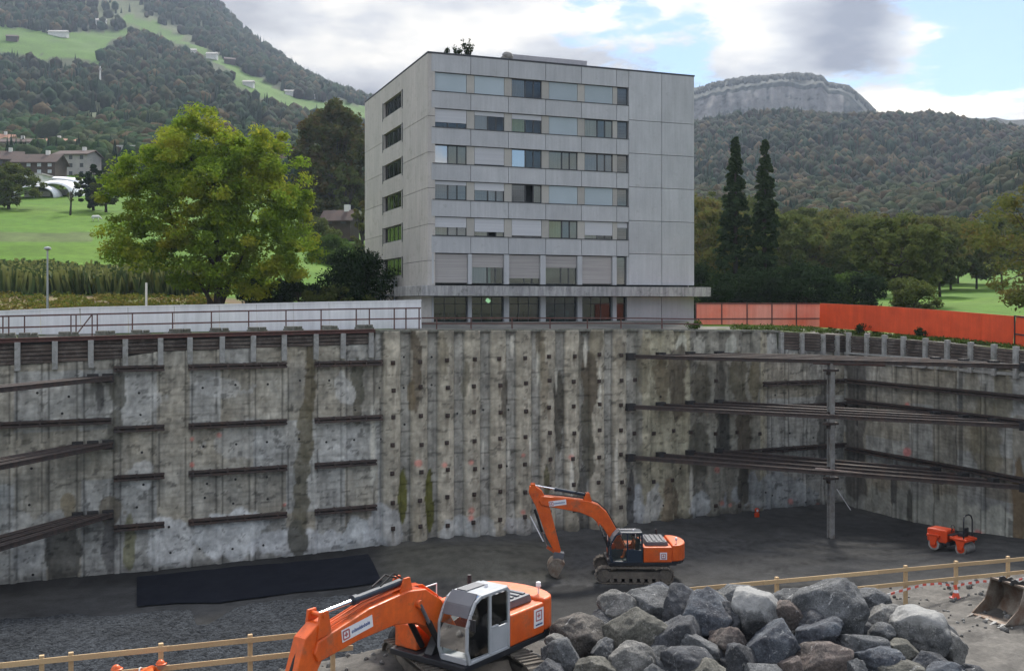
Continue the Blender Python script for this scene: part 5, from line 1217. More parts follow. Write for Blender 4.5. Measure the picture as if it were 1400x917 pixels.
m_trous = M('dark_work_trousers', (.05,.055,.07), rough=.9); m_helm = M('orange_helmet', (.80,.14,.03), rough=.35); m_hair = M('dark_hair', (.03,.022,.018), rough=.9); m_refl = M('reflective_strip', (.62,.63,.62), rough=.4); m_seat = M('black_seat_fabric', (.03,.03,.033), rough=.9)
def track(parent, y, L_=4.4, h=.92, w_=.6):
    b = MB(); r = h/2; n_ = 46; per = 2*(L_-h)+math.pi*h; pts = []
    def P_(s):
        a = L_-h
        if s < a: return (-a/2+s, h, 0, 1)
        s -= a
        if s < math.pi*r: t = s/r; return (a/2+math.sin(t)*r, r+math.cos(t)*r, math.sin(t), math.cos(t))
        s -= math.pi*r
        if s < a: return (a/2-s, 0, 0, -1)
        s -= a; t = s/r; return (-a/2-math.sin(t)*r, r-math.cos(t)*r, -math.sin(t), -math.cos(t))
    for k in range(n_):
        x, z, nx, nz = P_(per*k/n_); c = Vector((x, y, z)); nn = Vector((nx, 0, nz)); tn = Vector((nz, 0, -nx)); hl = per/n_*.47
        c = c-nn*.03
        p, q = c-tn*hl, c+tn*hl
        b.add([p-Vector((0,w_/2,0))-nn*.03, p+Vector((0,w_/2,0))-nn*.03, q+Vector((0,w_/2,0))-nn*.03, q-Vector((0,w_/2,0))-nn*.03, p-Vector((0,w_/2,0))+nn*.02, p+Vector((0,w_/2,0))+nn*.02, q+Vector((0,w_/2,0))+nn*.02, q-Vector((0,w_/2,0))+nn*.02], [(0,3,2,1),(4,5,6,7),(0,1,5,4),(1,2,6,5),(2,3,7,6),(3,0,4,7)])
        g0 = c-tn*hl*.6; b.box((-.02,-w_/2,0), (.02,w_/2,.045), Matrix.Translation(g0+nn*.02) @ Matrix(((nz, 0, nx, 0), (0, 1, 0, 0), (-nx, 0, nz, 0), (0, 0, 0, 1))))
    t = b.build('track', m_track, parent)
    a = (L_-h)/2
    for x, nm in ((a, 'idler'), (-a, 'sprocket')):
        c = MB(); c.cyl((x, y-w_*.36, r), (x, y+w_*.36, r), r*.80, 20); c.cyl((x, y-w_*.42, r), (x, y+w_*.42, r), r*.34, 14)
        if nm == 'sprocket':
            for k in range(10): an = k*math.pi/5; c.cyl((x+math.cos(an)*r*.58, y-w_*.40, r+math.sin(an)*r*.58), (x+math.cos(an)*r*.58, y+w_*.40, r+math.sin(an)*r*.58), r*.09, 6)
        c.build(nm, m_track, t)
    f = MB(); f.prism([(-a+.2,.28),(a-.2,.28),(a-.05,.42),(a-.35,.66),(-a+.35,.66),(-a+.05,.42)], y-w_*.3, y+w_*.3); f.build('track_frame', m_track, t)
    for k in range(7): x = -a+.45+k*(2*a-.9)/6; c = MB(); c.cyl((x, y-w_*.38, .2), (x, y+w_*.38, .2), .13, 10); c.build('roller', m_track, t)
    return t
def person(name, label, loc, rz, pts, rad, mats, helmet=None, parts=()):
    t = thing(name, label, 'person', loc, rz)
    me = bpy.data.meshes.new('body'); names = list(pts); idx = {k: i for i, k in enumerate(names)}
    E = [('pelvis','belly'),('belly','chest'),('chest','neck'),('neck','head0'),('head0','head1'),('chest','shl'),('shl','ell'),('ell','hal'),('chest','shr'),('shr','elr'),('elr','har'),('pelvis','hpl'),('hpl','knl'),('knl','anl'),('anl','tol'),('pelvis','hpr'),('hpr','knr'),('knr','anr'),('anr','tor')]
    E = [(a, b) for a, b in E if a in idx and b in idx]
    me.from_pydata([pts[k] for k in names], [(idx[a], idx[b]) for a, b in E], []); o = bpy.data.objects.new('body', me); col.objects.link(o); o.parent = t
    s = o.modifiers.new('skin', 'SKIN'); 
    for k in names: me.skin_vertices[0].data[idx[k]].radius = rad[k] if isinstance(rad[k], tuple) else (rad[k],)*2
    me.skin_vertices[0].data[idx['pelvis']].use_root = True; o.modifiers.new('sub', 'SUBSURF').levels = 2; o.modifiers['sub'].render_levels = 2
    me.materials.append(mats[0]); s.use_smooth_shade = True
    return t
def hands(t, c, dirv, mat):
    b = MB(); d = Vector(dirv).normalized(); sd_ = d.cross(Vector((0,0,1))).normalized() if abs(d.z) < .95 else Vector((1,0,0)); up = sd_.cross(d)
    c = Vector(c); b.tube([c-d*.02, c+d*.05, c+d*.09], [.032,.042,.036], 8)
    for k, L_ in enumerate((.07,.08,.075,.06)):
        s = c+d*.085+sd_*(k-1.5)*.021; b.tube([s, s+d*L_*.5, s+d*L_*.8-up*L_*.35, s+d*L_*.85-up*L_*.6], [.0105,.01,.009,.007], 6)
    s = c+d*.02+sd_*-.035; b.tube([s, s-sd_*.03+d*.03, s-sd_*.04+d*.06-up*.015], [.013,.012,.009], 6)
    return b.build('hand', mat, t, smooth=True)
def head_parts(t, c, f=1.0, hair=True, helm=None, face=(1,0,0)):
    c = Vector(c); b = MB(); v, fc = I3; vv = v*np.array([.098,.078,.122]); vv[:,0] += np.where(vv[:,2] < -.03, .008, 0)
    fx = Vector(face).normalized(); an = math.atan2(fx.y, fx.x); Mx = Matrix.Translation(c) @ Matrix.Rotation(an, 4, 'Z')
    b.add([Mx @ Vector(p) for p in vv], [tuple(q) for q in fc])
    b.tube([Mx @ Vector((.085,0,.02)), Mx @ Vector((.118,0,-.022)), Mx @ Vector((.092,0,-.03))], [.008,.015,.008], 6)
    for s in (1,-1): b.tube([Mx @ Vector((0,s*.075,.02)), Mx @ Vector((-.008,s*.088,0)), Mx @ Vector((0,s*.077,-.028))], [.012,.016,.01], 6)
    b.build('head', m_skin, t, smooth=True)
    e = MB()
    for s in (1,-1): e.lathe([(0,-.008),(.009,-.005),(.011,0),(.009,.005),(0,.008)], Mx @ Vector((.082,s*.032,.012)), 8)
    e.build('eye', m_hair, t); e = MB(); e.bar(Mx @ Vector((.088,-.024,-.058)), Mx @ Vector((.088,.024,-.058)), .01, .01); e.build('mouth', m_red, t)
    hh = MB(); vv = v.copy(); k = vv[:,2] > .05; s_ = np.array([.115,.098,.135]) if helm else np.array([.106,.086,.130])
    vv = vv*s_; vv[:,2] = np.maximum(vv[:,2], .035 if helm else .01); vv[:,0] -= 0 if helm else .012
    hh.add([Mx @ Vector(p) for p in vv], [tuple(q) for q in fc])
    if helm: hh.lathe([(.10,.03),(.135,.03),(.132,.042),(.10,.05)], Mx @ Vector((.018,0,0)), 16)
    hh.build('helmet' if helm else 'hair', helm or m_hair, t, smooth=True)
def excavator(label, loc, heading, under, boom, arm, bucket, cabm, armcyl, boomcyl, signs, boomw=.56, decktop=None, dirty=m_opd, flank=None):
    t = thing('excavator', label, 'excavator', loc, heading)
    # undercarriage turned relative to the house
    U = Matrix.Rotation(under, 4, 'Z')
    for s in (1, -1):
        tr = track(t, s*1.27)
        for o in [tr]: o.rotation_euler = (0, 0, under)
    b = MB(); b.prism([(-1.2,.42),(1.2,.42),(.9,.78),(-.9,.78)], -.95, .95, U); b.lathe([(.0,.96),(.72,.96),(.72,.78),(.85,.76)], (0,0,0), 24); b.build('chassis', m_track, t)
    b = MB(); pl = [(-2.2,-1.3),(1.45,-1.3),(1.6,-1.1),(1.6,1.3),(-2.2,1.3)]
    b.box((-2.3,-1.32,.98), (1.55,1.32,1.14)); b.prism([(-.1,1.14),(1.35,1.14),(.95,1.7),(.2,1.9),(-.1,1.6)], -.26, .02); b.build('deck', m_blk, t, bevel=.02)
    # engine housing and side doors
    hm_ = m_opaint
    b = MB(); b.box((-2.05,.36,1.15), (-.42,1.33,2.02)); b.build('side_door', hm_, t, bevel=.06, seg=3)
    b = MB(); b.box((-2.05,-1.33,1.15), (-.42,-.36,2.02)); b.build('side_door', hm_, t, bevel=.06, seg=3)
    b = MB(); b.box((-.40,-1.33,1.15), (1.35,-.52,1.82)); b.build('fuel_tank', hm_, t, bevel=.05, seg=3)
    b = MB(); b.box((-2.0,-.34,1.15), (-.3,.34,2.0)); b.build('engine_bay', m_blk, t)
    b = MB(); b.prism([(-1.9,2.03),(-.55,2.03),(-.65,2.26),(-1.8,2.26)], -.85, 1.0)
    for k in range(4): b.box((-1.72+.27*k,-.7,2.26), (-1.56+.27*k,.9,2.31))
    b.build('engine_hood', m_hood, t, bevel=.03)
    b = MB(); b.cyl((-1.5,-1.0,2.02), (-1.5,-1.0,2.55), .06, 10); b.build('exhaust', m_blk, t)
    for px_, py_ in ((-2.35,.9),(-.5,.2)):
        b = MB(); b.cyl((px_,py_,2.05), (px_,py_,2.32), .025, 6); b.lathe([(0,.18),(.07,.16),(.08,.05),(.05,0)], (px_,py_,2.3), 10); b.build('work_lamp', m_label, t)
    # counterweight, rounded at the rear
    n_ = 12; out = [(-2.05,1.34)]
    for k in range(n_+1): a = math.pi/2+math.pi*k/n_; out.append((-2.25+.72*math.cos(a), 1.34*math.sin(a) if abs(math.sin(a)) < 1 else 1.34*math.sin(a)))
    out.append((-2.05,-1.34)); vs = [(x, y, 1.2) for x, y in out]+[(x, y, 2.12) for x, y in out]; m_ = len(out)
    b = MB(); b.add(vs, [tuple(range(m_)), tuple(range(2*m_-1, m_-1, -1))]+[(i+m_, (i+1) % m_+m_, (i+1) % m_, i) for i in range(m_)]); b.build('counterweight', hm_, t, bevel=.07, seg=3)
    b = MB(); vs = [(x*.985, y*.985, 1.06) for x, y in out]+[(x*.99, y*.99, 1.2) for x, y in out]; b.add(vs, [tuple(range(m_)), tuple(range(2*m_-1, m_-1, -1))]+[(i+m_, (i+1) % m_+m_, (i+1) % m_, i) for i in range(m_)]); b.build('counterweight_skirt', m_blk, t)
    b = MB()
    for x, y in ((-.35,-1.28),(.5,-1.28),(1.3,-1.28)): b.cyl((x,y,1.8), (x,y,2.5), .018, 6)
    b.tube([(-.35,-1.28,2.5),(1.3,-1.28,2.5)], .018, 6); b.build('handrail', m_label, t)
    # cab: side profile with curved front top corner
    x0, x1, y0, y1, z0, z1 = -.38, 1.5, .34, 1.36, 1.15, 2.86
    prof = [(x0,z0),(x1-.12,z0),(x1,z0+.35),(x1-.02,z0+1.0),(x1-.16,z1-.42),(x1-.36,z1-.12),(x1-.62,z1),(x0+.1,z1),(x0,z1-.12)]
    cb = MB()
    def loop(y, th=.075, dy=.075):       # frame around one side
        cx_, cz_ = (x0+x1)/2, (z0+z1)/2; inn = [(x+(cx_-x)*.10, z+(cz_-z)*.10) for x, z in prof]; k = len(prof)
        for i in range(k):
            j = (i+1) % k; a, c, d, e_ = prof[i], prof[j], inn[j], inn[i]
            cb.add([(a[0],y,a[1]),(c[0],y,c[1]),(d[0],y,d[1]),(e_[0],y,e_[1]),(a[0],y+dy,a[1]),(c[0],y+dy,c[1]),(d[0],y+dy,d[1]),(e_[0],y+dy,e_[1])], [(0,1,2,3),(7,6,5,4),(0,4,5,1),(1,5,6,2),(2,6,7,3),(3,7,4,0)])
    loop(y0); loop(y1-.075)
    cb.box((x0+.02,y0+.075,z1-.07), (x1-.62,y1-.075,z1-.0)); cb.box((x0,y0+.075,z0), (x1-.14,y1-.075,z0+.1)); cb.box((x1-.16,y0+.075,z0), (x1-.06,y1-.075,z0+.16))
    cb.box((x0,y0+.075,z0+.1), (x0+.06,y1-.075,z0+.8)); cb.box((.44,y1-.07,z0+.05), (.54,y1+.004,z1-.06)); cb.box((x0+.05,y1-.07,z0+.08), (.44,y1-.02,z0+.72)); cb.box((x0+.05,y0+.02,z0+.1), (x1-.2,y0+.06,z0+.55)); cb.box((.12,y1-.08,z0+.72), (.44,y1-.0,z0+.78))
    cab = cb.build('cab', cabm, t, bevel=.022)
    q = MB(); q.prism([(.56,z0+.12),(x1-.17,z0+.14),(x1-.12,z0+.4),(x1-.13,z0+1.0),(x1-.27,z1-.46),(x1-.46,z1-.2),(x1-.68,z1-.11),(.56,z1-.11)], y1-.045, y1-.035); q.build('door_glass', m_mach, cab)
    q = MB(); q.prism([(x0+.1,z0+.80),(.42,z0+.80),(.42,z1-.12),(x0+.12,z1-.12)], y1-.045, y1-.035); q.build('side_glass', m_mach, cab)
    fp = prof[2:7]; q = MB()
    for (a, c) in zip(fp[:-1], fp[1:]):
        dx = -.03; q.add([(a[0]+dx,y0+.08,a[1]),(c[0]+dx,y0+.08,c[1]),(c[0]+dx,y1-.08,c[1]),(a[0]+dx,y1-.08,a[1])], [(0,1,2,3)])
    q.build('windscreen', m_mach, cab)
    q = MB(); q.bar((x1-.40,y0+.08,z1-.11), (x1-.40,y1-.08,z1-.11), .42, .03, up=(1,0,1)); q.bar((x1-.2,y0+.08,z1-.36), (x1-.2,y1-.08,z1-.36), .02, .32, up=(-.45,0,.9)); q.build('sun_visor', m_hood, cab)
    q = MB(); q.box((-.12,y0+.2,z0+.1), (.42,y1-.2,z0+.55)); q.box((-.2,y0+.22,z0+.5), (-.06,y1-.22,z0+1.25)); q.build('seat', m_seat, cab)
    q = MB(); q.box((.0,y0+.1,z1+.01), (.8,y0+.45,z1+.03)); q.build('roof_hatch', m_hood, cab)
    q = MB(); q.tube([(x1-.1,y1+.0,z0+1.2),(x1-.02,y1+.18,z0+1.25),(x1-.02,y1+.18,z0+1.0)], .014, 6); q.box((x1-.05,y1+.10,z0+.95), (x1-.02,y1+.26,z0+1.25)); q.build('mirror', m_blk, cab)
    q = MB(); q.cyl((.1,.9,z1), (.1,.9,z1+.1), .05, 10); q.build('beacon', m_label, cab)
    # driver
    dv = person('person', 'seated machine driver in a yellow green vest inside the excavator cab', Vector(loc), heading,
        {'pelvis':(.1,.85,z0+.62),'belly':(.08,.85,z0+.8),'chest':(.06,.85,z0+1.02),'neck':(.08,.85,z0+1.2),'head0':(.1,.85,z0+1.27),'shl':(.08,1.02,z0+1.1),'ell':(.2,1.08,z0+.86),'hal':(.42,1.02,z0+.84),'shr':(.08,.68,z0+1.1),'elr':(.2,.62,z0+.86),'har':(.42,.68,z0+.84),'hpl':(.16,.94,z0+.6),'knl':(.56,.97,z0+.64),'anl':(.66,.96,z0+.24),'tol':(.82,.97,z0+.19),'hpr':(.16,.76,z0+.6),'knr':(.56,.73,z0+.64),'anr':(.66,.74,z0+.24),'tor':(.82,.73,z0+.19)},
        {'pelvis':(.15,.12),'belly':(.14,.11),'chest':(.16,.12),'neck':.055,'head0':.06,'shl':.065,'ell':.05,'hal':.038,'shr':.065,'elr':.05,'har':.038,'hpl':.09,'knl':.065,'anl':.045,'tol':.04,'hpr':.09,'knr':.065,'anr':.045,'tor':.04}, [m_hiv if flank is None else m_hivo])
    dv['label'] = flank or dv['label']
    head_parts(dv, (.12,.85,z0+1.40)); hands(dv, (.43,1.02,z0+.84), (1,0,0), m_skin); hands(dv, (.43,.68,z0+.84), (1,0,0), m_skin)
    # boom
    yb = -.13; b = MB(); b.prism(boom, yb-boomw/2, yb+boomw/2); bo_ = b.build('boom', m_opaint, t, bevel=.035)
    b = MB()
    nb = len(boom)//2; tops = boom[:nb]
    for s in (-.12, -.04, .04, .12):
        b.tube([(x, yb+s, z+.07+.02*abs(s)*8) for x, z in tops], .022, 6)
    b.build('hydraulic_pipes', m_opaint if cabm is m_cabg else m_rub, bo_).name = 'hydraulic_pipe'
    b = MB(); 
    for (a, c, r_) in [(tops[1], 0, .0)]: pass
    pv = boomcyl[1]; b.cyl((pv[0],yb-boomw/2-.12,pv[1]), (pv[0],yb+boomw/2+.12,pv[1]), .10, 12); b.build('pivot_pin', m_opaint, bo_)
    for s in (1, -1):
        p, q = Vector((boomcyl[0][0], yb+s*(boomw/2+.09), boomcyl[0][1])), Vector((pv[0], yb+s*(boomw/2+.09), pv[1])); m_ = p.lerp(q, .62)
        c = MB(); c.cyl(p, m_, .085, 12); cy = c.build('boom_cylinder', m_rub, t); c = MB(); c.cyl(m_, q, .05, 10); c.build('piston_rod', m_chrome if cabm is not m_cabg else m_hood, cy)
    p, q = Vector((armcyl[0][0], yb, armcyl[0][1])), Vector((armcyl[1][0], yb, armcyl[1][1])); m_ = p.lerp(q, .60)
    c = MB(); c.cyl(p, m_, .095, 14); c.cyl(m_-(q-p).normalized()*.12, m_+(q-p).normalized()*.02, .125, 14); cy = c.build('arm_cylinder', m_navy, t); c = MB(); c.cyl(m_, q, .05, 10); c.build('piston_rod', m_chrome, cy)
    c = MB(); 
    for s in (-.17,.17): c.prism([(p.x-.25,p.z-.42),(p.x+.35,p.z-.45),(p.x+.1,p.z+.12),(p.x-.1,p.z+.12)], yb+s-.03, yb+s+.03)
    c.build('cylinder_bracket', m_opaint, bo_)
    c = MB(); c.tube([(p.x+.1,yb+.1,p.z+.1),(p.x+.45,yb+.12,p.z+.32),(p.x+.9,yb+.1,p.z+.08)], .025, 6); c.tube([(p.x+.1,yb-.1,p.z+.1),(p.x+.5,yb-.12,p.z+.25),(p.x+1.0,yb-.1,p.z+.05)], .025, 6); c.build('hose', m_rub, bo_)
    b = MB(); b.prism(arm, yb-.20, yb+.20); ar = b.build('arm', m_opaint, t, bevel=.03)
    c = MB(); e0 = armcyl[1]
    for s in (-.21,.21): c.prism([(e0[0]-.22,e0[1]-.45),(e0[0]+.22,e0[1]-.5),(e0[0]+.12,e0[1]+.10),(e0[0]-.12,e0[1]+.10)], yb+s-.035, yb+s+.035)
    c.cyl((e0[0],yb-.27,e0[1]), (e0[0],yb+.27,e0[1]), .06, 10); c.build('arm_head', m_opaint, ar)
    bk = bucket
    if bk:
        ax, az, ori, sc2 = bk['x'], bk['z'], bk['rot'], bk.get('s', 1)
        Mb = Matrix.Translation((ax, yb, az)) @ Matrix.Rotation(ori, 4, 'Y') @ Matrix.Scale(sc2, 4)
        shell = []
        for k in range(11): an = R(262)+R(236)*k/10; shell.append((.48*math.cos(an), -.55+.48*math.sin(an)))
        c = MB(); w2 = .55
        o_ = [(x, z) for x, z in shell]; i_ = [(x*.93, -.55+(z+.55)*.93) for x, z in shell]
        c.prism(o_+i_[::-1], -w2, w2, Mb)
        for s in (-w2, w2-.03): c.prism(o_, s, s+.03, Mb)
        ex = shell[0]
        c.bar(Mb @ Vector((ex[0],-w2,ex[1])), Mb @ Vector((ex[0],w2,ex[1])), .10, .05)
        bb = c.build('bucket', m_bkt, t)
        c = MB(); c.box((-.28,-.22,-.12), (.25,.22,.22), Mb); c.cyl(Mb @ Vector((-.22,-.27,.0)), Mb @ Vector((-.22,.27,.0)), .06, 10); c.cyl(Mb @ Vector((.2,-.27,.0)), Mb @ Vector((.2,.27,.0)), .06, 10); c.build('quick_coupler', m_hood, bb)
        for k in range(5): c = MB(); y = -w2+.06+k*(2*w2-.12)/4; c.add([Mb @ Vector(v_) for v_ in [(ex[0]-.03,y-.05,ex[1]),(ex[0]-.03,y+.05,ex[1]),(ex[0]+.03,y+.05,ex[1]),(ex[0]+.03,y-.05,ex[1]),(ex[0]-.2,y-.02,ex[1]-.04),(ex[0]-.2,y+.02,ex[1]-.04)]], [(0,1,2,3),(0,3,4),(1,5,2),(0,4,5,1),(3,2,5,4)]); c.build('tooth', m_bkt, bb)
        p, q = bk['cyl']; p, q = Vector((p[0],yb,p[1])), Vector((q[0],yb,q[1])); m_ = p.lerp(q, .6); c = MB(); c.cyl(p, m_, .07, 10); cy = c.build('bucket_cylinder', m_rub, ar); c = MB(); c.cyl(m_, q, .04, 8); c.build('piston_rod', m_chrome, cy)
        c = MB(); c.bar((q.x,yb-.15,q.z), tuple(Mb @ Vector((-.22,-.15,0))), .05, .12); c.bar((q.x,yb+.15,q.z), tuple(Mb @ Vector((-.22,.15,0))), .05, .12); c.build('bucket_link', m_opd, ar)
    # signs: white plates with a red square mark and a line of small blue letters
    for sg in signs:
        Ms = Matrix.Translation(sg['at']) @ Matrix.Rotation(sg['rot'], 4, 'Y'); w_, h_ = sg['size']; s = MB(); s.box((-w_/2,0,-h_/2), (w_/2,.012,h_/2), Ms); par = bo_ if sg['on'] == 'boom' else t
        pl_ = s.build('sign_plate', m_label, par)
        s = MB(); a, c_ = sg['sq']; q_ = sg['sqs']/2
        for k in (-1, 1): s.box((a+k*q_-.018, .012, c_-q_), (a+k*q_+.018, .018, c_+q_), Ms); s.box((a-q_, .012, c_+k*q_-.018), (a+q_, .0175, c_+k*q_+.018), Ms)
        s.box((a-q_*.5, .012, c_-.02), (a+q_*.6, .018, c_+.02), Ms); s.box((a-.02, .012, c_-q_*.5), (a+.02, .0172, c_+q_*.6), Ms); s.build('red_mark', m_red, pl_)
        s = MB(); a0_, a1_, c_, lh = sg['line']; rr_ = random.Random(3); x = a0_
        while x < a1_:
            ww = rr_.uniform(.45, .8)*lh; s.box((x, .012, c_-lh/2), (x+ww*.28, .018, c_+lh/2*rr_.choice([.5,1])), Ms); s.box((x+ww*.28, .012, c_-lh/2), (x+ww*.7, .0175, c_-lh/2+lh*.22), Ms); s.box((x+ww*.28, .012, c_+.0), (x+ww*.7, .0175, c_+lh*.18), Ms); s.box((x+ww*.6, .012, c_-lh*.3), (x+ww*.82, .0178, c_+lh*.1), Ms); x += ww*1.05
        s.build('lettering', m_blue, pl_)
    return t
def headingw(dX, dZ): v = C2W(dX, dZ); return math.atan2(v.y, v.x)
# front machine
c1 = C2W(-1.3, 27.6); e1 = excavator('large orange excavator with light grey cab in the foreground', (c1.x, c1.y, 5.74), headingw(-.6, -.8), headingw(.47, -.88)-headingw(-.6, -.8),
    [(.45,1.75),(1.1,2.62),(1.7,3.02),(2.4,3.12),(3.8,3.0),(5.5,2.62),(5.62,2.35),(5.5,2.12),(4.2,2.3),(2.9,2.36),(2.1,2.22),(1.45,1.9),(.85,1.35),(.5,1.4)],
    [(5.05,3.02),(5.45,3.0),(5.85,2.75),(6.35,1.4),(6.75,.35),(6.6,.25),(6.35,.3),(5.6,1.7),(5.25,2.2)],
    dict(x=6.55, z=.55, rot=R(25), s=.9, cyl=((5.75,2.75),(6.55,.95))), m_cabg, ((2.35,3.32),(5.28,3.16)), ((1.15,1.25),(2.05,2.72)),
    [dict(on='boom', at=(4.25,.158,2.62), rot=R(7.5), size=(1.05,.30), sq=(.38,0), sqs=.2, line=(-.42,.2,-.0,.09)), dict(on='body', at=(-1.75,1.332,1.65), rot=0, size=(.46,.52), sq=(0,.06), sqs=.26, line=(-.17,.15,-.18,.06))],
    flank=None)
for o_ in list(e1.children):
    if o_.name.startswith('sign_plate') : pass
# pit machine
c2 = C2W((865-XC)/F*59.9, 59.9); 
e1.scale = (.955,)*3; e1.location.z = 5.72
e2 = excavator('orange excavator with dark blue cab working on the pit floor', (c2.x, c2.y, .05), headingw(-1, -.03), R(-4),
    [(.45,1.8),(.9,2.7),(1.5,3.75),(2.0,4.2),(2.6,4.42),(4.2,4.62),(5.3,4.72),(5.42,4.45),(5.3,4.2),(4.2,3.98),(3.0,3.75),(2.35,3.45),(1.75,2.9),(1.1,1.9),(.85,1.4),(.5,1.4)],
    [(5.95,5.25),(5.65,5.3),(5.25,5.0),(4.85,4.3),(4.15,1.55),(4.25,1.35),(4.45,1.35),(5.0,2.4),(5.6,4.1),(6.0,4.9)],
    dict(x=4.3, z=1.22, rot=R(-8), s=1.1, cyl=((5.65,3.9),(4.95,1.75))), m_navy, ((2.6,4.72),(5.75,5.3)), ((1.2,1.3),(1.95,3.1)),
    [dict(on='boom', at=(4.35,.152,4.32), rot=R(7), size=(1.0,.30), sq=(.36,0), sqs=.2, line=(-.42,.2,0,.09)), dict(on='body', at=(-1.55,1.332,1.52), rot=0, size=(.40,.40), sq=(0,0), sqs=.24, line=(-.12,.1,-.165,.03))],
    flank='seated driver in orange clothing inside the dark blue cab')
# ---------- tandem roller ----------
rp = C2W((1301-XC)/F*64.5, 64.5); RO = thing('road_roller', 'small orange tandem roller with black roll bar parked by the right pit wall', 'roller', (rp.x, rp.y, float(pit_floor_z(rp.x, rp.y))), headingw(-.62, .78))
m_oo = M('orange_red_paint', (.68,.07,.014), (.60,.06,.012), rough=.4, fine=.04, dirt=.12, dirtc=(.2,.07,.04))
for x in (.88,-.88):
    b = MB(); b.cyl((x,-.55,.36), (x,.55,.36), .36, 28); dr = b.build('drum', m_lightsteel, RO, smooth=False); b = MB()
    for s in (.56,-.56): b.cyl((x,s-.01,.36), (x,s+.01,.36), .24, 16)
    b.build('hub', m_oo, dr); b = MB()
    for s in (1,-1): b.prism([(x-.14,.3),(x+.14,.3),(x+.32,.85),(x+.3,1.0),(x-.3,1.0),(x-.32,.85)], s*.62-.04, s*.62+.04)
    b.box((x-.42,-.66,.82), (x+.42,.66,.98)); b.build('yoke', m_oo, RO, bevel=.03)
b = MB(); b.box((.02,-.52,.5), (1.36,.52,1.32)); b.build('bonnet', m_oo, RO, bevel=.09, seg=3)
b = MB(); b.box((-1.2,-.55,.85), (-.15,.55,1.04)); b.build('rear_body', m_oo, RO, bevel=.04); b = MB(); b.box((-.15,-.5,.42), (.3,.5,.62)); b.box((-.3,-.45,1.04), (.05,.45,1.1)); b.build('platform', m_blk, RO)
b = MB(); b.box((-.95,-.24,1.05), (-.5,.24,1.28)); b.box((-1.0,-.22,1.28), (-.9,.22,1.62)); b.build('seat', m_blk, RO, bevel=.04)
b = MB(); b.cyl((.1,0,1.05), (-.08,0,1.42), .03, 8); pts_ = [Vector((-.1,0,1.44))+Vector((.06*math.sin(a),.2*math.cos(a),.19*math.sin(a))) for a in [k*math.pi/8 for k in range(17)]]; b.tube(pts_, .018, 6, False); b.build('steering_wheel', m_blk, RO)
b = MB(); b.tube([(-1.05,-.52,.9),(-1.05,-.52,2.05),(-1.02,-.42,2.3),(-1.0,-.2,2.4),(-1.0,.2,2.4),(-1.02,.42,2.3),(-1.05,.52,2.05),(-1.05,.52,.9)], .045, 8, False); b.build('roll_bar', m_blk, RO)
b = MB(); b.box((.55,.505,.9), (1.05,.515,1.05)); b.build('label_plate', m_label, RO); 
b = MB(); b.box((1.05,-.3,1.1), (1.34,.3,1.2)); b.build('front_lamp', m_label, RO)
# ---------- loose digger bucket ----------
bp_ = at(1376, 836, 33.2); LB = thing('digger_bucket', 'rusty loose digger bucket with teeth lying on the mud by the fence', 'bucket', (bp_.x, bp_.y, float(bench_z(bp_.x, bp_.y))-.05), headingw(-.93, -.36))
b = MB(); ou = [(.95,.08),(.2,.0),(-.35,.12),(-.72,.55),(-.72,1.0),(-.45,1.3),(-.05,1.38)]; inn = [(.93,.12),(.2,.06),(-.32,.17),(-.66,.57),(-.66,.98),(-.42,1.24),(-.05,1.31)]
b.prism(ou+inn[::-1], -.8, .8); b.build('shell', m_bkt, LB)
for s in (-.8,.76):
    b = MB(); b.prism([(.95,.08),(.2,.0),(-.35,.12),(-.72,.55),(-.72,1.0),(-.45,1.3),(-.05,1.38),(.05,1.05),(.25,.6)], s, s+.04); b.build('side_plate', m_bkt, LB)
for k in range(5): y = -.72+k*.36; b = MB(); b.add([(.9,y-.07,.04),(.9,y+.07,.04),(.9,y+.07,.13),(.9,y-.07,.13),(1.18,y-.03,.03),(1.18,y+.03,.03)], [(0,3,2,1),(3,4,5,2),(0,1,5,4),(0,4,3),(1,2,5)]); b.build('tooth', m_lightsteel, LB)
for s in (-.3,.24): b = MB(); b.prism([(-.6,1.2),(.1,1.34),(.02,1.52),(-.12,1.54),(-.3,1.42),(-.5,1.46),(-.66,1.36)], s, s+.06); b.build('hanger', m_dark, LB)
LB.scale = (.86, .86, .86)
# ================= foreground =================
m_timber = M('pale_sawn_timber', (.50,.36,.20), (.42,.29,.16), rough=.8, sc_=1.5, bump=.15, bsc=20, stretch=(.3,1,2), dirt=.15, dirtc=(.28,.20,.13), rnd=.1)
YF = 26.6
def tfence(label, a, c, za, zc, posts, drop=.47):
    pa, pc = on_wall(a, y=YF), on_wall(c, y=YF); t = thing('timber_fence', label, 'fence', (pa.x, YF, min(za, zc)-1.1), ws=True)
    zf = lambda x: za+(zc-za)*(x-pa.x)/(pc.x-pa.x)
    for p in posts:
        x = on_wall(p, y=YF).x; z1 = zf(x)+.12; z0 = float(bench_z(x, YF))-.2; b = MB(); b.box((x-.055, YF-.05, z0), (x+.055, YF+.05, z1)); b.build('post', m_timber, t, bevel=.006)
        b = MB(); b.box((x-.08, YF-.01-.0, z0+.1), (x-.06, YF+.0, z0+.12)) if 0 else None
    for dz in (0, -drop):
        n_ = max(1, round((pc.x-pa.x)/4.2)); 
        for k in range(n_):
            xa, xc = pa.x+(pc.x-pa.x)*k/n_, pa.x+(pc.x-pa.x)*(k+1)/n_; s = .012*(k % 2)
            b = MB(); b.bar((xa-.03, YF-.075-s, zf(xa)+dz), (xc+.03, YF-.075-s, zf(xc)+dz), .03, .13); b.build('rail', m_timber, t, bevel=.004)
    return t
def ztop(px, py): return on_wall(px, py, y=YF).z
tfence('pale timber fence in the lower left corner, running behind the orange excavator boom', -60, 480, ztop(-60, 914), ztop(480, 859), [-30, 57, 97, 220, 342, 455])
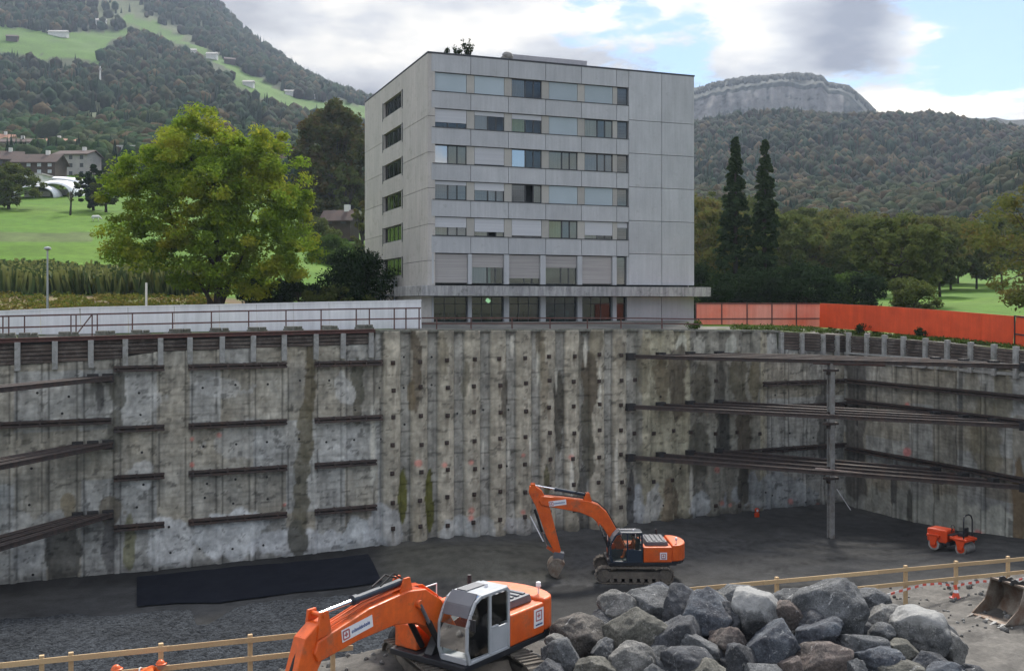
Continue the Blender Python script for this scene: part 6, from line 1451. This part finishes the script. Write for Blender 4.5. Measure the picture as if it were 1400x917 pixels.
tfence('pale timber fence behind the boulder heap running to the right edge', 870, 1460, ztop(870, 811), ztop(1460, 757), [905, 1062, 1238, 1307, 1378, 1445])
# boulders: px, py, half width px, half height px, Z, tone, label
ST = [
 (848,822,24,20,29.3,'pale','pale boulder at the upper left corner of the heap'),
 (882,826,34,30,29.6,'grey','grey boulder second along the top of the heap from the left'),
 (927,836,26,34,29.2,'dark','dark grey upright boulder beside the olive one'),
 (790,862,30,22,28.3,'brown','brownish flat boulder at the left end of the heap'),
 (866,860,40,28,27.9,'olive','olive saddle shaped boulder in the left half of the heap'),
 (768,892,22,22,27.0,'grey','small grey boulder low at the left end of the heap'),
 (826,884,15,16,27.3,'grey','small round grey boulder below the olive one'),
 (864,900,24,24,26.6,'pale','pale mottled boulder at the bottom left of the heap'),
 (812,908,26,18,26.2,'olive','low olive grey boulder at the bottom edge left of the pale mottled one'),
 (925,878,32,40,27.6,'dark','large dark boulder with white vein, left of centre'),
 (968,838,34,38,28.6,'blue','big blue grey boulder under the pale topped one'),
 (962,812,24,14,29.6,'pale','pale topped boulder in front of the timber rail'),
 (1010,806,28,14,29.9,'grey','flat grey boulder on the crest in front of the timber rail'),
 (1031,838,38,38,28.5,'white','cube like grey boulder with white top'),
 (996,845,16,22,28.2,'dark','narrow dark boulder left of the cube like one'),
 (995,871,25,18,27.4,'rose','reddish brown boulder in the middle of the heap'),
 (1012,900,17,28,26.5,'dark','dark speckled boulder below the reddish brown one'),
 (962,884,26,18,27.0,'grey','slanting grey slab left of the reddish brown boulder'),
 (942,904,32,20,26.3,'dark','dark boulder with white stain at the bottom of the heap'),
 (970,915,24,16,25.8,'olive','grey green boulder at the bottom edge left of centre'),
 (1063,880,33,32,27.0,'blue','large round dark blue boulder in the centre'),
 (1044,914,22,12,25.8,'grey','small blue grey boulder at the bottom edge in the centre'),
 (1080,908,15,17,26.0,'rose','small dark red round boulder near the bottom centre'),
 (1078,838,20,19,28.3,'rose','small pinkish boulder with creased top right of the cube like one'),
 (1084,812,26,14,29.5,'grey','flat dark slab on the crest right of the white topped boulder'),
 (1132,832,42,36,28.4,'grey','very large angular grey boulder, right of centre near the crest'),
 (1116,862,30,20,27.4,'blue','oval dark boulder leaning under the very large angular one'),
 (1108,846,20,16,28.0,'dark','dark boulder wedged under the very large angular one'),
 (1186,822,26,20,29.6,'grey','pointed grey boulder high at the right of the crest'),
 (1207,842,26,20,28.9,'pale','pale wedge boulder left of the biggest light boulder'),
 (1168,838,12,14,28.9,'pale','small pale boulder between the angular and the pointed ones'),
 (1182,858,16,12,28.2,'dark','small dark boulder in the gap below the pointed one'),
 (1203,860,16,12,27.9,'grey','smooth small grey boulder beside the biggest light one'),
 (1262,862,38,32,28.0,'white','biggest light boulder with dark lichen at the right end of the heap'),
 (1300,880,18,24,27.6,'pale','crumbly pale boulder at the right end touching the biggest light one'),
 (1180,880,34,18,27.0,'grey','flat light grey boulder in the middle of the right half'),
 (1231,882,20,14,27.1,'olive','smooth olive oval boulder under the biggest light one'),
 (1200,895,30,18,26.5,'blue','dark blue grey boulder below the flat light one'),
 (1125,898,34,24,26.4,'rose','boulder split into grey and reddish halves at the bottom right of centre'),
 (1172,912,14,16,25.9,'grey','small grey boulder at the bottom edge beside the split one'),
 (1232,911,24,12,25.9,'olive','low olive boulder at the bottom edge of the right half'),
 (1270,900,24,18,26.6,'dark','dark boulder under the biggest light one at the bottom'),
 (1290,917,26,14,26.0,'blue','blue grey boulder in the lower right corner of the heap'),
 (752,915,20,16,26.2,'dark','dark boulder at the bottom left corner of the heap'),
 (895,918,18,14,25.8,'grey','small grey boulder at the bottom edge under the white veined one'),
 (900,896,20,18,26.9,'grey','grey boulder wedged right of the pale mottled one'),
 (938,860,20,16,28.3,'pale','pale streaked boulder above the white veined one'),
 (1148,890,18,15,27.0,'dark','dark boulder between the oval dark one and the flat light one'),
 (1044,896,14,12,26.9,'pale','pale small boulder left of the dark blue one'),
 (905,808,20,14,30.2,'blue','dark low boulder on the crest behind the upright one'),
 (1050,822,18,14,29.3,'white','pale small boulder behind the cube like one'),
 (822,846,22,14,28.9,'dark','dark boulder between the brownish flat and the olive one'),
 (760,872,12,9,27.8,'pale','pale small stone touching the excavator side of the heap'),
 (1236,838,12,9,29.0,'dark','dark small stone behind the biggest light boulder'),
]
TON = {'pale': ((.26,.255,.24),(.13,.13,.125)), 'grey': ((.165,.17,.175),(.085,.09,.095)), 'dark': ((.10,.105,.115),(.055,.058,.065)), 'blue': ((.115,.13,.15),(.065,.07,.085)), 'olive': ((.185,.18,.155),(.10,.098,.085)), 'brown': ((.185,.165,.145),(.09,.087,.082)), 'rose': ((.185,.15,.135),(.10,.088,.082)), 'white': ((.20,.20,.195),(.09,.095,.10))}
def rock_mat(k, c, d):
    m, n = nt('boulder_'+k); b = N(n, 'ShaderNodeBsdfPrincipled'); out = N(n, 'ShaderNodeOutputMaterial'); n.links.new(b.outputs[0], out.inputs[0]); b.inputs['Roughness'].default_value = .88; b.inputs['Specular IOR Level'].default_value = .3
    oi = N(n, 'ShaderNodeObjectInfo'); tcx = N(n, 'ShaderNodeTexCoord'); ad = N(n, 'ShaderNodeVectorMath', operation='ADD'); n.links.new(tcx.outputs['Object'], ad.inputs[0]); mu = N(n, 'ShaderNodeMath', operation='MULTIPLY'); mu.inputs[1].default_value = 37; n.links.new(oi.outputs['Random'], mu.inputs[0]); n.links.new(mu.outputs[0], ad.inputs[1]); V_ = ad.outputs[0]
    f = ramp(n, noise(n, 1.9, 9, V_, .7), [(.38, 0.0), (.60, 1.0)]); base = mixc(n, f, c, d)
    v = ramp(n, noise(n, 5.5, 10, V_, .75), [(.58, 0.0), (.70, .8)]); base = mixc(n, v, base, (.36,.36,.35) if k in ('white','pale','grey','blue') else (.27,.26,.24))
    v2 = ramp(n, noise(n, 1.1, 6, V_, .6, (1,6,1.5)), [(.655, 0.0), (.675, .7), (.70, 0.0)]); base = mixc(n, v2, base, (.45,.45,.44))
    base = mixc(n, 1.0, base, ramp(n, noise(n, 22, 5, V_, .7), [(.3, .5), (.7, 1.45)]), 'MULTIPLY')
    if k == 'white':
        g_ = N(n, 'ShaderNodeSeparateXYZ'); n.links.new(tcx.outputs['Object'], g_.inputs[0]); ad2 = N(n, 'ShaderNodeMath', operation='ADD'); n.links.new(g_.outputs[2], ad2.inputs[0]); n.links.new(noise(n, 3, 6, V_), ad2.inputs[1])
        base = mixc(n, ramp(n, ad2.outputs[0], [(.80, 0.0), (1.15, .75)]), base, (.34,.34,.33))
    n.links.new(base, b.inputs['Base Color'])
    bp = N(n, 'ShaderNodeBump'); bp.inputs['Strength'].default_value = .9; bp.inputs['Distance'].default_value = .11; n.links.new(noise(n, 6, 10, V_, .72), bp.inputs['Height']); n.links.new(bp.outputs[0], b.inputs['Normal']); return m
RM = {k: rock_mat(k, tuple(q*.86 for q in v[0]), tuple(q*.72 for q in v[1])) for k, v in TON.items()}
I4 = ico(5)
def rock_shape(a, b, c, seed, cuts=15, rnd=.55, ic_=None):
    g = np.random.default_rng(seed); v = (ic_ or I4)[0].copy(); d = v/np.linalg.norm(v, axis=1)[:, None]
    rr = np.ones(len(v))
    for k in range(cuts+int(g.integers(0, 5))):
        nn = g.normal(size=3); nn /= np.linalg.norm(nn); h = g.uniform(.60, .88); dot = d @ nn; rr = np.where(dot > .05, np.minimum(rr, h/np.maximum(dot, .05)), rr)
    rr = rr*(1-rnd*.0)
    rr = rr*(1+(fbm(d[:,0]*1.6+seed, d[:,1]*1.6, d[:,2]*1.6, 3, 3)-.5)*.16+(fbm(d[:,0]*5+seed, d[:,1]*5, d[:,2]*5, 5, 4)-.5)*.17)
    v = d*rr[:, None]*1.22
    return v*np.array([a, b, c]), (ic_ or I4)[1]
def boulder(px, py, rx, ry, Z, tone, label, seed, ang):
    p = at(px, py+6, Z); a, c = rx/F*Z*1.12, ry/F*Z*1.06; b_ = (a+c)*.55
    v, f = rock_shape(a, b_, c, seed); ca, sa = math.cos(ang), math.sin(ang)
    v = np.stack([v[:,0]*ca-v[:,2]*sa, v[:,1], v[:,0]*sa+v[:,2]*ca], -1); v = np.stack([v[:,0]*RT[0]-v[:,1]*RT[1], v[:,0]*RT[1]+v[:,1]*RT[0], v[:,2]], -1)
    o = raw('boulder', v, f, RM[tone], None, True); o.location = p
    tag(o, label, 'boulder', 'boulders heaped on the bench'); return o
for i, (px, py, rx, ry, Z, tone, lb) in enumerate(ST):
    boulder(px, py, rx, ry, Z, tone, lb, 100+i*7, {17: -.6, 26: .35, 28: -.3, 25: .5, 4: .35}.get(i, random.uniform(-.15, .15)))
# hidden support layer: smaller rubble in the gaps and behind
g = np.random.default_rng(3); V_, F_, k0 = [], [], 0
for k in range(330):
    X = g.uniform(.4, 12.6); Z = g.uniform(25.6, 29.6); p = C2W(X, Z); s = g.uniform(.10, .30); zz1 = float(bench_z(p.x, p.y))+s*.3
    v = rock_shape(s, s*.9, s*.8, 900+k, 12, .5, I3)[0]+np.array([p.x, p.y, zz1]); V_.append(v); F_.append(I3[1]+k0); k0 += len(v)
o = raw('rubble', np.concatenate(V_), np.concatenate(F_), RM['dark'], None, True); tag(o, 'small broken stones filling the gaps between the boulders', 'rubble', kind='stuff')
g = np.random.default_rng(4); V_, F_, k0 = [], [], 0
for k in range(900):
    px_ = g.uniform(-40, 1440); y_ = g.uniform(22.5, 28.6); p = on_wall(px_, y=y_); s = g.uniform(.02, .08)*(1.8 if g.random() < .08 else 1); zz1 = float(bench_z(p.x, p.y))+s*.2
    v = I1[0]*(1+(g.random(len(I1[0]))-.5)[:, None]*.6)*s+np.array([p.x, p.y, zz1]); V_.append(v); F_.append(I1[1]+k0); k0 += len(v)
o = raw('loose_stones', np.concatenate(V_), np.concatenate(F_), RM['pale'], None, False); tag(o, 'loose small stones scattered over the muddy bench', 'stones', kind='stuff')
# white tarpaulin piece at lower right of the heap
b = MB(); p = at(1330, 905, 27.2); vs = []; 
for i in range(9):
    for j in range(7):
        q = at(1308+i*4.2+j*1.5, 888+j*6+i*2.2, 27.6-j*.12); q.z = float(bench_z(q.x, q.y))+.10+.05*float(fbm(i*.6, j*.6, 0, 2, 8)); vs.append(q[:])
o = raw('white_sheet', vs, grid_faces(9, 7), m_hoard, None, True, org=p); o.modifiers.new('s', 'SOLIDIFY').thickness = .02; tag(o, 'crumpled white plastic sheet lying right of the boulder heap', 'plastic sheet')
# barrier tape, cone, small lamp
m_tape, n = nt('barrier_tape'); b_ = N(n, 'ShaderNodeBsdfPrincipled'); oo = N(n, 'ShaderNodeOutputMaterial'); n.links.new(b_.outputs[0], oo.inputs[0]); wv = N(n, 'ShaderNodeTexWave'); wv.inputs['Scale'].default_value = .9; n.links.new(N(n, 'ShaderNodeTexCoord').outputs['Object'], wv.inputs['Vector']); n.links.new(mixc(n, ramp(n, wv.outputs[1], [(.49, 0.0), (.51, 1.0)]), (.62,.10,.07), (.68,.66,.63)), b_.inputs['Base Color'])
pts = [on_wall(x, y, y=YF-.15) for x, y in [(1196,818),(1215,812),(1236,806),(1262,799),(1285,797),(1306,801),(1322,797),(1346,794),(1375,797),(1400,790),(1440,786)]]
b = MB()
for a, c in zip(pts[:-1], pts[1:]): b.bar(a, c, .01, .075)
o = b.build('barrier_tape', m_tape, None, org=pts[4]); tag(o, 'red and white barrier tape sagging along the right timber fence', 'barrier tape')
cp = on_wall(1307, 806, y=YF-.25); CN = thing('traffic_cone', 'small red and white cone top at the foot of a right fence post', 'cone', (cp.x, cp.y, float(bench_z(cp.x, cp.y)))); b = MB(); b.box((-.16,-.16,0), (.16,.16,.03)); b.build('cone_base', m_red, CN)
b = MB(); b.lathe([(.13,.03),(.085,.2)], n=14); b.lathe([(.06,.3),(.025,.46),(0,.46)], n=14); b.build('cone_body', M('cone_red', (.7,.09,.04), rough=.5), CN); b = MB(); b.lathe([(.085,.2),(.06,.3)], n=14); b.build('cone_band', m_label, CN)
# red/orange marker object by the wall foot
q = on_floor(1036, 707); t = thing('safety_lamp', 'small orange red site lamp standing at the foot of the piled wall', 'lamp', (q.x, 63.0, float(pit_floor_z(q.x, 63.0)))); b = MB(); b.box((-.16,-.1,0), (.16,.1,.3)); b.build('battery_box', m_oo, t, bevel=.02); b = MB(); b.cyl((0,-.05,.3), (0,-.05,.36), .05, 8); b.cyl((0,-.07,.5), (0,.05,.5), .17, 14); b.build('lamp_head', m_oo, t); b = MB(); b.cyl((0,-.08,.5), (0,-.072,.5), .1, 12); b.build('lens', m_label, t)
# stakes standing by the wall
for i, (a, c, e, f_) in enumerate([(725,705,729,734),(1144,668,1149,694)]):
    p, q = on_wall(a, c, y=YW-1.2), on_floor(e, f_)
    q = Vector((q.x, YW-2.0, 0.0)); o = MB(); o.bar(p, q, .07, .05); o = o.build('wooden_lath', m_label, None, org=q); tag(o, ['pale lath leaning on the piled wall behind the far excavator arm','pale lath leaning in the dark right corner behind the column'][i], 'lath')
# small orange dumper half hidden behind the foreground boom
q = at(588, 862, 29.4); DU = thing('skip_dumper', 'small orange dumper half hidden behind the foreground excavator boom', 'dumper', (q.x, q.y, float(bench_z(q.x, q.y))-.05), headingw(-.8, -.6))
b = MB(); b.add([(-.2,-.6,.75),(.9,-.7,.85),(.9,.7,.85),(-.2,.6,.75),(-.45,-.8,1.55),(1.3,-.85,1.5),(1.3,.85,1.5),(-.45,.8,1.55),(-.35,-.72,1.5),(1.18,-.77,1.45),(1.18,.77,1.45),(-.35,.72,1.5),(-.15,-.55,.85),(.8,-.62,.92),(.8,.62,.92),(-.15,.55,.85)], [(0,3,2,1),(0,1,5,4),(1,2,6,5),(2,3,7,6),(3,0,4,7),(4,5,9,8),(5,6,10,9),(6,7,11,10),(7,4,8,11),(8,9,13,12),(9,10,14,13),(10,11,15,14),(11,8,12,15),(12,13,14,15)]); b.build('skip', m_oo, DU, bevel=.03)
b = MB(); b.box((-1.6,-.4,.5), (.7,.4,.75)); b.box((-1.7,-.5,.75), (-.9,.5,1.2)); b.build('chassis', m_oo, DU, bevel=.04)
for x in (.55,-1.15):
    for s in (1,-1): b = MB(); b.lathe([(.2,-.14),(.38,-.14),(.42,-.07),(.42,.07),(.38,.14),(.2,.14)], n=20); o = b.build('wheel', m_rub, DU); o.rotation_euler = (R(90),0,0); o.location = (x, s*.62, .42)
# people at the lower left edge
def stander(label, px, py_top, Z, hd, bend, jacket, helm, arms):
    """a standing worker; bend leans the trunk forward (radians)"""
    q = C2W((px-XC)/F*Z, Z); zt = zat(py_top, Z); zg = float(bench_z(q.x, q.y)); 
    def up(L_, off=0): return (math.sin(bend)*L_, 0, 0)
    hip = .92; T_ = lambda L_, y=0, fx=0: (math.sin(bend)*L_+fx*math.cos(bend), y, hip+math.cos(bend)*L_-fx*math.sin(bend))
    hz_ = T_(.80)[2]+.10; s = 1.0
    sh = T_(.48)
    P_ = {'pelvis':(0,0,hip),'belly':T_(.18),'chest':T_(.38),'neck':T_(.56),'head0':T_(.62),'shl':T_(.50,.18),'shr':T_(.50,-.18),
      'ell':arms[0][0],'hal':arms[0][1],'elr':arms[1][0],'har':arms[1][1],'hpl':(0,.10,.86),'knl':(.04,.12,.48),'anl':(-.02,.12,.09),'tol':(.15,.13,.05),'hpr':(0,-.10,.86),'knr':(.04,-.12,.48),'anr':(-.02,-.12,.09),'tor':(.15,-.13,.05)}
    Rr = {'pelvis':(.17,.13),'belly':(.16,.12),'chest':(.19,.13),'neck':.06,'head0':.06,'shl':.085,'ell':.06,'hal':.042,'shr':.085,'elr':.06,'har':.042,'hpl':.10,'knl':.075,'anl':.05,'tol':.05,'hpr':.10,'knr':.075,'anr':.05,'tor':.05}
    t = person('person', label, (q.x, q.y, zg), hd, P_, Rr, [jacket])
    hc = T_(.74, 0, .03); head_parts(t, hc, helm=helm)
    top = hc[2]+.14; t.location.z = zg; 
    for k in (0, 1): hands(t, arms[k][1], Vector(arms[k][1])-Vector(arms[k][0]), m_skin)
    b = MB()
    for s2 in (1,-1): b.tube([(.02,s2*.11,.10),(.03,s2*.12,.48),(.0,s2*.10,.84)], [.072,.088,.118], 12)
    b.lathe([(.15,.80),(.20,.86),(.20,.95),(.19,1.0)], n=14); b.build('trousers', m_trous, t, smooth=True)
    b = MB(); c_ = Vector(T_(.30)); 
    ring = []
    for k in range(17): a = 2*math.pi*k/16; ring.append((c_.x+.165*math.cos(a)*math.cos(bend), c_.y+.225*math.sin(a), c_.z-.165*math.cos(a)*math.sin(bend)))
    b.tube(ring, .022, 6, False); b.build('reflective_band', m_refl, t); return t, top
def place_person(label, px, py_top, hd, bend, jacket, helm, arms):
    # walk the figure along its bearing until its highest point meets the photographed height
    lo = .92+math.cos(bend)*.74+.19 if bend < .9 else 1.25
    Z = 22.0
    for _ in range(8):
        q = C2W((px-XC)/F*Z, Z); zg = float(bench_z(q.x, q.y)); Z = (H-zg-lo)*F/(py_top-YH)
    return stander(label, px, py_top, Z, hd, bend, jacket, helm, arms)
place_person('worker at the lower left edge with an orange red helmet, only the top showing', 152, 905, headingw(.9, .3), .1, m_hivo, m_helm, (((.15,.26,1.18),(.34,.24,1.02)),((.15,-.26,1.18),(.34,-.22,1.02))))
place_person('worker in a bright orange jacket bending forward at the lower left edge', 180, 912, headingw(.95, .2), 1.05, m_hivo, m_helm, (((.62,.25,.98),(.75,.2,.72)),((.62,-.25,.98),(.75,-.2,.72))))
# blue thing: small generator on the bench behind the left fence
q = at(306, 893, 28.9); GN = thing('generator', 'small blue and grey generator behind the left timber fence', 'generator', (q.x, q.y, float(bench_z(q.x, q.y))), .2)
m_bl = M('blue_paint', (.04,.07,.20), rough=.4); b = MB()
for s in (-.22,.22): b.tube([(-.38,s,.05),(-.38,s,.5),(.38,s,.5),(.38,s,.05),(-.38,s,.05)], .02, 6)
b.build('frame', m_blk, GN); b = MB(); b.box((-.34,-.2,.08), (.0,.2,.4)); b.build('engine', m_bl, GN, bevel=.03); b = MB(); b.box((.02,-.18,.08), (.33,.18,.34)); b.build('alternator', m_lightsteel, GN, bevel=.03); b = MB(); b.box((-.32,-.2,.41), (.32,.2,.54)); b.build('tank', m_bl, GN, bevel=.04)
# ================= air =================
HAZE = .00012
b = MB(); b.box((-1600,-200,-3), (2150,1950,720)); hz_o = b.build('haze', None); tag(hz_o, kind='stuff', label='thin pale haze filling the valley air', cat='haze')
hm2, n = nt('haze_volume'); pv = N(n, 'ShaderNodeVolumePrincipled'); pv.inputs['Color'].default_value = (.62,.74,.93,1); pv.inputs['Density'].default_value = HAZE; pv.inputs['Anisotropy'].default_value = .3; oo = N(n, 'ShaderNodeOutputMaterial'); n.links.new(pv.outputs[0], oo.inputs['Volume']); hz_o.data.materials.append(hm2)
